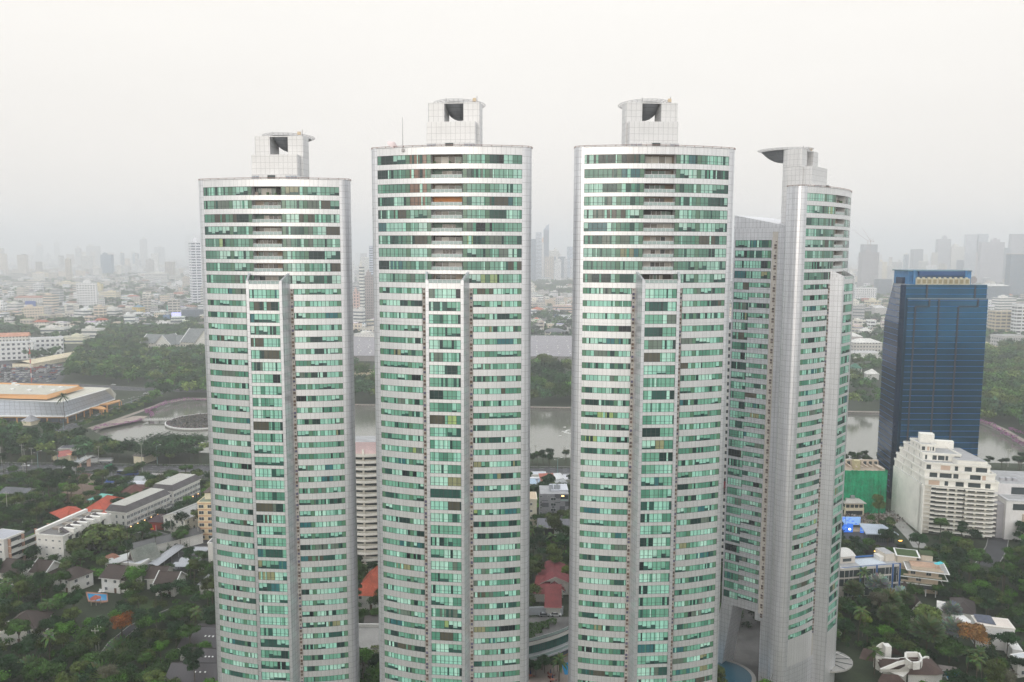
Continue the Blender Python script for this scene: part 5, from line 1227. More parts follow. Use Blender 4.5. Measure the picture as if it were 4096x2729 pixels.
for k in range(6):
    z = k * 3.0
    m = MB(); m.box(-.08, W_, -.1, 0, z + 2.7, z + 3.0, 'wall', srgb(186, 120, 84)); m.build('floor_band', T)
    for q in range(6): window(T, 1.6 + q * 4.2, z + .7, 0, 2.4, 1.6, 'f'); 
m = MB(); m.box(2, 10, 4, 12, 18.7, 22, 'wall', CREAM); m.box(1.4, 10.6, 3.4, 12.6, 22, 22.4, 'roof_tile', BROWN); m.build('penthouse', T); near(T, 'the cream and orange-brown flats')
# --- guard house with the red sign and its yellow triangle
T, W_, an = house('gate_house', 'dark roofed gate pavilion with a red sign bearing a yellow triangle', 'house', g(L3, 1270, 185, 4), g(L3, 1395, 190, 4), 9, 'hip', 2.2, srgb(84, 66, 70), wc=srgb(150, 70, 56), wins=False)
m = MB(); p = g(L3, 1325, 232); q = g(L3, 1290, 232) - T.location; m.box(2.2, 5.6, -2.6, -2.45, .6, 3.0, 'plain', srgb(196, 36, 30)); m.face([(3.1, -2.63, 1.0), (4.7, -2.63, 1.0), (3.9, -2.63, 2.5)], 'plain', srgb(240, 190, 60)); m.box(2.1, 2.2, -2.6, -2.4, 0, 3.1, 'white_paint'); m.box(5.6, 5.7, -2.6, -2.4, 0, 3.1, 'white_paint'); m.build('sign', T)
# --- long dark roof and the temple style roofs
T, W_, an = house('long_shed', 'long low building under a dark corrugated roof with white gable copings', 'building', g(L3, 1070, 385, 5), g(L3, 1210, 410, 5), 32, 'gable', 1.6, srgb(84, 84, 84), ax='y', rm='roof_metal', ov=.4, wins=False); T.rotation_euler[2] -= .42; near(T, 'the long dark shed')
T, W_, an = house('flat_roofed_house', 'white walled building with pale grey corrugated roof beside the stacked temple roof', 'building', g(L3, 905, 520, 5), g(L3, 950, 555, 5), 18, 'mono', .8, srgb(178, 180, 178), rm='roof_metal', wins=False); T.rotation_euler[2] = -.75
T, W_, an = house('stacked_roof_hall', 'white hall with a steep stacked grey-green tiled roof', 'hall', g(L3, 1110, 505, 5), g(L3, 1205, 516, 5), 10, 'gable', 4.4, srgb(142, 146, 138), ax='y', ov=.9, wsz=(1.0, 1.4)); T.rotation_euler[2] -= .35
m = MB()
for z, s in ((.25, .72), (.5, .46)):
    hx = W_ * s / 2; ze = 5 + 4.4 * (1 - s); m.face([(W_ / 2 - hx, 9.6, ze + z), (W_ / 2 - hx, 1.5, ze + z), (W_ / 2, 1.5, 9.4 + z), (W_ / 2, 9.6, 9.4 + z)], 'roof_tile', srgb(132, 138, 130)); m.face([(W_ / 2, 9.6, 9.4 + z), (W_ / 2, 1.5, 9.4 + z), (W_ / 2 + hx, 1.5, ze + z), (W_ / 2 + hx, 9.6, ze + z)], 'roof_tile', srgb(132, 138, 130))
m.face([(1.2, -1.0, 5.4), (W_ - 1.2, -1.0, 5.4), (W_ / 2, -1.0, 8.8)], 'plain', srgb(70, 62, 58)); m.build('stacked_tiers', T); near(T, 'the stacked temple roof')
house('annex', 'low white annex with a flat grey roof in front of the stacked roof hall', 'building', g(L3, 985, 545, 4), g(L3, 1208, 562, 4), 6, 'flat', rc=srgb(190, 192, 196), wins=False)
house('brown_roof_house', 'small orange-brown roof squeezed between the pale roof and the stacked temple roof', 'house', g(L3, 975, 530, 4.4), g(L3, 1060, 505, 4.4), 8, 'hip', 1.5, srgb(150, 104, 84), wins=False)
# --- arched carports
mat('carport', (.36, .37, .39), .45, .4, joints=(1.0, 50, .04, .85))
def carport(label, a, b, wd, h=3.0, rise=.9):
    W_, ang = frame(a, b); T = thing('carport', label, 'carport', (a.x, a.y, 0), ang, 'arched grey carports')
    m = MB(); n = 8
    for k in range(n):
        y0, y1 = wd * k / n, wd * (k + 1) / n; z = lambda y: h + rise * (1 - (2 * y / wd - 1) ** 2)
        m.face([(0, y0, z(y0)), (W_, y0, z(y0)), (W_, y1, z(y1)), (0, y1, z(y1))], 'carport'); m.face([(0, y0, z(y0) - .06), (0, y1, z(y1) - .06), (W_, y1, z(y1) - .06), (W_, y0, z(y0) - .06)], 'carport')
    m.build('roof', T)
    for k in range(int(W_ / 6) + 1):
        x = min(W_ - .3, .3 + k * 6)
        for y in (.3, wd - .3): m = MB(); m.tube((x, y, 0), (x, y, h), .08, 'steel'); m.build('post', T)
    for k in range(int(W_ / 7)): d = (b - a).normalized(); p = a + d * (k * 7 + 3.5) + Vector((-d.y, d.x, 0)) * wd / 2; EXC.append((p.x, p.y, 5))
carport('long curving grey carport running away beside the hedge row', g(L3, 1352, 572, 3), g(L3, 1590, 400, 3), 5.5)
carport('arched grey carport nearest the white wall, front one', g(L3, 1480, 575, 3), g(L3, 1715, 575, 3), 5); carport('arched grey carport just behind the front one', g(L3, 1535, 535, 3), g(L3, 1720, 535, 3), 5)
carport('arched grey carport in the middle of the yard', g(L3, 1610, 468, 3), g(L3, 1790, 468, 3), 5); carport('arched grey carport farthest back in the yard', g(L3, 1650, 440, 3), g(L3, 1800, 440, 3), 5)
T, W_, an = house('white_wall_building', 'tall blank white wall building hard against the leftmost tower', 'building', g(L3, 1788, 380, 14), g(L3, 2000, 380, 14), 12, 'flat', rc=srgb(100, 100, 100), wins=False, door=False)
wl = MB(); a, b_ = g(L3, 1700, 612), g(L3, 1900, 612); wl.obox((a.x, a.y), 0, 0, (b_ - a).length, 0, .3, 0, 2.2, 'wall', WHITE); tag(wl.build('garden_wall'), 'white garden wall in front of the blank white building', 'wall')
# --- brown roofed houses of the garden quarter
for i, (lb, a, b_, dep, ax, rf, rh, h, rz) in enumerate((
    ('brown tiled house at the far left below the left-edge flats', (-20, 612), (150, 638), 11, 'x', 'gable', 3.4, 5.5, .1),
    ('white house with brown gable roof, left of the two storey one with dormers', (262, 610), (395, 618), 9, 'x', 'gable', 3.2, 5.5, -.12),
    ('two storey white house with L shaped brown roof above the swimming pool', (478, 652), (620, 682), 10, 'x', 'hip', 2.8, 5.8, -.1),
    ('white house with a wide dark brown roof and open upper veranda', (870, 658), (1040, 665), 11, 'x', 'gable', 3.0, 6.5, -.12),
    ('dark roofed house tucked behind the white gabled one near the carports', (1262, 668), (1400, 672), 10, 'x', 'gable', 2.8, 5, .1),
    ('dark brown roofed house with white copings near the bottom of the tower', (1335, 712), (1500, 716), 9, 'x', 'gable', 3.0, 5.5, -.05),
    ('grey tiled hip roofed house against the leftmost tower', (1715, 725), (1850, 728), 9, 'x', 'hip', 3.0, 4.5, 0),
    ('brown hip roofed house with a pale annex at the lower left', (20, 1108), (285, 1108), 12, 'x', 'hip', 3.6, 6, .05))):
    T, W_, an = house('brown_roof_house', lb, 'house', g(L3, *a, h), g(L3, *b_, h), dep, rf, rh, srgb(72, 60, 55) if i not in (6,) else srgb(150, 152, 154), ax=ax, group='brown roofed garden houses'); T.rotation_euler[2] += rz
    near(T, [None, None, 'the L shaped brown roof', 'the open veranda house', None, 'the white coped dark roof', 'the grey hip roof', 'the lower left hip roof'][i])
    if i in (1, 3, 7):
        m = MB(); m.box(W_, W_ + 3.5, 1, dep - 2, 0, h - 1.6, 'wall', WHITE); m.face([(W_ - .1, .4, h - .6), (W_ + 4.1, .4, h - 1.9), (W_ + 4.1, dep - 1.4, h - 1.9), (W_ - .1, dep - 1.4, h - .6)], 'roof_tile', srgb(72, 60, 55)); m.build('lean_to', T)
    if i in (5, 1):
        for x in (-.75, W_ + .75):
            m = MB()
            for s_ in (0, 1): m.tube((x, -.7 if s_ == 0 else dep + .7, h - .4), (x, dep / 2, h + rh + .15), .22, 'white_paint', n=4)
            m.build('gable_coping', T)
house('white_annex', 'low white flat roofed annex at the lower left edge', 'building', g(L3, -60, 1150, 4), g(L3, 100, 1150, 4), 8, 'flat', rc=BROWN, wins=False)
for lb, a, b_, dep, h in (('largest dark tiled roof beside the foot of the leftmost tower', (1545, 1262), (1960, 1280), 17, 5), ('middle dark ribbed roof beside the foot of the leftmost tower', (1575, 1432), (1960, 1440), 12, 4.5), ('lowest dark ribbed roof with small skylights at the bottom edge', (1420, 1575), (1960, 1580), 13, 4.5)):
    T, W_, an = house('dark_roof_hall', lb, 'building', g(L3, *a, h), g(L3, *b_, h), dep, 'gable', 3.2, srgb(72, 68, 70), rm='roof_metal', group='dark roofed halls', wins=False); near(T, 'the dark roofed halls')
    m = MB()
    for k in range(3): x = W_ * (.4 + .08 * k); m.box(x, x + .5, dep * .25, dep * .25 + 1.4, h + 1.4, h + 1.85, 'white_paint')
    m.build('skylight', T)
# --- sheds and roofs along the near road
for i, (lb, a, b_, dep, h, rf, rh, rc, wc, rm) in enumerate((
    ('blue roofed white house by the near road', (1108, 1250), (1340, 1252), 8, 3.6, 'gable', 1.2, srgb(52, 84, 150), WHITE, 'roof_metal'),
    ('long flat canopy right of the blue roofed house', (1310, 1292), (1500, 1290), 8, 3.4, 'flat', 0, srgb(200, 202, 206), WHITE, 'roof_metal'),
    ('brown-red rusty hipped roof in front of the sheds', (1290, 1385), (1560, 1350), 14, 5, 'hip', 3, srgb(104, 62, 56), srgb(160, 120, 100), 'roof_tile'),
    ('orange lean-to roof under the rusty hipped roof', (1285, 1398), (1430, 1392), 3, 3.2, 'mono', .8, srgb(196, 100, 76), CREAM, 'roof_metal'),
    ('old brown hip roofed house among trees left of the teal roof', (650, 1362), (880, 1375), 13, 5.5, 'hip', 3.5, srgb(124, 104, 92), srgb(170, 150, 130), 'roof_tile'),
    ('small pale teal roof among the trees', (930, 1432), (1075, 1440), 9, 4, 'hip', 2, srgb(120, 190, 176), WHITE, 'roof_metal'),
    ('wide dark grey roof at the left edge below the road', (-60, 1410), (200, 1425), 18, 4, 'gable', 3.2, srgb(104, 106, 110), WHITE, 'roof_tile'),
    ('light grey shed roof beside the blue roofed house', (1390, 1238), (1510, 1240), 9, 4, 'gable', 1.6, srgb(164, 168, 170), WHITE, 'roof_metal'),
    ('pale long shed roof in front of the grey factory sheds', (1605, 1238), (1690, 1240), 14, 4.5, 'gable', 1.6, srgb(158, 162, 158), WHITE, 'roof_metal'),
    ('grey shed with a rust streaked roof by the road', (1560, 1208), (1640, 1210), 10, 4, 'gable', 1.5, srgb(150, 146, 142), WHITE, 'roof_metal'),
    ('small white gabled shed beside the farther townhouses', (1725, 1228), (1810, 1232), 8, 4, 'gable', 1.5, srgb(186, 190, 192), WHITE, 'roof_metal'),
    ('red-brown roof behind the small white gabled shed', (1760, 1200), (1880, 1200), 8, 4, 'gable', 1.4, srgb(120, 76, 66), CREAM, 'roof_metal'),
    ('dark rusty roof left of the stair bridge foot', (800, 1215), (880, 1225), 10, 4, 'gable', 2, srgb(116, 86, 80), CREAM, 'roof_tile'),
    ('small dark roof by the blue bus', (1120, 1215), (1240, 1225), 8, 3.6, 'hip', 1.8, srgb(86, 90, 100), WHITE, 'roof_tile'),
    ('grey roofed lake restaurant hidden left of the rain tree', (1395, 975), (1500, 985), 12, 5, 'hip', 4, srgb(128, 124, 120), CREAM, 'roof_tile'),
    ('red and grey layered restaurant roof behind the stair bridge', (615, 985), (755, 960), 12, 4, 'gable', 2, srgb(170, 96, 88), CREAM, 'roof_metal'),
    ('dark flat shop roof behind the layered red roof', (610, 910), (770, 905), 10, 4.5, 'flat', 0, srgb(90, 90, 96), WHITE, 'roof_metal'),
    ('small orange roofed gate behind the stair bridge', (735, 970), (800, 955), 6, 4, 'mono', 1, srgb(206, 140, 100), CREAM, 'roof_metal'),
    ('small grey thatched pavilion near the hall palm tree', (228, 612), (322, 618), 9, 3.5, 'hip', 4, srgb(176, 176, 180), CREAM, 'roof_tile'))):
    T, W_, an = house('roadside_building', lb, 'building', g(L2, *a, h), g(L2, *b_, h), dep, rf, rh, rc, wc, rm=rm, wins=i in (0, 4, 7), group=None)
    near(T, {0: 'the blue roofed house', 2: 'the rusty hipped roof', 4: 'the old brown hip roof', 5: 'the small teal roof', 6: 'the dark grey roof at the left edge', 14: 'the lake restaurant', 16: 'the dark shop roof'}.get(i))
# stair footbridge over the main road with white flags of netting
sb = thing('pedestrian_bridge', 'white stair footbridge over the main road wrapped in pale netting', 'footbridge', g(L2, 690, 1150))
A_, B_ = g(L2, 700, 1112, 6), g(L2, 935, 985, 6); d = B_ - A_; ang = math.atan2(d.y, d.x); LL = d.length; o = (A_.x - sb.location.x, A_.y - sb.location.y)
m = MB(); m.obox(o, ang, -2, LL, -1.6, 1.6, 5.6, 6.0, 'concrete'); m.build('deck', sb)
m = MB()
for x in (0, LL * .5, LL - 2): m.obox(o, ang, x, x + 1.2, -1, 1, 0, 5.6, 'wall', srgb(214, 180, 160))
m.build('pier', sb)
for nm, s_ in (('railing', -1), ('railing', 1)):
    m = MB(); m.obox(o, ang, -2, LL, s_ * 1.6 - .06, s_ * 1.6 + .06, 6.9, 7.1, 'white_paint'); m.obox(o, ang, -2, LL, s_ * 1.6 - .02, s_ * 1.6 + .02, 6.0, 6.5, 'white_paint')
    for k in range(int(LL / 2)): m.obox(o, ang, k * 2, k * 2 + .1, s_ * 1.6 - .05, s_ * 1.6 + .05, 6, 7, 'white_paint')
    m.build(nm, sb)
def stair(T, p, q, wd=1.3):
    m = MB(); p, q = Vector(p), Vector(q); d = q - p; n = 14; an = math.atan2(d.y, d.x); l = math.hypot(d.x, d.y)
    for k in range(n): z = p.z + d.z * k / n; m.obox((p.x, p.y), an, l * k / n, l * (k + 1) / n, -wd, wd, min(z, z) - .3, z + .1, 'concrete')
    for s_ in (-wd, wd):
        c = Vector((-math.sin(an), math.cos(an), 0)) * s_
        m.tube(p + c + Vector((0, 0, .9)), q + c + Vector((0, 0, .9)), .09, 'white_paint', n=4); m.tube(p + c + Vector((0, 0, .1)), q + c + Vector((0, 0, .1)), .2, 'white_paint', n=4)
    m.build('stair', T)
so = Vector((sb.location.x, sb.location.y, 0))
stair(sb, A_ - so, g(L2, 800, 1120, 2.6) - so + Vector((0, -3, 0))); stair(sb, A_ - so, g(L2, 655, 1150, 0) - so); stair(sb, B_ - so, g(L2, 1000, 985, 2) - so); stair(sb, g(L2, 930, 1000, 5.5) - so, g(L2, 830, 1065, 0) - so)
m = MB(); rr_ = random.Random(2)
for k in range(16):
    x = LL * (.12 + .62 * k / 16); c, s = math.cos(ang), math.sin(ang); hgt = rr_.uniform(1.2, 4.2)
    m.face([(o[0] + x * c, o[1] + x * s, 6.2), (o[0] + (x + 1.6) * c, o[1] + (x + 1.6) * s, 6.2), (o[0] + (x + rr_.uniform(0, 1.6)) * c, o[1] + (x + .8) * s + .5, 6.2 + hgt)], 'plain', srgb(206, 210, 214))
m.build('netting', sb)
# green road sign on a gantry post
T = thing('road_sign', 'green direction sign on posts over the main road right of the stair bridge', 'sign', g(L2, 1125, 1135)); p = g(L2, 1085, 1125, 5) - T.location; 
m = MB(); A_ = g(L2, 1085, 1120, 6.2) - Vector((T.location.x, T.location.y, 0)); B_ = g(L2, 1170, 1085, 6.2) - Vector((T.location.x, T.location.y, 0))
d = B_ - A_; m.obox((A_.x, A_.y), math.atan2(d.y, d.x), 0, d.length, -.1, .1, 4.2, 8, 'plain', srgb(30, 130, 90)); 
for q in range(3): m.obox((A_.x, A_.y), math.atan2(d.y, d.x), 1 + q * d.length / 3, 1 + q * d.length / 3 + d.length * .2, -.13, -.1, 5.2, 6.6, 'plain', srgb(150, 200, 180))
m.build('panel', T)
m = MB(); m.tube((A_.x + .3, A_.y, 0), (A_.x + .3, A_.y, 8), .14, 'steel'); m.tube((B_.x - .3, B_.y, 0), (B_.x - .3, B_.y, 8), .14, 'steel'); m.build('posts', T)
# poles and lamps
def pole(r, x, y, h, label, name='utility_pole', arm=True, c=srgb(170, 168, 160)):
    p = g(r, x, y); T = thing(name, label, 'pole' if name != 'street_lamp' else 'street lamp', p, 0, 'utility poles' if name != 'street_lamp' else 'street lamps')
    m = MB(); m.tube((0, 0, 0), (0, 0, h), .22, 'plain', c, r2=.13); m.build('post', T)
    m = MB()
    if name == 'street_lamp': m.tube((0, 0, h), (2.2, 0, h + .6), .07, 'steel', n=4); m.box(1.8, 2.9, -.18, .18, h + .5, h + .68, 'white_paint'); m.tube((0, 0, h - 1), (-1.6, 0, h - .7), .06, 'steel', n=4); m.box(-2.2, -1.5, -.15, .15, h - .75, h - .6, 'white_paint')
    else:
        m.box(-1.3, 1.3, -.08, .08, h - 1, h - .85, 'plain', c)
        for q in (-1.1, 0, 1.1): m.tube((q, 0, h - .85), (q, 0, h - .5), .07, 'frame_white', n=5)
    m.build('lamp_arm' if name == 'street_lamp' else 'crossarm', T)
for r, x, y, h, lb in ((L2, 243, 1148, 18, 'tall concrete power pole left of the stair bridge'), (L2, 1490, 1190, 21, 'tall concrete power pole in front of the rain tree'), (L2, 258, 1060, 10, 'thin pole beyond the road behind the left power pole'), (L2, 335, 1060, 11, 'thin pole beyond the road left of the stair bridge'), (L2, 790, 1195, 12, 'concrete pole beside the stair foot'), (L2, 1035, 1060, 12, 'slim pole at the right stair of the bridge'), (L2, 15, 1055, 11, 'thin pole at the left edge by the road'), (L3, 68, 175, 15, 'concrete power pole among trees at far left'), (C1, 545, 190, 9, 'slim pole among lakeside trees in the central gap'), (C1, 168, 170, 9, 'slim pole at the left of the central gap'), (Q2, 1912, 960, 12, 'power pole by the lake right of the blue tower'), (L3, 1475, 330, 11, 'concrete pole by the temple lane'), (L3, 1708, 370, 12, 'concrete pole near the cream flats'), (L3, 850, 1290, 9, 'thin pole by the garden lane'), (L3, 828, 1320, 9, 'second thin pole by the garden lane')):
    pole(r, x, y, h, lb)
for r, x, y, h, lb in ((L2, 400, 1130, 12, 'double arm street lamp left of the stair bridge'), (L2, 1645, 1060, 12, 'curved street lamp in front of the rain tree'), (L2, 795, 660, 9, 'street lamp on the hall road nearest the palm'), (L2, 1265, 505, 9, 'street lamp on the hall road near the orange canopy'), (L2, 1375, 475, 9, 'street lamp between hall road and lake walk'), (L2, 1475, 440, 8, 'small street lamp farther along the hall road'), (L2, 1570, 400, 8, 'farthest street lamp of the hall road'), (L2, 665, 700, 8, 'street lamp at the near bend of the hall road'), (C1, 458, 385, 10, 'street lamp on the verge in the central gap'), (Q2, 1985, 130, 14, 'tall lamp post in the park above the right lake shore'), (L2, 890, 985, 10, 'lamp standing through the stair bridge'), (L2, 605, 1055, 9, 'short lamp left of the stair bridge')):
    pole(r, x, y, h, lb, 'street_lamp', c=srgb(120, 150, 150))
mst = thing('radio_mast', 'red and white lattice mast by the car park', 'mast', g(L2, 330, 210)); m = MB()
for k in range(8): m.tube((0, 0, k * 5), (0, 0, k * 5 + 5), .45, 'plain', (srgb(190, 80, 70) if k % 2 == 0 else srgb(220, 214, 210)), n=5)
m.build('shaft', mst); m = MB(); m.tube((0, 0, 30), (0, 0, 31), 1.2, 'plain', srgb(190, 80, 70)); m.tube((0, 0, 40), (0, 0, 46), .12, 'steel'); m.build('antenna', mst)
# billboards
for r, xl, xr, yt, yb, cc, lb, lit in ((L1, 1793, 1892, 915, 968, srgb(176, 176, 228), 'lilac lit video screen below the striped tower', 1.2), (L1, 262, 376, 795, 866, srgb(60, 90, 160), 'dark blue billboard below the red-roofed school', 0), (L1, 1632, 1690, 1030, 1058, srgb(250, 220, 230), 'small glowing pink-white screen by the elevated road', 2.0), (L1, 1742, 1790, 840, 912, srgb(110, 176, 160), 'green netted hoarding beside the striped tower', 0), (L1, 1705, 1775, 940, 1000, srgb(110, 140, 180), 'pale blue billboard left of the lilac screen', 0)):
    a = G(*r(xl, yb + 30)); b_ = G(*r(xr, yb + 30)); pa, pb = atD(*r(xl, yt), a.y), atD(*r(xr, yb), a.y)
    T = thing('billboard', lb, 'billboard', (pa.x, a.y, 0)); m = MB(); nm = 'screen_' + str(len(M)); mat(nm, cc, .5, emit=((*cc, lit) if lit else None))
    m.box(0, pb.x - pa.x, 0, .8, pb.z, pa.z, nm); m.build('panel', T); m = MB()
    for x in (.2, .8): m.box((pb.x - pa.x) * x - .5, (pb.x - pa.x) * x + .5, 0.9, 1.9, 0, pa.z - 1, 'steel')
    m.build('frame', T)
# --- swimming pool in the left garden
mat('pool', (.015, .24, .48), .12, noise=[(.3, .12)]); mat('deck', (.36, .19, .13), .8, joints=(.6, .6, .04, .8)); mat('pool_dark', (.004, .07, .11), .3, 0, .2)
T = thing('swimming_pool', 'bright blue garden pool with a red-brown deck', 'swimming pool', g(L3, 835, 850)); o = T.location
m = MB(); P_ = [g(L3, *p) - o for p in ((735, 795), (925, 812), (930, 880), (880, 890), (760, 880))]; m.prism([(p.x, p.y) for p in P_], .05, .3, 'deck'); m.build('deck', T)
m = MB(); P_ = [g(L3, *p) - o for p in ((752, 812), (918, 820), (918, 870), (850, 875), (768, 868))]; m.face([(p.x, p.y, .32) for p in P_][::-1] if False else [(p.x, p.y, .32) for p in P_], 'pool'); m.build('water', T)
EXC += [(o.x, o.y, 9), (o.x - 4, o.y, 6), (o.x + 4, o.y - 2, 7), (o.x + 1, o.y - 9, 5)]; near(T, 'the bright blue pool')
T = thing('gazebo', 'small red tiled gazebo with pale posts at the pool edge', 'gazebo', g(L3, 825, 895)); m = MB()
for k in range(6):
    a, b_ = R_(60 * k), R_(60 * k + 60); m.face([(2.2 * math.cos(a), 2.2 * math.sin(a), 2.4), (2.2 * math.cos(b_), 2.2 * math.sin(b_), 2.4), (0, 0, 3.7)], 'roof_tile', srgb(176, 96, 76))
m.build('roof', T); m = MB()
for k in range(6): a = R_(60 * k); m.tube((1.9 * math.cos(a), 1.9 * math.sin(a), 0), (1.9 * math.cos(a), 1.9 * math.sin(a), 2.4), .1, 'wall', srgb(190, 180, 160))
m.build('posts', T)
for x, lb in ((862, 'white garden chair at the pool, left one'), (893, 'white garden chair at the pool, right one')):
    T = thing('garden_chair', lb, 'chair', g(L3, x, 797), 0, 'white chairs at the pool'); m = MB(); m.box(-.6, .6, -.6, .6, .35, .5, 'white_paint'); m.build('seat', T); m = MB(); m.box(-.6, .6, .5, .65, .5, 1.3, 'white_paint'); m.build('backrest', T)
# ------------------------------------------------------------------ blue glass office tower
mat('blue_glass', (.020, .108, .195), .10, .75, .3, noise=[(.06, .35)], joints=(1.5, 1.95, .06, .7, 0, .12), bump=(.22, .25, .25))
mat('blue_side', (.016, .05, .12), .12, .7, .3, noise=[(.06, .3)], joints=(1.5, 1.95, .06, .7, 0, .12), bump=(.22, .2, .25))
mat('channel', (.035, .03, .04), .6); mat('blue_trim', (.015, .11, .34), .35); mat('blue_panel', (.05, .2, .42), .5, noise=[(.3, .3)])
BT = thing('blue_glass_tower', 'dark blue mirrored office tower with bright blue floor lines', 'tower', (0, 0, 0)); DB = 440
a, b_ = atD(*Q1(850, 622), DB), atD(*Q1(1697, 628), DB); HB = (a.z + b_.z) / 2; x0, x1 = a.x, b_.x; BT.location = (x0, DB, 0); Wb = x1 - x0; dB = 27
NB = BT.location.copy()
m = MB()
zs_ = HB - (atD(*Q1(850, 990), DB).z - 0); ZC = atD(*Q1(620, 985), DB + dB).z
m.face([(0, 0, 0), (Wb, 0, 0), (Wb, 0, HB), (0, 0, HB)], 'blue_glass', None, [(0, 0), (Wb, 0), (Wb, HB), (0, HB)])
# left side leans out to the rear below the knee
A = [(0, 0), (-2.2, 3.5)]; 
ul = atD(*Q1(716, 597), DB + dB).x - x0; ll = min(ul - 3, atD(*Q1(622, 985), DB + dB).x - x0)
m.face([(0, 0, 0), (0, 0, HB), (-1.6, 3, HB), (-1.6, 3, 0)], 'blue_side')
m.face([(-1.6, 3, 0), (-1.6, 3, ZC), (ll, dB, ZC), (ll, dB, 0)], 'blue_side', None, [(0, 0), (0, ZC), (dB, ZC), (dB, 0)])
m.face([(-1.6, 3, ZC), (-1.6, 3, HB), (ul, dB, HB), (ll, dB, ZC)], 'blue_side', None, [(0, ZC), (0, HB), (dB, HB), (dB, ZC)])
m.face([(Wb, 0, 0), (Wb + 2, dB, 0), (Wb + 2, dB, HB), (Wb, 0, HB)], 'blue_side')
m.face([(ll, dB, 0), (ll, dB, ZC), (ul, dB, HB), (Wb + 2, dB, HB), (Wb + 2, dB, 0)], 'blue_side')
m.face([(0, 0, HB), (Wb, 0, HB), (Wb + 2, dB, HB), (ul, dB, HB), (-1.6, 3, HB)], 'roof_grey'); m.build('curtain_wall', BT)
zl = atD(*Q1(860, 775), DB).z
m = MB(); m.box(.9, Wb + .35, -1.1, 0, 0, zl, 'blue_glass'); m.build('lower_bay', BT)
m = MB(); dz = 7.0; z = HB - 2.3; k = 0
dz = (atD(*Q1(1000, 820), DB).z - atD(*Q1(1000, 1165), DB).z) / 5.5
z = HB - 2
while z > 1:
    y = -.03 if z > zl else -1.13
    m.box((0 if z > zl else .9), Wb + .38, y - .12, y + .02, z, z + .26, 'blue_trim')
    xa, ya, xb, yb_ = -1.6, 3, (ll if z < ZC else ll + (ul - ll) * (z - ZC) / (HB - ZC)), dB
    m.face([(xa - .08, ya, z), (xb - .08, yb_, z), (xb - .08, yb_, z + .3), (xa - .08, ya, z + .3)][::-1], 'blue_trim')
    z -= dz
m.build('floor_lines', BT)
m = MB(); X = lambda q: (q - 850) / (1697 - 850) * Wb
for q, za, zb in ((1068, zl, HB), (1572, zl, HB), (945, 0, zl - 4), (1190, 0, zl), (1397, 0, zl - 4), (1090, zl - 4, zl), (1598, zl - 4, zl)): y = -1.3 if zb <= zl else -.2; m.box(X(q) - .35, X(q) + .35, y - .2, y + .3, za, zb, 'channel')
for q0, q1 in ((945, 1090), (1397, 1598)): m.box(X(q0), X(q1), -1.35, -1.1, zl - 4.3, zl - 3.6, 'channel')
m.box(.9, Wb + .4, -1.2, 0, zl, zl + .5, 'steel_dark'); m.build('service_channels', BT)
m = MB(); zt_ = atD(*Q1(1200, 465), DB + 6).z
K = lambda q, y: X(q) + y * x0 / DB
m.box(K(870, 5), K(1530, 5), 5, 22, HB, zt_ - 1.0, 'blue_panel'); m.box(K(865, 4), K(1535, 4), 4, 23, zt_ - 1.0, zt_ - .5, 'wall', srgb(96, 128, 140)); m.box(K(985, 3), K(1490, 3), 3.2, 5.0, zt_ - 3.4, zt_ - 1.0, 'wall', srgb(50, 84, 130))
m.box(X(985), X(1490), 4.4, 5.05, HB + 1, zt_ - 3.6, 'wall', srgb(80, 110, 140)); m.box(K(800, 9), K(868, 9), 9, 16, HB, HB + 3.6, 'blue_side')
for q in (960, 1500): m.box(X(q) - .5, X(q) + .5, 2.6, 3.6, HB, zt_ - .6, 'blue_panel')
m.build('rooftop_frame', BT)
for k in range(10):
    m = MB(); xx = X(968) + k * (X(1530) - X(968)) / 10; m.box(xx, xx + (X(1530) - X(968)) / 10 - .25, 1.0, 3.2, HB, HB + 3.3, 'wall', srgb(200, 194, 174)); m.box(xx + .2, xx + 2, .93, 1.0, HB + .5, HB + 2.8, 'wall', srgb(150, 140, 110)); m.tube((xx + 1.1, 2, HB + 3.3), (xx + 1.1, 2, HB + 3.9), .7, 'wall', srgb(214, 206, 180), n=8); m.build('cooling_unit', BT)
m = MB(); m.tube((X(1630), 8, HB), (X(1630), 8, HB + 2), .2, 'steel'); m.tube((X(1630), 7.5, HB + 2.3), (X(1630), 8.2, HB + 2.3), 2.0, 'steel', n=14, r2=.3); m.build('dish', BT)
m = MB()
for q in range(5): m.box(q * 2.2 - .5, q * 2.2 + .1, -1.6, -1.0, 0, 26, 'wall', srgb(130, 124, 128))
m.build('entrance_fins', BT)
for q in range(3):
    for w_ in range(3): EXC.append((x0 + Wb * (q + .5) / 3, DB + w_ * 9, 11))
near(BT, 'the blue glass tower')
# ------------------------------------------------------------------ green netted building under demolition
mat('green_net', (.012, .36, .17), .8, noise=[(.18, .45), (1.2, .25)], bump=(.5, .6, .4))
a, b_ = g(Q2, -120, 1440), g(Q2, 632, 1452); Wn, an = frame(a, b_); Hn = atD(*Q2(630, 1003), b_.y).z
T = thing('netted_building', 'building site wrapped in bright green safety netting', 'building', a, an); near(T, 'the green netted building')
m = MB(); n = 60
def netx(i): return (Wn * i / n, .35 * math.sin(i * 1.7) + .25 * math.sin(i * .63))
for i in range(n): p, q = netx(i), netx(i + 1); m.face([(*p, 0), (*q, 0), (*q, Hn), (*p, Hn)], 'green_net')
for i in range(16): y0, y1 = i * 11.5 / 16, (i + 1) * 11.5 / 16; m.face([(Wn + .3 * math.sin(i * 2), y0, 0), (Wn + .3 * math.sin((i + 1) * 2), y1, 0), (Wn + .3 * math.sin((i + 1) * 2), y1, Hn), (Wn + .3 * math.sin(i * 2), y0, Hn)], 'green_net')
m.build('netting', T)
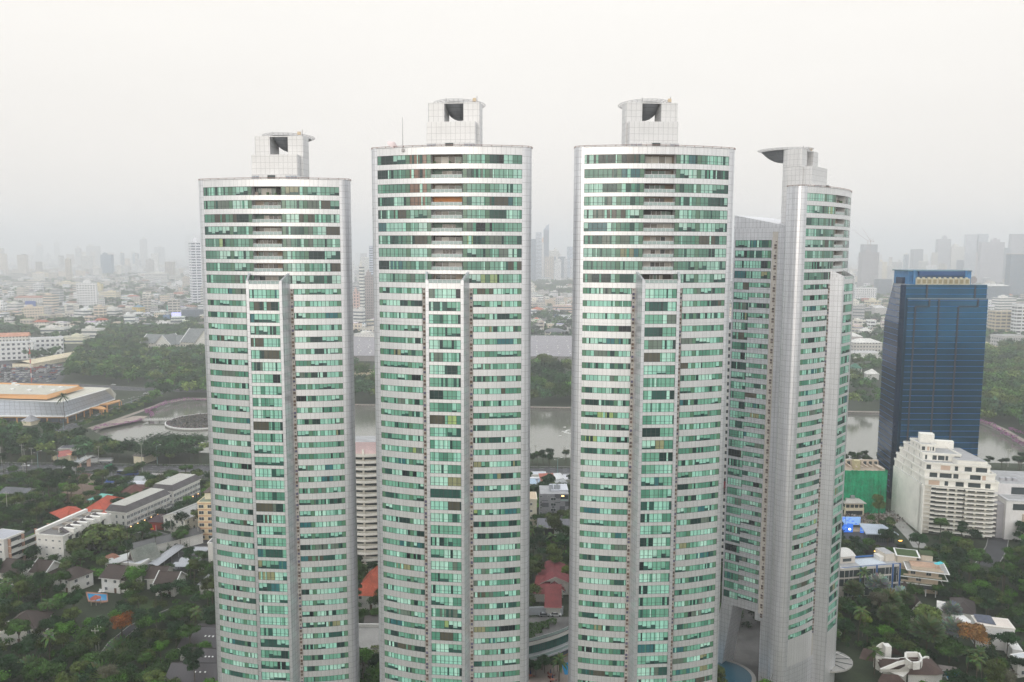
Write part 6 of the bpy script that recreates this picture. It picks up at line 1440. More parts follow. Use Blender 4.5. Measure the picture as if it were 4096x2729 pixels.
m = MB(); BG = srgb(196, 182, 166); m.box(1, Wn - 1, 1, 11, Hn - 3, Hn - .8, 'wall', BG); m.box(1, Wn - 1, 10, 11, Hn - .8, Hn + 3.2, 'wall', BG); m.box(Wn - 2.5, Wn - 1, 1, 11, Hn - .8, Hn + .8, 'wall', BG)
for q in range(12): xx = 2 + q * (Wn - 6) / 11; m.box(xx, xx + .5, 2, 10, Hn + 1.0, Hn + 1.5, 'wall', BG); m.box(xx + .8, xx + 2.4, 9.9, 10.05, Hn + .2, Hn + 2.4, 'win')
m.box(Wn * .58, Wn * .66, 4, 8, Hn - 1, Hn + 4, 'wall', srgb(186, 176, 140)); m.build('bare_frame', T)
for q in range(6): EXC.append((a.x + Wn * (q + .5) / 6, a.y + 9, 12))
T = thing('site_pavilion', 'small cream pavilion with an upturned grey roof in front of the green netting', 'pavilion', g(Q2, 300, 1468)); m = MB()
m.box(-4.6, 4.6, 0, 5, 0, 2.6, 'win'); m.box(-5, 5, -.5, 5, 2.6, 4.2, 'wall', CREAM); m.box(-4.8, 4.8, -.3, 5, 5.9, 6.6, 'wall', CREAM); m.box(-4.7, 4.7, -.25, 5, 4.2, 5.9, 'win'); 
for q in range(5): m.box(-4.8 + q * 2.3, -4.4 + q * 2.3, -.35, .0, 4.2, 5.9, 'wall', CREAM)
for s_ in (-1, 1): m.box(s_ * 4.8 - .3, s_ * 4.8 + .3, -.4, .3, 0, 2.6, 'wall', CREAM)
m.build('walls', T); m = MB(); m.prism([(-5.8, -1.4), (5.8, -1.4), (5.8, 6), (-5.8, 6)], 6.6, 7.0, 'wall', srgb(196, 190, 184)); m.face([(-5.8, -1.4, 7), (5.8, -1.4, 7), (3.5, 1.5, 8.4), (-3.5, 1.5, 8.4)], 'wall', srgb(190, 184, 178)); m.box(-3.5, 3.5, 1.5, 4, 7, 8.4, 'wall', srgb(190, 184, 178)); m.box(-1, 1, 2, 3.4, 8.4, 10, 'wall', srgb(150, 156, 156)); m.build('roof', T)
T = thing('person', 'person in dark clothes walking across the bare building plot', 'person', g(Q2, 158, 1490)); m = MB()
m.tube((-.12, 0, 0), (-.1, 0, .85), .09, 'plain', (.03, .03, .04), r2=.13); m.tube((.16, .1, 0), (.1, 0, .85), .09, 'plain', (.03, .03, .04), r2=.13); m.tube((0, 0, .8), (0, 0, 1.45), .2, 'plain', (.04, .04, .05), r2=.24); m.tube((-.26, 0, 1.4), (-.32, .1, .85), .07, 'plain', (.04, .04, .05)); m.tube((.26, 0, 1.4), (.33, -.1, .85), .07, 'plain', (.04, .04, .05)); m.tube((0, 0, 1.45), (0, 0, 1.55), .07, 'plain', (.3, .2, .15)); m.tube((0, 0, 1.53), (0, 0, 1.76), .1, 'plain', (.25, .16, .12), r2=.09); m.build('body', T)
rs = np.random.RandomState(12); nn_ = 1500; c_ = g(Q2, 480, 1500); cen = np.stack([c_.x + rs.normal(size=nn_) * 11, c_.y + rs.normal(size=nn_) * 5, rs.rand(nn_) * 1.3 * np.exp(-rs.rand(nn_))], 1)
tag(leaf_mesh('rubble', cen, rs.normal(size=(nn_, 3)), rs.uniform(.15, .8, nn_), np.array([(.3, .28, .25), (.12, .11, .1), (.2, .15, .12), (.45, .42, .4)])[rs.randint(0, 4, nn_)], 'leaf_far'), 'heap of grey demolition rubble beside the green netting', 'rubble', kind='stuff')
# ------------------------------------------------------------------ white stepped apartment block with balconies
A_, B_, C_ = g(Q3, 1000, 198), g(Q3, 1692, 256), g(Q2, 688, 1412)
Wf, an = frame(A_, B_); Df = (C_ - A_).length; Hf = atD(*Q2(1010, 1160), A_.y).z
T = thing('white_flats', 'big white apartment block with continuous balconies and stepped penthouses', 'building', A_, an); near(T, 'the big white balconied block')
FW = srgb(246, 243, 234)
m = MB(); nf_ = 11; fh = Hf / nf_
dirC = Vector((C_.x - A_.x, C_.y - A_.y)); dirC = Vector((dirC.x * math.cos(-an) - dirC.y * math.sin(-an), dirC.x * math.sin(-an) + dirC.y * math.cos(-an)))
sk = dirC.x / dirC.y; sh_ = lambda x, y: (x + sk * y, y)
m.prism([sh_(0, 2.2), sh_(Wf * .96, 2.2), sh_(Wf * .96, dirC.y), sh_(0, dirC.y)], 0, Hf + .4, 'wall', FW, top='roof_grey'); m.prism([(0, 0), (.6, 0), sh_(.6, 4), sh_(0, 4)], 0, Hf, 'wall', FW); m.build('walls', T)
for k in range(nf_):
    z = k * fh; m = MB()
    for s0, s1, out_ in ((.02, .10, .6), (.10, .16, 1.8), (.16, .53, 2.6), (.545, .93, 3.4), (.93, .985, 1.5)):
        m.box(Wf * s0, Wf * s1, -out_ + 1.4, 2.2, z + fh * .86, z + fh * 1.0, 'wall', FW); m.box(Wf * s0, Wf * s1, -out_ + 1.3, -out_ + 1.42, z + fh * .86, z + fh * 1.18, 'wall', FW); m.box(Wf * s0, Wf * s1, -out_ + 1.33, -out_ + 1.39, z + fh * 1.27, z + fh * 1.31, 'rail')
        if k % 2 == 0 or True:
            for q in range(int(Wf * (s1 - s0) / 1.2)): m.box(Wf * s0 + q * 1.2, Wf * s0 + q * 1.2 + .06, -out_ + 1.33, -out_ + 1.39, z + fh * 1.18, z + fh * 1.3, 'rail')
    if k < nf_ - 1 or True: m.build('balcony', T)
    m = MB(); m.box(Wf * .12, Wf * .95, 2.12, 2.19, z + fh * .05, z + fh * .84, 'win')
    for q in (.33, .44, .58, .7, .84): m.box(Wf * q, Wf * q + .9, 1.6, 2.25, z, z + fh * .86, 'wall', FW)
    m.build('window_band', T)
lev = [(.015, .985, 0, 1.0, 0), (.03, .97, .06, .98, 1), (.06, .93, .12, .95, 2), (.10, .62, .3, .92, 3), (.14, .34, .45, .8, 4)]
zz = Hf + .4
for i, (x_0, x_1, y_0, y_1, k) in enumerate(lev):
    m = MB(); ph = 3.3 if i < 4 else 3.0; q = [sh_(Wf * x_0, dirC.y * y_0), sh_(Wf * x_1, dirC.y * y_0), sh_(Wf * x_1, dirC.y * y_1), sh_(Wf * x_0, dirC.y * y_1)]
    m.prism(q, zz, zz + ph, 'wall', FW, top='roof_grey')
    for j in range(4):
        p, r = q[j], q[(j + 1) % 4]; L_ = math.hypot(r[0] - p[0], r[1] - p[1]); an2 = math.atan2(r[1] - p[1], r[0] - p[0]); m.obox(p, an2, 0, L_, -.4, .0, zz + ph - .2, zz + ph + .7, 'wall', FW); m.obox(p, an2, 0, L_, -.3, -.2, zz + ph + 1.0, zz + ph + 1.1, 'rail')
    for j in range(5):
        f0 = .05 + j * .19 + .03 * math.sin(i * 2.3 + j * 1.7); xa, xb = Wf * (x_0 + (x_1 - x_0) * f0), Wf * (x_0 + (x_1 - x_0) * (f0 + (.15, .05, .11, .17, .07)[(i * 2 + j) % 5])); p = sh_(xa, dirC.y * y_0); m.box(p[0], p[0] + xb - xa, p[1] - .06, p[1] + .1, zz + .5, zz + ph - .6, 'win' if (i * 2 + j * 3) % 7 else 'plain', None if (i * 2 + j * 3) % 7 else srgb(206, 180, 160))
    for j in range(3):
        p = sh_(Wf * x_0, dirC.y * (y_0 + (y_1 - y_0) * (.15 + j * .28))); m.box(p[0] - .08, p[0] + .1, p[1], p[1] + 2.4, zz + .7, zz + ph - .7, 'win')
    if i == 2: m.prism([sh_(Wf * .5, dirC.y * .14), sh_(Wf * .9, dirC.y * .14), sh_(Wf * .9, dirC.y * .9), sh_(Wf * .5, dirC.y * .9)], zz + ph, zz + ph + 2.4, 'wall', FW, top='roof_grey')
    m.build('penthouse', T); zz += ph
m = MB(); p = sh_(Wf * .2, dirC.y * .62); m.box(p[0], p[0] + 6.5, p[1], p[1] + 5, zz, zz + 4.5, 'wall', FW); m.box(p[0], p[0] + 6.5, p[1] - .05, p[1], zz + 5, zz + 5.1, 'rail'); p = sh_(Wf * .44, dirC.y * .7); m.box(p[0], p[0] + 9, p[1], p[1] + 3, zz - 3, zz + .8, 'wall', FW); m.build('lift_housing', T)
ca, sa = math.cos(an), math.sin(an)
for q in range(4):
    for r_ in range(4): x, y = sh_(Wf * (q + .5) / 4, dirC.y * (r_ + .3) / 4); EXC.append((A_.x + x * ca - y * sa, A_.y + x * sa + y * ca, 10))
# ------------------------------------------------------------------ white modern building at the right edge
A_ = g(Q3, 1768, 250); D1 = A_.y; H1_ = atD(*Q2(1880, 1320), D1).z
T = thing('modern_office', 'white and grey modern block with a green glass window at the right edge', 'building', A_, -.12); near(T, 'the white modern block')
m = MB(); m.box(0, 40, 0, 34, 0, H1_, 'wall', srgb(236, 234, 232), top='roof_grey'); m.box(-3, 0, 2, 34, 0, H1_ - 2, 'wall', srgb(168, 166, 170)); m.box(-1.5, 30, 9, 34, H1_, H1_ + 6.2, 'wall', srgb(224, 222, 222), top='roof_grey'); m.build('walls', T)
m = MB(); m.box(7.5, 40, -1.2, 0, 3.0, H1_ - 6, 'wall', srgb(214, 200, 182)); m.build('window_frame', T); m = MB(); m.box(9, 40, -1.26, -1.2, 4.2, H1_ - 7.4, 'glass', srgb(40, 84, 80)); 
for q in range(6): m.box(9, 40, -1.32, -1.26, 4.2 + q * 2, 4.35 + q * 2, 'frame_dark')
m.build('window', T); m = MB(); m.box(3, 40, -.1, 0, H1_ - 4.2, H1_ - 1.2, 'win'); m.box(6, 28, 8.9, 9, H1_ + 1, H1_ + 4.5, 'win'); m.build('window', T)
m = MB(); m.box(0, 40, -.3, 9, H1_, H1_ + .8, 'wall', srgb(206, 206, 208)); m.box(1, 39, .6, 8.4, H1_ + .81, H1_ + .85, 'roof_grey'); 
for q in range(3): m.box(3 + q * 3, 5 + q * 3, 14, 16, H1_ + 6.2, H1_ + 7.6, 'wall', srgb(180, 180, 184))
m.build('roof_terrace', T)
for q in range(5): EXC.append((A_.x + q * 9, A_.y + 8, 9)); EXC.append((A_.x + q * 9, A_.y + 24, 9))
house('low_office', 'low flat roofed office with air units behind the white modern block', 'building', g(Q2, 1850, 1110, 8), g(Q2, 2150, 1135, 8), 14, 'flat', rc=srgb(186, 190, 194), wins=False)
# ------------------------------------------------------------------ restaurant pavilion, video walls
P_ = [g(Q3, *p, 7.5) for p in ((495, 198), (800, 206), (650, 112), (430, 102))]; o = P_[0]
T = thing('restaurant', 'black glass restaurant under a flat pale metal roof with orange light strips', 'restaurant', (o.x, o.y, 0)); near(T, 'the black glass restaurant')
m = MB(); m.prism([(p.x - o.x, p.y - o.y) for p in P_], 7.1, 7.6, 'roof_metal', srgb(176, 184, 196)); m.build('roof', T)
Wr = (P_[1] - P_[0]).length; m = MB(); q = [(1, .8), (Wr - 1, 1.2), (P_[2].x - o.x - 1.5, P_[2].y - o.y - 1), (P_[3].x - o.x + 2, P_[3].y - o.y - 1)]; m.prism(q, 0, 7.1, 'win'); m.build('glass_walls', T)
m = MB()
for k in range(12): m.box(1 + k * (Wr - 2) / 12, 1.2 + k * (Wr - 2) / 12, .6, .75, 0, 7.1, 'frame_dark')
m.box(-3, Wr - 2, -9, .6, 0, 3.2, 'plain', srgb(44, 42, 48)); m.build('terrace', T)
mat('amber', (1, .6, .2), .5, emit=(1, .5, .08, 6)); mat('warm_white', (1, .9, .7), .5, emit=(1, .85, .6, 10)); mat('led_blue', (.05, .2, .8), .4, emit=(.04, .20, .8, .6)); mat('led_pale', (.4, .6, .9), .4, emit=(.15, .34, .8, .5)); mat('led_white', (.9, .95, 1), .4, emit=(.75, .9, 1, 4))
m = MB(); m.box(0, Wr * .55, -9.15, -9, 2.4, 2.75, 'amber'); m.box(Wr * .9, Wr, -4.1, -4, 5.6, 5.9, 'amber'); m.build('light_strip', T)
for x, y, h in ((2, -9.3, 1.2), (4, -9.3, 1.2), (9, -9.3, 1.0), (11, -9.3, 1.0), (-6, -2, 3), (-9, 1, 3)): m = MB(); m.box(x - .15, x + .15, y - .15, y + .15, h, h + .3, 'warm_white'); m.box(x - .05, x + .05, y, y + .1, 0, h, 'frame_dark'); m.build('lantern', T)
for q in range(3): EXC.append((o.x + 6 + q * 10, o.y + 4, 10))
for i, (p, q, z0, z1, mm, lb) in enumerate((((195, 140), (300, 140), 1.5, 5.5, 'led_pale', 'left upper pale blue video panel behind the restaurant garden'), ((305, 140), (440, 142), 1.5, 5.5, 'led_pale', 'right upper pale blue video panel behind the restaurant garden'), ((250, 185), (318, 187), 0.2, 4, 'led_blue', 'left deep blue glowing panel in the restaurant garden'), ((322, 187), (372, 188), .2, 4.4, 'led_blue', 'right deep blue glowing panel with a white hot spot'), ((440, 192), (496, 196), .2, 3.2, 'led_blue', 'deep blue panel against the restaurant corner'))):
    a, b_ = g(Q3, *p), g(Q3, *q); Wl, an = frame(a, b_); T = thing('video_panel', lb, 'screen', a, an, 'blue video panels'); m = MB(); m.box(0, Wl, 0, .3, z0, z1, mm); m.build('screen', T)
    m = MB(); rq = random.Random(i)
    for k in range(8 if i < 2 else 3): x = rq.uniform(0, Wl * .85); z = rq.uniform(z0 + .3, z1 - .8); m.box(x, x + rq.uniform(.3, 1.5), -.05, 0, z, z + rq.uniform(.15, .6), 'led_blue' if i < 2 else 'led_pale')
    if i == 3: m.box(Wl * .2, Wl * .6, -.08, 0, 1.4, 2.2, 'led_white')
    m.build('picture', T); m = MB(); m.box(0, Wl, .32, .6, 0, z1, 'frame_dark'); m.build('frame', T)
# ------------------------------------------------------------------ office with blue trim
A_ = g(Q3, 285, 790); H_ = atD(*Q3(285, 524), A_.y).z; B_ = g(Q3, 800, 745); Wd, an = frame(A_, B_)
T = thing('blue_trim_office', 'three storey white office with black glass bands and blue trim', 'office', A_, an); near(T, 'the blue-trimmed office')
OF = srgb(214, 208, 200); m = MB(); DP = g(Q3, 450, 440, H_).y - A_.y; m.box(0, Wd, .3, DP, 0, H_, 'wall', OF, top='roof_grey'); m.box(-6, 0, 4, DP, 0, H_, 'wall', OF, top='roof_grey')
cor = [(0, 1)] + [(-6 + 6 * math.cos(R_(t)) * 1, 4 - 3.7 * math.sin(R_(t))) for t in (90, 60, 30, 0)][:0] + [(-1.6, .5), (-3.6, 1.2), (-5.2, 2.5), (-6, 4), (0, 4)]
m.prism([(0, .3), (-2, .7), (-4, 1.6), (-5.4, 2.9), (-6, 4.4), (0, 4.4)][::-1], 0, H_, 'wall', OF); m.build('walls', T)
fl = H_ / 3.2
for k in range(3):
    z0, z1 = (H_ * (.70), H_ * .93) if k == 0 else ((H_ * .40, H_ * .64) if k == 1 else (.2, H_ * .33))
    m = MB()
    for j in range(3): m.box(Wd * (.0 + .287 * j) + .3, Wd * (.27 + .287 * j), .22, .35, z0, z1, 'win')
    m.box(Wd * .89, Wd * .97, .22, .35, (H_ * .4 if k < 2 else .2), z1, 'win')
    c2 = [(0, .2), (-2, .6), (-4.1, 1.5), (-5.5, 2.8), (-6.1, 4.4)]
    if k < 2:
        for j in range(4): m.face([(*c2[j], z0), (*c2[j], z1), (*c2[j + 1], z1), (*c2[j + 1], z0)], 'win')
    for j in range(14): m.box(.3 + j * Wd / 14, .42 + j * Wd / 14, .12, .24, z0, z1, 'frame_white' if j % 3 else 'frame_dark')
    m.build('window_band', T)
    m = MB()
    for j in range(6): m.box(-6.06, -6, 5 + j * 2.4, 6.6 + j * 2.4, z0 + .5, z1 - .3, 'win')
    m.build('side_windows', T)
m = MB()
for q in (.278, .565, .855, .985): m.box(Wd * q, Wd * q + .5, -.1, .3, 0, H_ + .5, 'blue_trim')
m.box(-6, Wd, .1, .35, H_ + .5, H_ + .62, 'blue_trim'); m.box(-6, Wd, DP - .5, DP, H_ + .4, H_ + .9, 'blue_trim'); m.build('blue_trim', T)
m = MB(); n = 7
for k in range(n):
    y0, y1 = 5 + 9 * k / n, 5 + 9 * (k + 1) / n; z = lambda y: H_ + 2.4 + 1.8 * math.sin((y - 5) / 9 * math.pi * .75 + .3)
    m.face([(-5, y0, z(y0)), (Wd * .33, y0, z(y0)), (Wd * .33, y1, z(y1)), (-5, y1, z(y1))], 'roof_metal', srgb(206, 204, 198))
m.box(-4.5, Wd * .32, 5.3, 13, H_, H_ + 2.8, 'wall', OF); m.box(Wd * .1, Wd * .25, 5.2, 5.3, H_ + .8, H_ + 2.0, 'win'); m.build('plant_room', T)
m = MB(); m.box(Wd * .84, Wd * 1.0, 4, 11, H_, H_ + 3.2, 'wall', srgb(216, 208, 196), top='roof_grey'); m.box(Wd * .76, Wd * .84, 5, 9, H_, H_ + 1.8, 'wall', WHITE); m.face([(Wd * .33, 2, H_ + .05), (Wd * .8, 2, H_ + .05), (Wd * .8, DP - 1, H_ + .05), (Wd * .33, DP - 1, H_ + .05)], 'wall', srgb(196, 204, 212)); m.build('stair_house', T)
for q in range(4):
    for r_ in range(3): EXC.append((A_.x + Wd * (q + .4) / 4, A_.y + 5 + r_ * 9, 7))
# ------------------------------------------------------------------ beige modernist block with white edged slabs
A_ = g(Q3, 815, 730); H_ = 12; T = thing('modernist_block', 'beige stepped block with thin white roof slabs and planted terraces', 'building', (A_.x, A_.y, 0), -.32); T.scale = (.72, .72, .72); near(T, 'the beige stepped block')
BE = srgb(206, 190, 170); m = MB(); sc_ = 1.0
m.box(4, 19, 2, 16, 0, 13.5, 'wall', BE, top='roof_grey'); m.box(-2, 6, 10, 26, 0, 11, 'wall', BE); m.build('walls', T)
for k, (z, x0_, x1_, y0_, y1_) in enumerate(((5.2, -3, 22, 0, 14), (9.2, -2, 23.5, -1, 15), (13.3, 2, 24, -1.5, 16.5))):
    m = MB(); m.box(x0_, x1_, y0_, y1_, z, z + .35, 'white_paint'); m.box(x0_ + .6, x1_ - .6, y0_ + .6, y1_ - .6, z + .36, z + .42, 'lawn' if k != 2 else 'deck_tan'  if 'deck_tan' in M else 'concrete'); m.box(x0_ + 3, x1_ - 3, y0_ + 1.5, y0_ + 1.7, z + .4, z + 1.4, 'wall', BE); m.build('roof_slab', T)
mat('terracotta', srgb(176, 146, 124), .85, noise=[(.5, .15)])
m = MB(); m.box(5, 20, 2, 11, 13.8, 14.9, 'wall', BE, top='terracotta'); m.box(-1, 9, 12, 22, 11, 16.6, 'wall', srgb(216, 206, 190)); m.box(-2, 11, 11, 24, 16.6, 17, 'white_paint'); m.box(-1.2, 10, 11.8, 23, 17.02, 17.1, 'lawn'); m.box(12, 18, 16, 23, 12, 17.2, 'wall', srgb(216, 206, 190)); m.box(11.6, 18.4, 15.6, 23.4, 17.2, 17.5, 'lawn'); m.build('upper_blocks', T)
for x, z in ((9, 1.2), (9, 6.6), (14, 10.3), (6, 10.3)): window(T, x, z, 2, 2.6, 1.8, 'f')
m = MB()
for q in range(4): m.box(2 + q * 5, 2.5 + q * 5, -3, -2.5, 0, 5, 'white_paint')
m.box(0, 20, -4, 2, 4.6, 5.0, 'plain', srgb(50, 50, 56)); m.build('porch', T)
for dx, dy in ((18, 3), (20, 5)): 
    u = thing('parasol', 'turquoise parasol on the roof terrace, %s of two' % ('left' if dx == 18 else 'right'), 'parasol', T.matrix_world @ Vector((dx, dy, 0))); dx *= .72; dy *= .72; u.location = (A_.x + dx * math.cos(-.32) - dy * math.sin(-.32), A_.y + dx * math.sin(-.32) + dy * math.cos(-.32), 10.8)
    m = MB(); m.tube((0, 0, 0), (0, 0, 1.9), .05, 'frame_white'); m.build('pole', u); m = MB(); m.tube((0, 0, 1.8), (0, 0, 2.4), 1.2, 'plain', srgb(80, 190, 200), n=8, r2=.05); m.build('canopy', u)
for q in range(3): EXC.append((A_.x + 3 + q * 5, A_.y + 3, 6)); EXC.append((A_.x + 3 + q * 4.5, A_.y + 11, 6))
# ------------------------------------------------------------------ houses of the right garden quarter
T, W_, an = house('brown_roof_house', 'steep brown tiled house with white gable facing the palms', 'house', g(Q3, 915, 885, 5), g(Q3, 1050, 915, 5), 17, 'gable', 3.4, srgb(76, 63, 58), ax='y'); T.rotation_euler[2] += .42; near(T, 'the steep brown gabled roof')
T, W_, an = house('brown_roof_house', 'dark brown hipped house with white side walls right of the steep gable', 'house', g(Q3, 1290, 905, 5), g(Q3, 1490, 935, 5), 12, 'hip', 2.4, srgb(76, 68, 66)); T.rotation_euler[2] -= .1; near(T, 'the dark hipped roof on the right')
house('white_lean_to', 'white open fronted lean-to between the two brown roofs', 'building', g(Q3, 1165, 925, 4), g(Q3, 1300, 950, 4), 6, 'mono', 2, WHITE, wins=False)
house('flat_annex', 'small white roofed annex left of the solar villa', 'building', g(Q3, 1370, 1035, 4), g(Q3, 1480, 1035, 4), 7, 'flat', rc=srgb(230, 228, 224), wins=False)
A_ = g(Q3, 1525, 1048, 8); B_ = g(Q3, 1870, 1085, 8); C_ = g(Q3, 1480, 962, 8); Wv, an = frame(A_, B_); T = thing('white_villa', 'white cubic villa with dark solar panels on its flat roof', 'house', (A_.x, A_.y, 0), an); near(T, 'the white cubic villa')
dv = (C_ - A_).length; m = MB(); m.box(0, Wv, 0, dv, 0, 8, 'wall', srgb(240, 238, 236)); m.box(Wv * .75, Wv * 1.02, -8, 0, 0, 4.5, 'wall', srgb(236, 234, 230)); m.build('walls', T); m = MB(); m.box(-.15, Wv + .15, -.15, dv + .15, 8, 8.5, 'wall', srgb(226, 220, 212)); m.box(.5, Wv - .5, .5, dv - .5, 8.51, 8.55, 'wall', srgb(216, 206, 196)); m.build('roof', T)
mat('solar', (.02, .03, .06), .2, joints=(1.6, 1.0, .05, 1.8)); m = MB(); m.face([(.4, dv * .25, 8.7), (Wv * .52, dv * .1, 8.7), (Wv * .52, dv - .6, 9.3), (.4, dv - .6, 9.3)], 'solar'); m.face([(.4, dv * .25, 8.6), (.4, dv - .6, 9.2), (Wv * .52, dv - .6, 9.2), (Wv * .52, dv * .1, 8.6)], 'frame_dark'); m.build('solar_panels', T)
m = MB(); m.box(Wv * .3, Wv * .62, -.08, 0, 4.6, 5.4, 'win'); m.build('window', T); EXC += [(A_.x + 5, A_.y + 5, 8), (A_.x + 14, A_.y + 4, 8)]
T, W_, an = house('white_side_building', 'white building with a grey glazed side at the right edge below the cubic villa', 'building', g(Q3, 1830, 1330, 6), g(Q3, 1900, 1370, 6), 14, 'flat', rc=srgb(196, 198, 200))
# big villa with curved white gables
o = g(Q3, 880, 1560); T = thing('gabled_villa', 'large villa under brown hipped roofs with curved white parapets', 'villa', o, 0); near(T, 'the large curved-gable villa')
def V(x, y, z): p = g(Q3, x, y, z) - Vector((o.x, o.y, 0)); return (p.x, p.y, z)
VB = srgb(84, 66, 60)
m = MB(); WA = [V(885, 1505, 4.5), V(1130, 1508, 4.5), V(1200, 1490, 4.5), V(1085, 1400, 4.5), V(885, 1400, 4.5)]; m.prism([(p[0], p[1]) for p in WA], 0, 4.9, 'wall', WHITE); WB = [V(650, 1480, 4), V(870, 1500, 4), V(870, 1400, 4), V(660, 1400, 4)]; m.prism([(p[0], p[1]) for p in WB], 0, 4.2, 'wall', WHITE); m.build('walls', T)
m = MB(); R0 = V(1000, 1352, 7.8)
P_ = [V(870, 1500, 5), V(1140, 1505, 5), V(1230, 1490, 5), V(1090, 1345, 6.5), V(870, 1350, 6.5)]
m.face([P_[0], P_[1], R0], 'roof_tile', VB); m.face([P_[1], P_[2], R0], 'roof_tile', VB); m.face([P_[2], P_[3], R0], 'roof_tile', VB); m.face([P_[3], P_[4], R0], 'roof_tile', VB); m.face([P_[4], P_[0], R0], 'roof_tile', VB); m.build('main_roof', T)
m = MB(); Q_ = [V(620, 1470, 4.5), V(880, 1500, 4.5), V(870, 1365, 8), V(640, 1350, 7)]; m.face(Q_, 'roof_tile', VB); m.build('side_roof', T); m = MB(); m.face([V(585, 1345, 5), V(640, 1470, 4.5), V(880, 1370, 8), V(860, 1345, 8.3)], 'roof_tile', VB); m.build('side_roof', T); m = MB(); m.face([V(600, 1568, 4), V(870, 1580, 4), V(790, 1500, 6), V(640, 1490, 6)], 'roof_tile', VB); m.build('side_roof', T); m = MB(); m.face([V(710, 1300, 4.5), V(870, 1345, 5), V(760, 1250, 8)], 'roof_tile', VB); m.build('side_roof', T); m = MB(); m.face([V(430, 1350, 4), V(560, 1380, 4), V(600, 1290, 6), V(470, 1250, 6)], 'roof_tile', VB); m.build('side_roof', T); m = MB(); m.face([V(1180, 1450, 3), V(1350, 1480, 3), V(1330, 1430, 4), V(1160, 1405, 4)], 'roof_tile', srgb(120, 112, 108)); m.build('side_roof', T)
def ribbon(T, pts, w=.5, h=.9, nm='white_parapet'):
    m = MB()
    for p, q in zip(pts[:-1], pts[1:]):
        d = Vector((q[0] - p[0], q[1] - p[1])); d.normalize(); nx, ny = -d.y * w, d.x * w
        m.face([(p[0], p[1], p[2] - h), (q[0], q[1], q[2] - h), q, p], 'wall', WHITE); m.face([p, q, (q[0] + nx, q[1] + ny, q[2]), (p[0] + nx, p[1] + ny, p[2])], 'wall', WHITE); m.face([(q[0] + nx, q[1] + ny, q[2] - h), (p[0] + nx, p[1] + ny, p[2] - h), (p[0] + nx, p[1] + ny, p[2]), (q[0] + nx, q[1] + ny, q[2])], 'wall', WHITE)
    m.build(nm, T)
ribbon(T, [V(585, 1325, 7), V(650, 1340, 7), V(720, 1350, 7.2), V(790, 1352, 7.5), V(870, 1340, 8)])
ribbon(T, [V(985, 1380, 8), V(1020, 1350, 7.6), V(1055, 1332, 7.5), V(1080, 1338, 7.4)])
ribbon(T, [V(870, 1295, 10.5), V(975, 1295, 10.5), V(1000, 1345, 10.2), V(985, 1375, 9.8), V(920, 1380, 9.8), V(870, 1345, 10.2), V(870, 1295, 10.5)], .6, 2.4)
m = MB(); m.face([V(885, 1352, 8.8), V(985, 1358, 8.8), V(960, 1305, 9.2), V(890, 1305, 9.2)], 'roof_tile', VB); m.build('dormer_roof', T)
ribbon(T, [V(632, 1452, 6.5), V(720, 1415, 7.5), V(800, 1382, 8.6), V(870, 1365, 9.5), V(895, 1385, 9.4), V(895, 1400, 9)], .6, 1.2); 
m = MB(); m.face([V(632, 1478, 5.5), V(720, 1478, 5.5), V(840, 1520, 5), V(895, 1470, 5.5), V(895, 1400, 9), V(800, 1450, 7), V(632, 1452, 6.8)], 'wall', WHITE); m.build('white_gable', T)
m = MB(); a0 = V(600, 1335, 6); n = 10; c_ = (a0[0] + 2.5, a0[1] + .5)
arc_ = [(c_[0] - 3.2 * math.cos(R_(t)), c_[1] + 3.2 * math.sin(R_(t)) , 6.0 + 3.2 * (t / 100)) for t in range(-40, 101, 14)]
for p, q in zip(arc_[:-1], arc_[1:]): m.face([(p[0], p[1], 2), (q[0], q[1], 2), q, p], 'wall', WHITE); m.face([p, q, (q[0] + .5, q[1] - .1, q[2]), (p[0] + .5, p[1] - .1, p[2])], 'wall', WHITE); m.face([(q[0] + .5, q[1] - .1, 2), (p[0] + .5, p[1] - .1, 2), (p[0] + .5, p[1] - .1, p[2]), (q[0] + .5, q[1] - .1, q[2])], 'wall', WHITE)
m.box(a0[0] + 3, a0[0] + 5, a0[1] + 1, a0[1] + 3.5, 2, 9, 'wall', WHITE); m.build('round_turret', T)
for x, z in ((1, 1), (3.5, 1), (6, 1), (8.5, 1), (11, 1), (14, 1)): window(T, x, 1.6, -.02, 1.6, 2.2, 'f')
for x, y in ((650, 1400), (760, 1420), (900, 1400), (1000, 1420), (1100, 1420), (820, 1500), (1000, 1500), (1150, 1480), (700, 1500), (520, 1320), (760, 1300)): p = g(Q3, x, y, 5); EXC.append((p.x, p.y, 5))
T = thing('villa_pool', 'blue swimming pool beside the large villa at the lower right', 'swimming pool', g(Q3, 1280, 1510)); o2 = T.location; m = MB(); P_ = [g(Q3, *p) - o2 for p in ((1215, 1480), (1350, 1475), (1400, 1600), (1290, 1600))]; m.face([(p.x, p.y, .1) for p in P_][::-1], 'pool'); m.build('water', T); m = MB(); m.prism([((p.x) * 1.25, (p.y) * 1.25) for p in P_], 0, .06, 'concrete'); m.build('deck', T); EXC.append((o2.x, o2.y, 6)); EXC += [(*g(L3, 1060, 1270)[:2], 6), (*g(Q3, 1290, 1570)[:2], 7), (*g(Q3, 980, 850)[:2], 9), (*g(Q3, 1080, 960)[:2], 6), (*g(Q3, 1180, 1000)[:2], 5), (*g(Q3, 1650, 1200)[:2], 7), (*g(Q3, 500, 800)[:2], 5)]
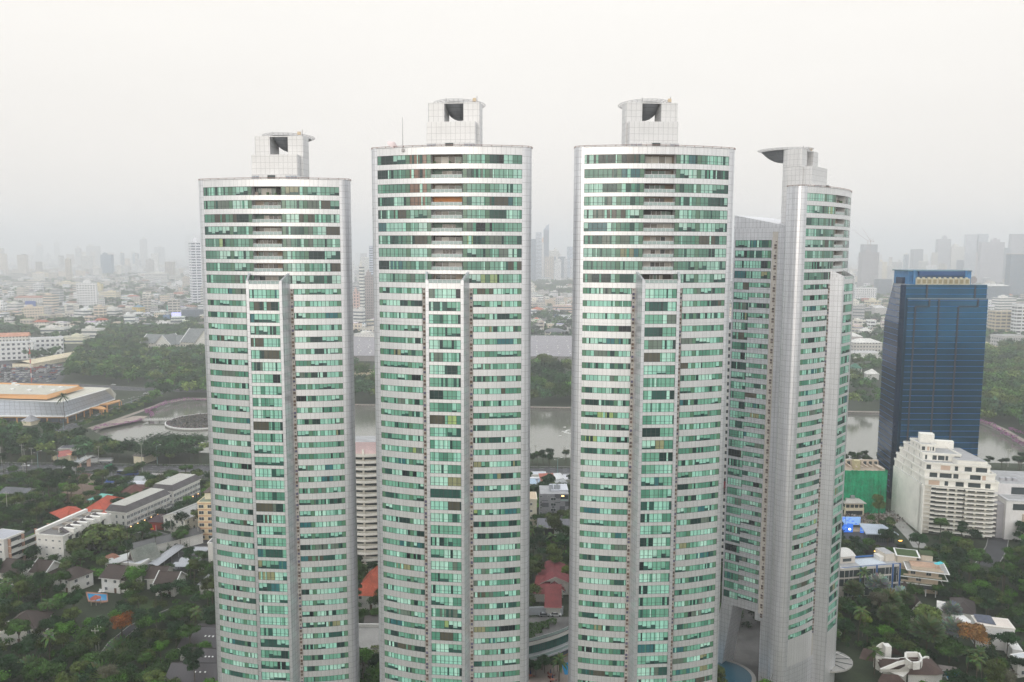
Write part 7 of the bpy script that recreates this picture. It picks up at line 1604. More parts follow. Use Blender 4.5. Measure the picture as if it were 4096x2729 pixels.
# ------------------------------------------------------------------ between the towers
# flats between first and second tower
A_ = G(*A1(95, 905)); D1 = A_.y; Hx = atD(*A1(150, 235), D1).z
T = thing('balcony_flats', 'white block of flats with wavy planted balconies between the first and second towers', 'building', (A_.x, D1, 0), 0); near(T, 'the wavy balcony flats')
m = MB(); m.box(-22, 32, 1.2, 18, 0, Hx + 4, 'wall', FW, top='roof_grey'); m.box(-22, 18, .8, 12, Hx + 4, Hx + 9, 'wall', srgb(232, 206, 206), top='roof_grey'); m.build('walls', T); nfl = 17; fh = Hx / nfl
for k in range(nfl + 1):
    m = MB(); z = k * fh + 3; n = 36
    for i in range(n):
        x0_, x1_ = -22 + 54 * i / n, -22 + 54 * (i + 1) / n; w_ = lambda x: -1.0 + .8 * math.cos(x * .42 + 1.2)
        P = [(x0_, w_(x0_)), (x1_, w_(x1_)), (x1_, 1.2), (x0_, 1.2)]; m.prism(P, z, z + .2, 'wall', FW); m.face([(x0_, w_(x0_), z), (x1_, w_(x1_), z), (x1_, w_(x1_), z + 1.15), (x0_, w_(x0_), z + 1.15)], 'wall', FW); m.face([(x0_, w_(x0_) + .1, z + 1.15), (x0_, w_(x0_), z + 1.15), (x1_, w_(x1_), z + 1.15), (x1_, w_(x1_) + .1, z + 1.15)], 'wall', FW)
    m.build('balcony', T); m = MB(); m.box(-21, 31, 1.1, 1.2, z + 1.2, z + fh, 'win')
    for q in range(7): m.box(-18 + q * 7.2, -17.2 + q * 7.2, .5, 1.25, z + .2, z + fh, 'wall', FW)
    m.build('window_band', T)
for q in range(5): EXC.append((A_.x - 18 + q * 11, D1 + 6, 9))
T, W_, an = house('orange_roof_house', 'orange tiled hip roofed house between the first and second towers', 'house', G(*A1(90, 1030), 6), G(*A1(220, 1038), 6), 20, 'hip', 5, srgb(190, 92, 66), ov=1.2); near(T, 'the orange roof between the towers')
house('dark_roof_hall', 'dark roof with pale skylight strips between the first and second towers', 'building', G(*A1(150, 1340), 4), G(*A1(300, 1330), 4), 22, 'gable', 2, srgb(84, 80, 78), rm='roof_metal', wins=False)
# striped tall flats in the sliver between third and rightmost towers
A_ = G(2850, 2330); D1 = 331; xL, xR = atD(2860, 1800, D1).x, atD(2975, 1800, D1).x; Hs = atD(2911, 1290, D1).z
T = thing('striped_flats', 'tall black and white striped flats glimpsed between the third and fourth towers', 'building', (xL, D1, 0)); m = MB(); m.box(0, xR - xL, 0, 18, 0, Hs, 'win', top='roof_grey'); m.build('glass_walls', T)
for k in range(36): m = MB(); z = Hs - 3 - k * 2.9; m.box(-.3, xR - xL + .3, -.6, 18, z - 1.4, z, 'wall', WHITE) if k != 22 else m.box(-.3, xR - xL + .3, -.6, 18, z - 4.2, z, 'wall', srgb(136, 50, 60)); (m.build('floor_band', T) if z > 2 else None)
# grey checkered building and neighbours in the central gap
A_ = g(C1, 228, 1000); Hc = atD(*C1(228, 640), A_.y).z; B_ = g(C1, 600, 1000); Wc = B_.x - A_.x
T = thing('checkered_building', 'grey building with a patchwork of dark rectangles and roof water tanks', 'building', (A_.x, A_.y, 0)); near(T, 'the grey patchwork building')
m = MB(); m.box(0, Wc, 0, 15, 0, Hc, 'wall', srgb(150, 150, 156), top='roof_grey'); m.box(Wc * .4, Wc, 4, 15, Hc, Hc + .9, 'wall', srgb(206, 208, 214)); m.build('walls', T)
m = MB(); dk = srgb(96, 98, 104); X = lambda q: (q - 228) / 372 * Wc; Z = lambda q: Hc * (1 - (q - 640) / 360)
for a_, b2, c_, d_ in ((418, 640, 488, 700), (235, 755, 340, 812), (485, 800, 553, 887), (555, 740, 600, 800), (235, 895, 410, 985), (555, 890, 600, 960), (385, 800, 415, 885), (415, 745, 490, 757), (238, 722, 330, 730)): m.box(X(a_), X(c_), -.08, 0, Z(d_), Z(b2), 'wall', dk); m.build('dark_panel', T); m = MB()
for a_, b2, w_, h_ in ((240, 690, 1, 1.3), (240, 762, 1, 1.3), (240, 835, 1, 1.3), (240, 905, 1, 1.3), (400, 725, 2.6, 1.5), (400, 796, 2.6, 1.5), (400, 865, 2.6, 1.5), (400, 938, 2.6, 1.5), (335, 680, .8, .8), (330, 895, .8, .8)): window(T, X(a_), max(.5, Z(b2)), -.1, w_, h_, 'f')
m = MB(); m.box(X(492), X(592), -.12, 0, Z(720), Z(655), 'win'); m.box(X(492), X(592), -.9, -.8, Z(722), Z(705), 'rail_glass'); m.build('glazed_lounge', T)
for q in (375, 440, 472): m = MB(); m.tube((X(q), 6, Hc), (X(q), 6, Hc + 3.2), 1.1, 'plain', srgb(176, 180, 186), n=12); m.build('water_tank', T)
m = MB(); m.box(X(505), X(540), -.3, -.1, Hc - 1.2, Hc - .9, 'lampglow'); m.build('facade_lamp', T)
for q in range(3): EXC.append((A_.x + Wc * (q + .5) / 3, A_.y + 6, 8))
house('cream_block', 'old cream building with a cluttered roof left of the grey patchwork building', 'building', g(C1, 40, 725, 14), g(C1, 188, 725, 14), 12, 'flat', rc=srgb(196, 176, 150), wc=srgb(224, 216, 196), wsz=(1.1, 1.2), floors=4, door=False)
T, W_, an = house('dark_restaurant', 'dark walled building with a grey metal roof in front of the patchwork building', 'building', g(C1, 205, 1075, 6), g(C1, 610, 1085, 6), 9, 'mono', 1.2, srgb(96, 96, 102), wc=srgb(44, 48, 52), rm='roof_metal', wins=False, door=False)
m = MB()
for q in range(8): m.box(W_ * (.52 + q * .06), W_ * (.52 + q * .06) + 1.0, -.1, 0, 1.8, 4.8, 'plain', srgb(206, 214, 206))
m.build('window', T)
for lb, a, b2, dep, h, rf, rh, rc, rm in (('rust-red corrugated roof in the central gap', (255, 485), (420, 480), 9, 5, 'mono', 2.4, srgb(158, 84, 66), 'roof_metal'), ('white corrugated roof right of the rust-red roof', (425, 465), (560, 450), 8, 5, 'mono', 1.6, srgb(206, 206, 206), 'roof_metal'), ('pale grey warehouse roof in front of the white one', (370, 545), (590, 500), 9, 5, 'gable', 1.6, srgb(170, 172, 172), 'roof_metal'), ('light blue shop roof at the left of the central gap', (60, 498), (212, 500), 7, 4, 'gable', 1.6, srgb(176, 196, 214), 'roof_metal'), ('white fence-like shed along the road in the central gap', (60, 452), (250, 452), 3, 4, 'flat', 0, srgb(210, 210, 212), 'roof_metal'), ('long grey canopy right by the road in the central gap', (125, 400), (310, 398), 6, 4, 'flat', 0, srgb(190, 194, 200), 'roof_metal'), ('pale shed roof at the right of the central gap', (550, 440), (720, 440), 8, 4.5, 'gable', 1.4, srgb(206, 206, 210), 'roof_metal'), ('small grey shop roof next to the light blue roof', (205, 500), (272, 495), 6, 4, 'gable', 1.4, srgb(140, 146, 154), 'roof_metal')):
    house('roadside_building', lb, 'building', g(C1, *a, h), g(C1, *b2, h), dep, rf, rh, rc, WHITE, rm=rm, wins=False)
T, W_, an = house('red_gabled_house', 'large red roofed house with white gable in the central gap', 'house', g(C2, 235, 330, 5.5), g(C2, 570, 330, 5.5), 17, 'gable', 2.5, srgb(128, 56, 60), ax='y', ov=1.2); near(T, 'the large red gabled roof')
T, W_, an = house('red_gabled_house', 'small red gabled porch house below the large red roof', 'house', g(C2, 310, 430, 3.6), g(C2, 500, 425, 3.6), 7, 'gable', 2.2, srgb(128, 54, 58), ax='y', ov=.8, wins=False)
house('red_roof_wing', 'dark red tiled wing roof in front of the small red gable', 'house', g(C2, 285, 645, 3.5), g(C2, 468, 650, 3.5), 13, 'mono', 3.5, srgb(124, 56, 56), wins=False, ov=.5); house('red_roof_wing', 'dark red tiled wing roof half hidden by the tree on the left', 'house', g(C2, 150, 470, 3.5), g(C2, 300, 480, 3.5), 10, 'mono', 3, srgb(120, 54, 54), wins=False)
wl = MB(); a, b_ = g(C2, 60, 745), g(C2, 502, 735); Wl, an = frame(a, b_); wl.obox((a.x, a.y), an, 0, Wl, 0, .3, 0, 3.2, 'wall', srgb(196, 200, 206)); tag(wl.build('boundary_wall'), 'pale boundary wall behind two parked cars in the central gap', 'wall')
# curved podium with roof garden
o = g(C2, 300, 1100); T = thing('curved_podium', 'curved white podium building with a hedge-striped roof garden and green glass', 'building', (o.x, o.y, 0)); near(T, 'the curved podium')
arc_px = [(-300, 1150), (-150, 1135), (0, 1110), (70, 1092), (200, 1062), (330, 1025), (450, 985), (545, 945), (640, 895), (740, 830)]
def VC(x, y, z): p = g(C2, x, y, z) - Vector((o.x, o.y, 0)); return (p.x, p.y)
top_ = [VC(x, y, 9.0) for x, y in arc_px]; bk1, bk2 = VC(740, 770, 9), VC(-300, 790, 9)
m = MB(); m.prism(top_ + [bk1, bk2], 8.0, 9.3, 'wall', WHITE, top='forecourt'); m.build('roof_slab', T)
off = lambda p, k: (p[0] + 0 * k, p[1] + k)
m = MB(); gl = [off(p, 1.6) for p in top_]
for i in range(len(gl) - 1):
    p, q = gl[i], gl[i + 1]; n = 5
    for j in range(n):
        a = (p[0] + (q[0] - p[0]) * j / n, p[1] + (q[1] - p[1]) * j / n); b2 = (p[0] + (q[0] - p[0]) * (j + 1) / n, p[1] + (q[1] - p[1]) * (j + 1) / n); m.face([(*a, 4.4), (*b2, 4.4), (*b2, 8), (*a, 8)], 'glass', jit(srgb(50, 104, 96), random, .2)); m.tube((*a, 4.4), (*a, 8), .08, 'frame_dark', n=4)
m.build('glazing', T)
m = MB(); lo_ = [off(p, -2.6) for p in top_]; m.prism(lo_ + [bk1, bk2], 3.8, 4.4, 'wall', srgb(206, 208, 210)); m.build('ledge', T)
m = MB()
for i in range(len(lo_) - 1): p, q = off(top_[i], 1.2), off(top_[i + 1], 1.2); m.face([(*p, 0), (*q, 0), (*q, 3.8), (*p, 3.8)], 'fac_dark', srgb(206, 170, 120))
m.build('ground_floor', T)
m = MB()
for pts_, z in (([off(p, .5) for p in top_], 9.3), ([off(p, -2.3) for p in top_], 4.4)):
    for i in range(len(pts_) - 1): p, q = pts_[i], pts_[i + 1]; m.face([(*p, z), (*q, z), (*q, z + 1), (*p, z + 1)], 'rail_glass'); m.tube((*p, z + 1.05), (*q, z + 1.05), .06, 'rail', n=4)
m.build('railing', T)
for k in range(5):
    hpts = [VC(-300 + q * 90, 860 + k * 45 + 14 * math.sin(q * .6), 9.3) for q in range(9 - k)]
    ribbon_leaves('roof_hedge', [(p[0] + o.x, p[1] + o.y) for p in hpts], 2.0, 1.5, [(.04, .09, .02), (.055, .11, .03)], 45, .28, z0=9.3, label='clipped green hedge row on the roof garden, %s from the back' % ordn[k], cat='hedge')
m = MB(); P_ = [VC(-200, 1250, 3.4), VC(70, 1260, 3.4), VC(330, 1215, 3.6), VC(180, 1160, 4.2), VC(-200, 1150, 4.2)]; m.face([(P_[0][0], P_[0][1], 3.2), (P_[1][0], P_[1][1], 3.2), (P_[2][0], P_[2][1], 3.4), (P_[3][0], P_[3][1], 4.0), (P_[4][0], P_[4][1], 4.0)], 'roof_metal', srgb(206, 200, 190)); m.build('entrance_canopy', T)
for x, y in ((0, 1000), (200, 950), (400, 900), (600, 850), (100, 850), (300, 1000), (500, 950)): p = g(C2, x, y, 5); EXC.append((p.x, p.y, 10))
T = thing('podium_pool', 'small blue pool corner in front of the curved podium', 'swimming pool', g(C2, 520, 1400)); m = MB(); P_ = [g(C2, *p) - T.location for p in ((480, 1340), (620, 1320), (620, 1480), (520, 1480))]; m.face([(p.x, p.y, .12) for p in P_], 'pool'); m.build('water', T); EXC.append((T.location.x, T.location.y, 4))
for i, (x, y) in enumerate(((98, 1510), (345, 1500), (370, 1560))):
    T = thing('cafe_table', 'round table with a closed dark blue parasol in the podium court, %s from the left' % ordn[i], 'table', g(C2, x, y), 0, 'tables with parasols'); m = MB(); m.tube((0, 0, .7), (0, 0, .78), .7, 'plain', srgb(190, 120, 100), n=12); m.build('table_top', T); m = MB(); m.tube((0, 0, 0), (0, 0, 2.6), .05, 'frame_dark'); m.tube((0, 0, 1.3), (0, 0, 2.6), .28, 'plain', srgb(30, 50, 100), n=6, r2=.05); m.build('parasol', T)
    for q in range(3): a = q * 2.1; s_ = thing('cafe_chair', 'dark red cafe chair around the %s parasol table' % ordn[i], 'chair', T.location + Vector((1.2 * math.cos(a), 1.2 * math.sin(a), 0)), a, 'cafe chairs at parasol table ' + ordn[i]); m = MB(); m.box(-.3, .3, -.3, .3, .4, .5, 'plain', srgb(120, 50, 44)); m.build('seat', s_); m = MB(); m.box(.25, .32, -.3, .3, .5, 1.0, 'plain', srgb(120, 50, 44)); m.build('backrest', s_)
flat('court_paving', [g(C2, -200, 1270), g(C2, 760, 1180), g(C2, 800, 1900), g(C2, -300, 1900)], 'paving', .045)
# terrace between the first and second towers
o = G(*A1(190, 1400)); T = thing('garden_terrace', 'beige paved podium terrace with yellow-green hedges between the first and second towers', 'terrace', (o.x, o.y, 0)); m = MB(); m.box(-30, 34, -12, 8, 0, 6, 'wall', srgb(210, 208, 204), top='concrete'); m.box(-30, 34, 7.6, 8.1, 6, 7.2, 'wall', WHITE); m.box(-30, -6, -14, -11.8, 0, 5.2, 'wall', WHITE); m.build('deck', T)
for i, (x, y) in enumerate(((232, 1362), (225, 1388), (242, 1408))): p = G(*A1(x, y), 6.0); ribbon_leaves('clipped_hedge', [(p.x - 2.5, p.y), (p.x + 2.5, p.y - .4)], 1.2, 1.0, [(.16, .2, .03), (.1, .14, .03)], 50, .22, z0=6, label='yellow-green clipped hedge on the beige terrace, %s from the back' % ordn[i], cat='hedge')
for q in range(6): EXC.append((o.x - 26 + q * 11, o.y - 2, 9))
# T4 foot: round pool, canopy, planter
def S6(x, y): return (2800 + x / 2.151, 2000 + y / 2.151)
T = thing('round_pool', 'dark teal round pool between the third and rightmost towers', 'swimming pool', g(S6, 110, 1500, 3)); o3 = T.location; o3 = Vector((o3.x, o3.y, 0)); T.location = o3
m = MB(); m.prism([(13.5 * math.cos(R_(t)), 11.5 * math.sin(R_(t))) for t in range(0, 360, 8)], 0, 2.8, 'concrete'); m.build('surround', T); m = MB(); m.prism([(12.2 * math.cos(R_(t)), 10.2 * math.sin(R_(t))) for t in range(0, 360, 8)], 2.8, 2.9, 'pool_dark'); m.build('water', T); EXC.append((o3.x, o3.y, 14))
T = thing('round_canopy', 'pale round entrance canopy with white cable masts at the foot of the rightmost tower', 'canopy', g(S6, 1045, 1510)); m = MB(); m.prism([(9.5 * math.cos(R_(t)), 8 * math.sin(R_(t))) for t in range(0, 360, 12)], 5.2, 5.7, 'concrete'); m.build('roof', T)
m = MB()
for t in range(0, 360, 30): m.tube((0, 0, 5.8), (9.3 * math.cos(R_(t)), 7.8 * math.sin(R_(t)), 5.8), .12, 'frame_dark', n=4)
m.tube((-1, 0, 5.8), (-3, -2, 12), .15, 'white_paint'); m.tube((-3, -2, 12), (9, 0, 5.8), .07, 'white_paint', n=4); m.build('ribs', T); m = MB(); m.tube((0, 0, 0), (0, 0, 5.2), .5, 'concrete'); m.build('column', T); EXC.append((T.location.x, T.location.y, 10))
T = thing('planter', 'white bowl planter among trees right of the rightmost tower', 'planter', g(Q3, 220, 1140)); m = MB(); m.tube((0, 0, 0), (0, 0, 1.2), 1.0, 'white_paint', n=14, r2=1.9); m.build('bowl', T); m = MB(); m.tube((0, 0, 1.2), (0, 0, 1.25), 1.7, 'rust', n=14); m.build('soil', T)
EXC += [(T1.location.x, T1.location.y, 24), (T2.location.x, T2.location.y, 24), (T3.location.x, T3.location.y, 24), (T4.location.x, T4.location.y, 26), (T4.location.x - 14, T4.location.y + 16, 18)]
near(T1, 'the leftmost curved tower'); near(T2, 'the second curved tower'); near(T3, 'the third curved tower'); near(T4, 'the rightmost curved tower')
# ------------------------------------------------------------------ trees
mat('bark', (.09, .07, .05), .9, noise=[(2, .3)])
def crown_arrays(rs, n, lobes, dens='round', size=.085):
    """unit crown: radius about 1 in plan, z from 0 to about 1.3"""
    L_ = []
    for k in range(lobes):
        a = rs.rand() * 6.283; r = .62 * math.sqrt(rs.rand()); z = .35 + .62 * rs.rand() * (1 - r * .55)
        if dens == 'flat': r *= 1.1; z = .42 + .28 * rs.rand() * (1 - r * .4)
        if dens == 'tall': r *= .7; z = .25 + 1.15 * rs.rand() * (1 - r * .3)
        L_.append((r * math.cos(a), r * math.sin(a), z, .22 + .2 * rs.rand(), rs.uniform(.5, 1.5)))
    P = []; NN = []; CC = []; per = n // lobes
    for (x, y, z, r, br) in L_:
        d = rs.normal(size=(per, 3)); d /= np.linalg.norm(d, axis=1, keepdims=True); d[:, 2] = np.where(d[:, 2] < -.35, -d[:, 2], d[:, 2])
        rad = r * (rs.rand(per) ** .35) * rs.uniform(.82, 1.18, per); q = d * rad[:, None] * np.array([1, 1, .72]); P.append(q + [x, y, z]); NN.append(d + rs.normal(size=(per, 3)) * .55 + [0, 0, .25])
        CC.append(np.full(per, br) * rs.uniform(.72, 1.3, per))
    return np.concatenate(P), np.concatenate(NN), np.concatenate(CC), L_
HUE = {'broad': (.037, .078, .017), 'olive': (.066, .092, .024), 'bright': (.052, .125, .017), 'yellow': (.10, .14, .025), 'dark': (.016, .044, .013), 'bluish': (.028, .060, .026), 'dry': (.085, .085, .055), 'orange': (.30, .10, .025), 'rust': (.19, .10, .035), 'silver': (.22, .26, .23)}
PRO = {}
def proto(kind, shape, seed, n=4600, lobes=17, size=.062):
    rs = np.random.RandomState(seed); P, NN, br, L_ = crown_arrays(rs, n, lobes, shape)
    hue = np.array(HUE[kind]); cc = hue * br[:, None] * (1 + rs.normal(size=(len(P), 3)) * .07)
    cc = np.clip(cc, .004, .9)
    o = leaf_mesh('crown', P, NN, rs.uniform(.5, 1.25, len(P)) * size, cc, 'leaf'); me = o.data
    bpy.data.objects.remove(o)
    t = MB(); t.tube((0, 0, -1), (0, 0, .4), .045, 'bark', n=6, r2=.03)
    for (x, y, z, r, b) in L_[:6]: t.tube((0, 0, rs.uniform(-.1, .25)), (x * .9, y * .9, z), .022, 'bark', n=4, r2=.008)
    o = t.build('trunk'); tm = o.data; bpy.data.objects.remove(o)
    return me, tm
for kd, sh, n_ in (('broad', 'round', 3), ('dark', 'round', 3), ('olive', 'round', 2), ('bright', 'round', 2), ('bluish', 'tall', 2), ('broad', 'flat', 1), ('olive', 'tall', 2), ('yellow', 'round', 1), ('dry', 'round', 1), ('orange', 'round', 1), ('rust', 'round', 1)):
    for q in range(n_): PRO.setdefault((kd, sh), []).append(proto(kd, sh, 100 + len(PRO) * 7 + q * 31, n=4600 if kd != 'orange' else 3200, size=.062 if kd != 'dry' else .04))
PRO[('broad', 'rain')] = [proto('dark', 'flat', 77, n=9000, lobes=38, size=.03)]
TREES = []
rt = random.Random(99)
def tree(p, rad, h, kd='broad', sh='round', name='broadleaf_tree', desc=None, label=None, group=None, cat='tree'):
    """rad = crown radius, h = total height; the unit crown spans z 0..1.2"""
    cm, tm = rt.choice(PRO[(kd, sh)])
    T = thing(name, label, cat, (p[0], p[1], 0), rt.uniform(0, 6.28), group)
    ch = rad * (.95 if sh not in ('tall', 'rain') else (1.1 if sh == 'tall' else .45))
    c = bpy.data.objects.new('crown', cm); col.objects.link(c); c.parent = T; zb = max(.3, h - 1.15 * ch); c.location = (0, 0, zb); c.scale = (rad, rad, ch)
    t = bpy.data.objects.new('trunk', tm); col.objects.link(t); t.parent = T; t.location = (0, 0, zb); t.scale = (min(rad, 6) , min(rad, 6), zb)
    EXC_T.append((p[0], p[1], rad)); TREES.append((T, desc or (kd, sh), p[0], p[1])) if not label else None
    return T
EXC_T = []
import math as _m
def palm(p, h, fr=16, L_=3.2, name='palm_tree', label='', col_=(.06, .095, .03), group=None, fan=False):
    T = thing(name, label, 'palm', (p[0], p[1], 0), rt.uniform(0, 6), group); m = MB(); lean = rt.uniform(-.4, .4)
    for k in range(5): m.tube((lean * (k / 5) ** 2 * 3, 0, h * k / 5), (lean * ((k + 1) / 5) ** 2 * 3, 0, h * (k + 1) / 5), .2, 'bark', n=6, r2=.17)
    m.build('trunk', T); m = MB(); tx = lean * 3
    for k in range(fr):
        a = 6.283 * k / fr + rt.uniform(-.15, .15); el = rt.uniform(-.5, 1.25); pz = h; pr = 0; n = 6; prev = None
        for j in range(n + 1):
            s = j / n; r = L_ * s * math.cos(el * (1 - s * .3)) * (.95 if not fan else .6); z = h + L_ * (s * math.sin(el) - .55 * s * s); wd = (.5 * math.sin(math.pi * min(1, s * .9 + .1)) + .05) * (1 if not fan else 1.5)
            cpt = Vector((tx + r * math.cos(a), r * math.sin(a), z)); sd_ = Vector((-math.sin(a), math.cos(a), 0)) * wd
            cur = (cpt - sd_ + Vector((0, 0, -.18 * (wd / .5))), cpt, cpt + sd_ + Vector((0, 0, -.18 * (wd / .5))))
            if prev:
                c_ = tuple(v * rt.uniform(.7, 1.35) for v in col_); m.face([prev[0], prev[1], cur[1], cur[0]], 'leaf', c_); m.face([prev[1], prev[2], cur[2], cur[1]], 'leaf', c_)
            prev = cur
    m.build('fronds', T); EXC_T.append((p[0], p[1], L_ * .7)); return T
def fanpalm(p, h, rad, label, col_, name='fan_palm', group=None, n=26):
    """stiff round leaves on stalks all round a ball-shaped head"""
    T = thing(name, label, 'palm', (p[0], p[1], 0), 0, group); m = MB(); m.tube((0, 0, 0), (0, 0, h), .28, 'bark', n=7, r2=.22); m.build('trunk', T); m = MB()
    for k in range(n):
        el = math.asin(-0.25 + 1.22 * (k + .5) / n if -0.25 + 1.22 * (k + .5) / n < 1 else .98); a = k * 2.4
        d = Vector((math.cos(a) * math.cos(el), math.sin(a) * math.cos(el), math.sin(el))); s1 = Vector((-math.sin(a), math.cos(a), 0)); up = d.cross(s1); c0_ = Vector((0, 0, h)) + d * rad * .45
        m.tube((0, 0, h), c0_, .05, 'leaf', col_, n=3); segs = 9
        for q in range(segs):
            a0, a1 = R_(-115 + 230 * q / segs), R_(-115 + 230 * (q + .8) / segs); f = lambda t, rr: c0_ + (d * math.cos(t) + s1 * math.sin(t)) * rr + up * (-.12 * rr * abs(math.sin(t)))
            c_ = tuple(v * rt.uniform(.7, 1.2) for v in col_); m.face([c0_, f(a0, rad * .5), f((a0 + a1) / 2, rad * .62), f(a1, rad * .5)], 'leaf', c_)
    m.build('leaves', T); EXC_T.append((p[0], p[1], rad * .8)); return T
def travpalm(p, h, label):
    T = thing('traveller_palm', label, 'palm', (p[0], p[1], 0), rt.uniform(-.3, .3)); m = MB(); m.tube((0, 0, 0), (0, 0, h * .35), .3, 'bark', n=6); m.build('trunk', T); m = MB(); n = 17
    for k in range(n):
        a = R_(-78 + 156 * k / (n - 1)); L1_ = h * .42; d = Vector((math.sin(a), rt.uniform(-.06, .06), math.cos(a))); b0 = Vector((0, 0, h * .33)); b1 = b0 + d * L1_; m.tube(b0, b1, .09, 'leaf', (.14, .19, .05), n=4); prev = None
        for j in range(6):
            s = j / 5; c_ = b1 + d * (h * .42 * s) + Vector((0, 0, -.5 * s * s * abs(math.sin(a)))); wv = .62 * math.sin(math.pi * (s * .8 + .15)) + .05; sd_ = Vector((.25 * math.cos(a), 1, 0)).normalized() * wv
            if prev: m.face([prev[0], prev[1], c_ + sd_, c_ - sd_], 'leaf', tuple(v * rt.uniform(.7, 1.3) for v in (.10, .16, .06)))
            prev = (c_ - sd_, c_ + sd_)
    m.build('leaves', T); EXC_T.append((p[0], p[1], 3.5)); return T
# single trees one can point at
tree(g(L2, 1830, 985), 30, 17, 'broad', 'rain', 'rain_tree', label='huge dark umbrella-shaped rain tree on the near lake shore')
tree(g(L3, 1050, 1170), 5.2, 9, 'orange', 'round', 'flowering_tree', label='bright orange flowering tree in the left garden')
tree(g(Q3, 1490, 1330), 6.4, 12, 'rust', 'round', 'flowering_tree', label='rusty orange-brown tree beside the white cubic villa')
tree(g(L3, 1165, 780), 5.2, 10, 'bright', 'round', 'broadleaf_tree', label='bright green round tree between the veranda house and the white coped roof')
tree(g(L3, 900, 460), 13, 15, 'olive', 'round', 'broadleaf_tree', label='large sparse olive tree in front of the nearer townhouse row')
tree(g(L3, 1745, 580), 4, 8, 'broad', 'round', 'broadleaf_tree', label='small dense tree in the carport yard against the white wall')
tree(g(C4, 280, 330), 17, 20, 'yellow', 'round', 'broadleaf_tree', label='pale yellow-green round tree above the lake in the central gap')
tree(g(C4, 200, 780), 17, 24, 'bright', 'tall', 'broadleaf_tree', label='x') if False else None
palm(g(L2, 680, 668), 24, 20, 6.5, label='tall lone palm at the corner of the glass-skirted hall', col_=(.05, .085, .03))
travpalm(g(L3, 1085, 1425), 9.5, 'large traveller palm with its fan spread wide in the left garden'); travpalm(g(L3, 890, 1600), 8, 'smaller traveller palm at the bottom edge left of centre'); travpalm(g(L3, 300, 1560), 8, 'pale traveller palm near the bottom left edge')
for x, y, h, r, lb in ((600, 860, 8, 5.0, 'silver-white fan palm below the blue-trimmed office'), (810, 900, 6, 3.6, 'smaller silver fan palm right of the tallest silver one'), (1290, 1260, 7, 4.6, 'silver-grey fan palm left of the rusty orange tree'), (1280, 1030, 5, 3.8, 'silver fan palm below the white lean-to')):
    fanpalm(g(Q3, x, y), h, r, lb, (.24, .28, .25))
for x, y, h, r, lb in ((1050, 1310, 8, 6.0, 'largest green fan palm above the curved-gable villa'), (700, 1010, 8, 4.8, 'green fan palm near the centre of the right garden'), (700, 1180, 9, 4.4, 'green fan palm left of the garden lawn'), (850, 970, 7, 3.6, 'small green fan palm below the steep brown gable'), (370, 880, 7, 4.2, 'green fan palm by the blue-trimmed office corner')):
    fanpalm(g(Q3, x, y), h, r, lb, (.085, .12, .05))
for i, (r, x, y, h) in enumerate(((Q3, 465, 830, 13), (Q3, 1420, 1540, 9), (Q3, 1560, 1560, 10), (Q3, 1510, 1600, 9), (Q3, 420, 1200, 12), (Q3, 570, 1500, 8), (C1, 250, 1290, 8), (C1, 120, 1300, 8), (C1, 380, 1420, 8), (L3, 60, 900, 9), (L3, 420, 1110, 10), (L3, 1690, 1160, 9), (L3, 430, 1390, 9), (C2, 450, 1560, 7), (L3, 1700, 640, 6))):
    lbs = ('tall feathery palm in front of the blue-trimmed office', 'green feather palm beside the villa pool', 'feather palm right of the villa pool', 'feather palm at the bottom edge right of the villa pool', 'slender leaning palm right of the rightmost tower', 'dark palm left of the curved-gable villa', 'left palm in the dark garden of the central gap', 'leftmost low palm in the dark garden of the central gap', 'lower right palm in the dark garden of the central gap', 'palm among trees at the far left', 'bare-trunked palm right of the lower left hip roof', 'palm beside the largest dark tiled roof', 'thin palm low in the left garden', 'palm in the podium court', 'small palm by the grey hip roof')
    palm(g(r, x, y), h, 15, 3.4, label=lbs[i], name='palm_tree')
for i, (x, y) in enumerate(((98, 1420), (165, 1440), (270, 1400), (385, 1400), (430, 1380), (240, 1360))):
    tree(g(C2, x, y + 60), 2.6, 5.5, 'dark', 'round', 'court_tree', label='small dense tree in the podium court, %s of six from the left' % ordn[[0, 1, 3, 4, 5, 2][i]])
def inpoly(x, y, P):
    c = False; n = len(P)
    for i in range(n):
        a, b = P[i], P[i - 1]
        if (a[1] > y) != (b[1] > y) and x < (b[0] - a[0]) * (y - a[1]) / (b[1] - a[1]) + a[0]: c = not c
    return c
roads = []
def near_road(x, y, m=0):
    for pts, wd in ROADS:
        for i in range(len(pts) - 1):
            a, b = pts[i], pts[i + 1]; dx, dy = b[0] - a[0], b[1] - a[1]; t = max(0, min(1, ((x - a[0]) * dx + (y - a[1]) * dy) / (dx * dx + dy * dy)))
            if (a[0] + dx * t - x) ** 2 + (a[1] + dy * t - y) ** 2 < (wd / 2 + m) ** 2: return True
    return False
ROADS = [(rA, 16), (rB, 13), ([g(L2, 300, 830), g(L2, 640, 705), g(L2, 1200, 500), g(L2, 1560, 360), g(L2, 1700, 300)], 14), ([g(L2, -300, 190), g(L2, 300, 215), g(L2, 900, 250), g(L2, 1500, 285)], 18), ([g(L3, 860, 1400), g(L3, 980, 1230), g(L3, 1150, 1090)], 3), ([g(L3, 1160, 245), g(L3, 1420, 60), g(L3, 1600, -60)], 8), ([g(L3, 1150, 240), g(L3, 1450, 330), g(L3, 1900, 360)], 6), ([g(Q2, 640, 1420), g(Q2, 720, 1520), g(Q3, 790, 90), g(Q3, 960, 270)], 6), ([g(Q3, 1600, 500), g(Q3, 1700, 330), g(Q3, 1720, 230)], 9),
         ([g(L2, 940, 690), g(L2, 1250, 590), g(L2, 1500, 500), g(L2, 1700, 430), g(L2, 1950, 385)], 6), ([g(C2, 150, 770), g(C2, 560, 770)], 7), ([g(L2, 600, 920), g(L2, 780, 1200)], 3)]
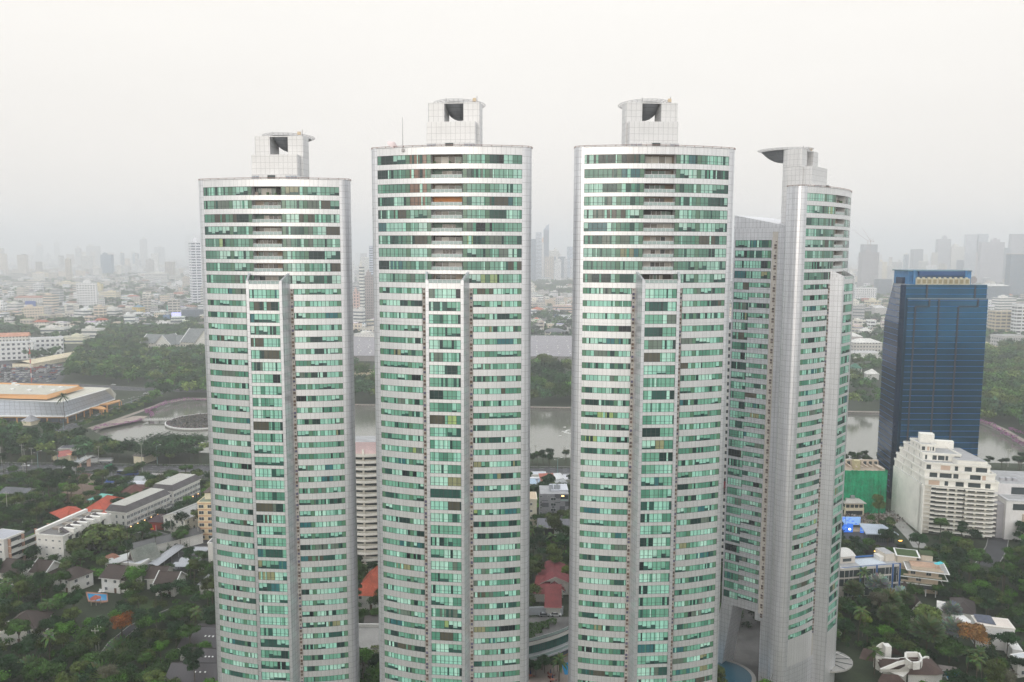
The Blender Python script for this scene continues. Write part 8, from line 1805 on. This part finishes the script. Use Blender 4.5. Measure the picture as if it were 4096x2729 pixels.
NOGO = [[g(L2, -200, 205), g(L2, 640, 205), g(L2, 700, 110), g(L1, 780, 1500), g(L1, 640, 1455), g(L1, 340, 1450), g(L1, -200, 1390)], [g(Q2, 60, 1560), g(Q2, 60, 1440), g(Q2, 640, 1440), g(Q2, 700, 1530), g(Q2, 600, 1600), g(Q2, 100, 1600)], [g(Q3, 190, 280), g(Q3, 190, 100), g(Q3, 470, 100), g(Q3, 640, 330), g(Q3, 560, 390), g(Q3, 400, 270)], [g(L3, 1330, 600), g(L3, 1640, 380), g(L3, 1900, 380), g(L3, 1900, 610)],
        [g(S6, 120, 1200), g(S6, 600, 1200), g(S6, 560, 1700), g(S6, 120, 1700)], [g(C2, -200, 1270), g(C2, 760, 1180), g(C2, 800, 1900), g(C2, -300, 1900)], [g(L3, 680, 1110), g(L3, 980, 1110), g(L3, 950, 780), g(L3, 720, 780)], [g(Q3, 430, 190), g(Q3, 840, 190), g(Q3, 860, 400), g(Q3, 560, 400)], [g(L3, 1150, 1000), g(L3, 1340, 960), g(L3, 1330, 860), g(L3, 1180, 880)],
        [g(L2, 960, 712), g(L2, 1300, 640), g(L2, 1480, 600), g(L2, 1550, 560), g(L2, 1400, 560), g(L2, 1250, 600), g(L2, 950, 690)]]
lakeP = [(p.x, p.y) for p in lake]
def okay(x, y, r):
    if blocked(x, y, r * .55): return False
    if inpoly(x, y, lakeP) or near_road(x, y, r * .45): return False
    for P in NOGO:
        if inpoly(x, y, P): return False
    return True
def tblock(x, y, r, f=.78):
    for a, b, q in EXC_T:
        if (x - a) ** 2 + (y - b) ** 2 < ((r + q) * f) ** 2: return True
    return False
def towervis(x, y, h):
    px = 512 + F * x / (y * .9938 - (h - CH) * .111); 
    for a, b in ((206, 350), (376, 528), (574, 722)):
        if a + 5 < px - 6 and px + 6 < b - 5: return False
    return -40 < px < 1064
# zones of individual garden trees: polygon in photo pixels, wanted radius, kinds
KS = [(('broad', 'round'), 5), (('dark', 'round'), 5), (('olive', 'round'), 3), (('bright', 'round'), 2), (('bluish', 'tall'), 2), (('olive', 'tall'), 2), (('broad', 'flat'), 1), (('yellow', 'round'), .4), (('dry', 'round'), .25)]
def pickk():
    t = rt.random() * sum(w for _, w in KS)
    for k, w in KS:
        t -= w
        if t <= 0: return k
    return KS[0][0]
Zn = [([G(-150, 1905), G(4300, 1975), G(4300, 2900), G(-150, 2900)], 3.0, 6.4, 8, 15, 288)]
for P, r0, r1, h0, h1, cap in Zn:
    made = 0; xs = [p.x for p in P]; ys = [p.y for p in P]
    for t in range(60000):
        if made >= cap: break
        y = min(ys) + (max(ys) - min(ys)) * rt.random() ** 1.25; x = rt.uniform(min(xs), max(xs))
        if not inpoly(x, y, [(p.x, p.y) for p in P]) or not towervis(x, y, 5): continue
        r = rt.uniform(r0, r1)
        if not okay(x, y, r) or tblock(x, y, r, .62): continue
        kd, sh = pickk(); tree((x, y), r, rt.uniform(h0, h1) * (1.15 if sh == 'tall' else 1), kd, sh); made += 1
# undergrowth: low bushes filling the gardens
def merged(name, label, cat, spots, lod, size, kind='stuff', m='leaf_far'):
    C = []; NN = []; K = []; S = []
    rs = np.random.RandomState(17); base = []
    for q in range(6): base.append(crown_arrays(np.random.RandomState(300 + q), lod, max(4, lod // 12), 'round' if q % 3 else 'flat'))
    for (x, y, z, r, h, kd) in spots:
        P, n_, br, _ = base[rs.randint(0, 6)]; a = rs.rand() * 6.28; c, s = math.cos(a), math.sin(a)
        Q_ = np.stack([(P[:, 0] * c - P[:, 1] * s) * r + x, (P[:, 0] * s + P[:, 1] * c) * r + y, P[:, 2] * h + z], 1)
        C.append(Q_); NN.append(np.stack([n_[:, 0] * c - n_[:, 1] * s, n_[:, 0] * s + n_[:, 1] * c, n_[:, 2] + .3], 1)); K.append(np.array(HUE[kd]) * br[:, None] * rs.uniform(.55, 1.6) * (1.5 if lod < 800 and y > 420 else 1)); S.append(np.full(len(P), r * size) * rs.uniform(.6, 1.3, len(P)))  # farther masses get a paler leaf colour standing in for thicker haze
    return tag(leaf_mesh(name, np.concatenate(C), np.concatenate(NN), np.concatenate(S), np.clip(np.concatenate(K), .004, .9), m), label, cat, kind=kind)
sp = []; Pz = [(p.x, p.y) for p in Zn[0][0]]
for t in range(14000):
    y = rt.uniform(215, 520); x = rt.uniform(-300, 300)
    if len(sp) > 2100: break
    if not inpoly(x, y, Pz) or not towervis(x, y, 2): continue
    r = rt.uniform(1.2, 3.0)
    if not okay(x, y, r * 1.4): continue
    sp.append((x, y, 0, r, rt.uniform(1.5, 4.5), rt.choice(('broad', 'dark', 'dark', 'olive', 'bright', 'broad'))))
merged('undergrowth', 'dense shrubs and undergrowth between the garden trees', 'undergrowth', sp, 150, .13)
# rest of the near garden trees, too many to count one by one
sp = []
for t in range(40000):
    if len(sp) > 850: break
    y = 225 + 290 * rt.random(); x = rt.uniform(-330, 330)
    if not inpoly(x, y, Pz) or not towervis(x, y, 5): continue
    r = rt.uniform(2.6, 4.6)
    if not okay(x, y, r) or tblock(x, y, r, .5): continue
    EXC_T.append((x, y, r)); sp.append((x, y, rt.uniform(1.5, 5), r, r * 1.1, rt.choice(('broad', 'dark', 'broad', 'olive', 'bright', 'bluish'))))
merged('garden_wood', 'mass of smaller garden trees filling the gaps between the named trees', 'wood', sp, 1100, .075)
# the row of lakeside trees behind the main road, single trees
cnt_ = 0
for i in range(420):
    X_ = rt.uniform(-60, 4160); y_ = 1848 + X_ * .006 + rt.uniform(-12, 8); p = G(X_, y_ + (12 if X_ > 3500 else 0))
    if not towervis(p.x, p.y, 6) or inpoly(p.x, p.y, lakeP) or near_road(p.x, p.y, 1) or blocked(p.x, p.y, 2): continue
    r = rt.uniform(2.6, 4.8)
    if tblock(p.x, p.y, r, .5): continue
    kd = rt.choice((('olive', 'round'), ('broad', 'round'), ('dark', 'round'), ('bluish', 'tall'))); tree(p, r, rt.uniform(7, 11), kd[0], kd[1], name='lakeside_tree'); cnt_ += 1
# park woods: merged masses
def mass(name, label, polys, rr, hh, n, lod, kinds, size=.16, f=.6, road_=True):
    sp = []; loc = []
    allx = [p.x for P in polys for p in P]; ally = [p.y for P in polys for p in P]
    bx = [(min(p.x for p in P), max(p.x for p in P), min(p.y for p in P), max(p.y for p in P), [(p.x, p.y) for p in P]) for P in polys]; ws = [(b[1] - b[0]) * (b[3] - b[2]) for b in bx]
    for t in range(n * 45):
        if len(sp) >= n: break
        b = rt.choices(bx, ws)[0]; y = rt.uniform(b[2], b[3]); x = rt.uniform(b[0], b[1])
        if not inpoly(x, y, b[4]) or not towervis(x, y, 5): continue
        r = rt.uniform(*rr)
        if not okay(x, y, r): continue
        if any((x - a) ** 2 + (y - b) ** 2 < ((r + q) * f) ** 2 for a, b, q in loc): continue
        h = rt.uniform(*hh); loc.append((x, y, r)); sp.append((x, y, max(0, h - r * 1.25), r, r * 1.3, rt.choice(kinds)))
    if sp: merged(name, label, 'wood', sp, lod, size)
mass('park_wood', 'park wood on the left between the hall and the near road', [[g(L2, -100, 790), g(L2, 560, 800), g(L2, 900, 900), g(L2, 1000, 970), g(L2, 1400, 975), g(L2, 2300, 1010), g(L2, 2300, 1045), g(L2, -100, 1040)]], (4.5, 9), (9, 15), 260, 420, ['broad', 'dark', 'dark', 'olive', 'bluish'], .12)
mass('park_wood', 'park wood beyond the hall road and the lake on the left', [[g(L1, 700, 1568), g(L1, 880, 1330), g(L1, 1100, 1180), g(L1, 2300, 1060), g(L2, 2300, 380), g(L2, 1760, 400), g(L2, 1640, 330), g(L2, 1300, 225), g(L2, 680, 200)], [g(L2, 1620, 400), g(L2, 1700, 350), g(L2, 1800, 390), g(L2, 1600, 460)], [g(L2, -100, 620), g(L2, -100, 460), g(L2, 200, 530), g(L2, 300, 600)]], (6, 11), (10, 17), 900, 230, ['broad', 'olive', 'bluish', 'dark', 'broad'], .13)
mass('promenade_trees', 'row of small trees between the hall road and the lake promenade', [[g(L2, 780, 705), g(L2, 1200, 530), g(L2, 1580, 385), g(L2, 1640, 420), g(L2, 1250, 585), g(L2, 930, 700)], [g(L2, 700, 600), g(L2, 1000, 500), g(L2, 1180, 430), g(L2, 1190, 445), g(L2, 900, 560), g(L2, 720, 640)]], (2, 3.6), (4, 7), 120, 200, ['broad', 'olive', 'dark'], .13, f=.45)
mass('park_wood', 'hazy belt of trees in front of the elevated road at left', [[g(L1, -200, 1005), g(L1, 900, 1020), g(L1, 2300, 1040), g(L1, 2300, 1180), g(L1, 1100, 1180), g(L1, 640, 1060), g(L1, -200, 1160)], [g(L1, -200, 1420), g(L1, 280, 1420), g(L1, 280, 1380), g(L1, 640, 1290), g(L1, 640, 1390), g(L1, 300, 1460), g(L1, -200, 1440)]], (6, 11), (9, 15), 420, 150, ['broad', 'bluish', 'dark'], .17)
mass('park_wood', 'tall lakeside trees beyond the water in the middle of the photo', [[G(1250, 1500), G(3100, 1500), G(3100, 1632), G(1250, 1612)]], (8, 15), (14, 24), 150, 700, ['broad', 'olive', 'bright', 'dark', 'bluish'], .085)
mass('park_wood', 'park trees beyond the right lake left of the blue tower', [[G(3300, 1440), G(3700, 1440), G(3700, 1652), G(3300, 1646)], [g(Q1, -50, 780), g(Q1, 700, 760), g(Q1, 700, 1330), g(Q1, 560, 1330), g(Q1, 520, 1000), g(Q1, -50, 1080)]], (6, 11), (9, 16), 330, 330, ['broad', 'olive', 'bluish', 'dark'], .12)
mass('park_wood', 'large park wood right of the blue tower', [[g(Q1, 1640, 1360), g(Q1, 2200, 1250), g(Q1, 2400, 1600), g(Q2, 2400, 800), g(Q2, 1950, 540), g(Q2, 1600, 480), g(Q2, 1600, 200), g(Q2, 1750, 100), g(Q2, 1640, 40)]], (7, 12), (10, 18), 330, 420, ['broad', 'olive', 'bluish', 'broad'], .12)
mass('park_wood', 'hazy tree belts in the central gap beyond the warehouses', [[g(C3, -400, 880), g(C3, -400, 760), g(C3, 1000, 760), g(C3, 1000, 880)], [g(C3, -400, 1420), g(C3, -400, 1160), g(C3, 1000, 1160), g(C3, 1000, 1420)]], (8, 13), (10, 16), 330, 120, ['broad', 'bluish', 'dark'], .19)
sp = []
for t in range(1500):
    D = 1250 + 3200 * rt.random() ** 1.2; px = rt.uniform(-30, 1050); x = (px - 512) / F * D
    if not vis(x, D) or blocked(x, D, 3): continue
    for q in range(rt.randint(2, 6)): sp.append((x + rt.gauss(0, 22), D + rt.gauss(0, 10), 0, rt.uniform(7, 13), rt.uniform(7, 12), rt.choice(('broad', 'bluish', 'dark'))))
    if len(sp) > 3600: break
merged('city_trees', 'hazy clumps of trees scattered through the distant city', 'wood', sp, 42, .32)
# ------------------------------------------------------------------ labels for everything generated
DSC = {('broad', 'round'): 'mid green round tree', ('dark', 'round'): 'dark green dense tree', ('olive', 'round'): 'olive green spreading tree', ('bright', 'round'): 'fresh bright green tree', ('bluish', 'tall'): 'tall blue-green tree', ('olive', 'tall'): 'tall olive green tree', ('broad', 'flat'): 'flat topped green tree', ('yellow', 'round'): 'yellow-green tree', ('dry', 'round'): 'sparse dry grey tree'}
marks = [l for l in LAND if l[0]]
def pix(x, y): return 512 + F * x / max(1, y)
def autolabel(items, glabel):
    """items: (object, description, x, y): the nearest landmark, the side of it, and the rank by distance on that side"""
    B_ = {}
    for o, d, x, y in items:
        best = min(marks, key=lambda l: (math.log(max(y, 1) / max(l[2], 1)) * 500) ** 2 + (pix(x, y) - pix(l[1], l[2])) ** 2)
        dx = pix(x, y) - pix(best[1], best[2]); dy = math.log(y / best[2]) * 300
        side = ('right of' if dx > 0 else 'left of') if abs(dx) > abs(dy) else ('behind' if dy > 0 else 'in front of')
        B_.setdefault((d, best[0], side), []).append((math.hypot(dx, dy), o))
    for (d, ph, side), l in B_.items():
        l.sort(key=lambda t: t[0])
        for i, (_, o) in enumerate(l):
            pre = '' if len(l) == 1 else ('nearest ' if i == 0 else ordn[min(i, 29)] + ' nearest ')
            o['label'] = ' '.join((pre + d + ' ' + side + ' ' + ph).split()[:16])
            o['group'] = glabel
autolabel([(T, DSC[d], x, y) for T, d, x, y in TREES], 'trees of the gardens and the lakeside')
autolabel([(T, {'low': 'low pale building', 'mid': 'mid-rise pale block', 'tall': 'faint hazy tower'}[k], T.location.x, T.location.y) for T, k in gen], 'hazy city buildings')
hz = bpy.data.meshes.new('haze'); Xh = 25500; v = [(-Xh, -1500, -5), (Xh, -1500, -5), (Xh, 27000, -5), (-Xh, 27000, -5), (-Xh, -1500, 330), (Xh, -1500, 330), (Xh, 27000, 330), (-Xh, 27000, 330)]
hz.from_pydata(v, [], [(0, 3, 2, 1), (4, 5, 6, 7), (0, 1, 5, 4), (1, 2, 6, 5), (2, 3, 7, 6), (3, 0, 4, 7)])
hm = bpy.data.materials.new('haze'); hm.use_nodes = True; hn = hm.node_tree; hn.nodes.clear()
ho = N(hn, 'ShaderNodeOutputMaterial'); hv = N(hn, 'ShaderNodeVolumePrincipled'); hv.inputs['Color'].default_value = (.945, .966, .985, 1); hv.inputs['Density'].default_value = .00027; hv.inputs['Anisotropy'].default_value = .55
hn.links.new(hv.outputs[0], ho.inputs['Volume']); hz.materials.append(hm)
tag(bpy.data.objects.new('haze', hz), kind='stuff'); col.objects.link(bpy.data.objects['haze'])
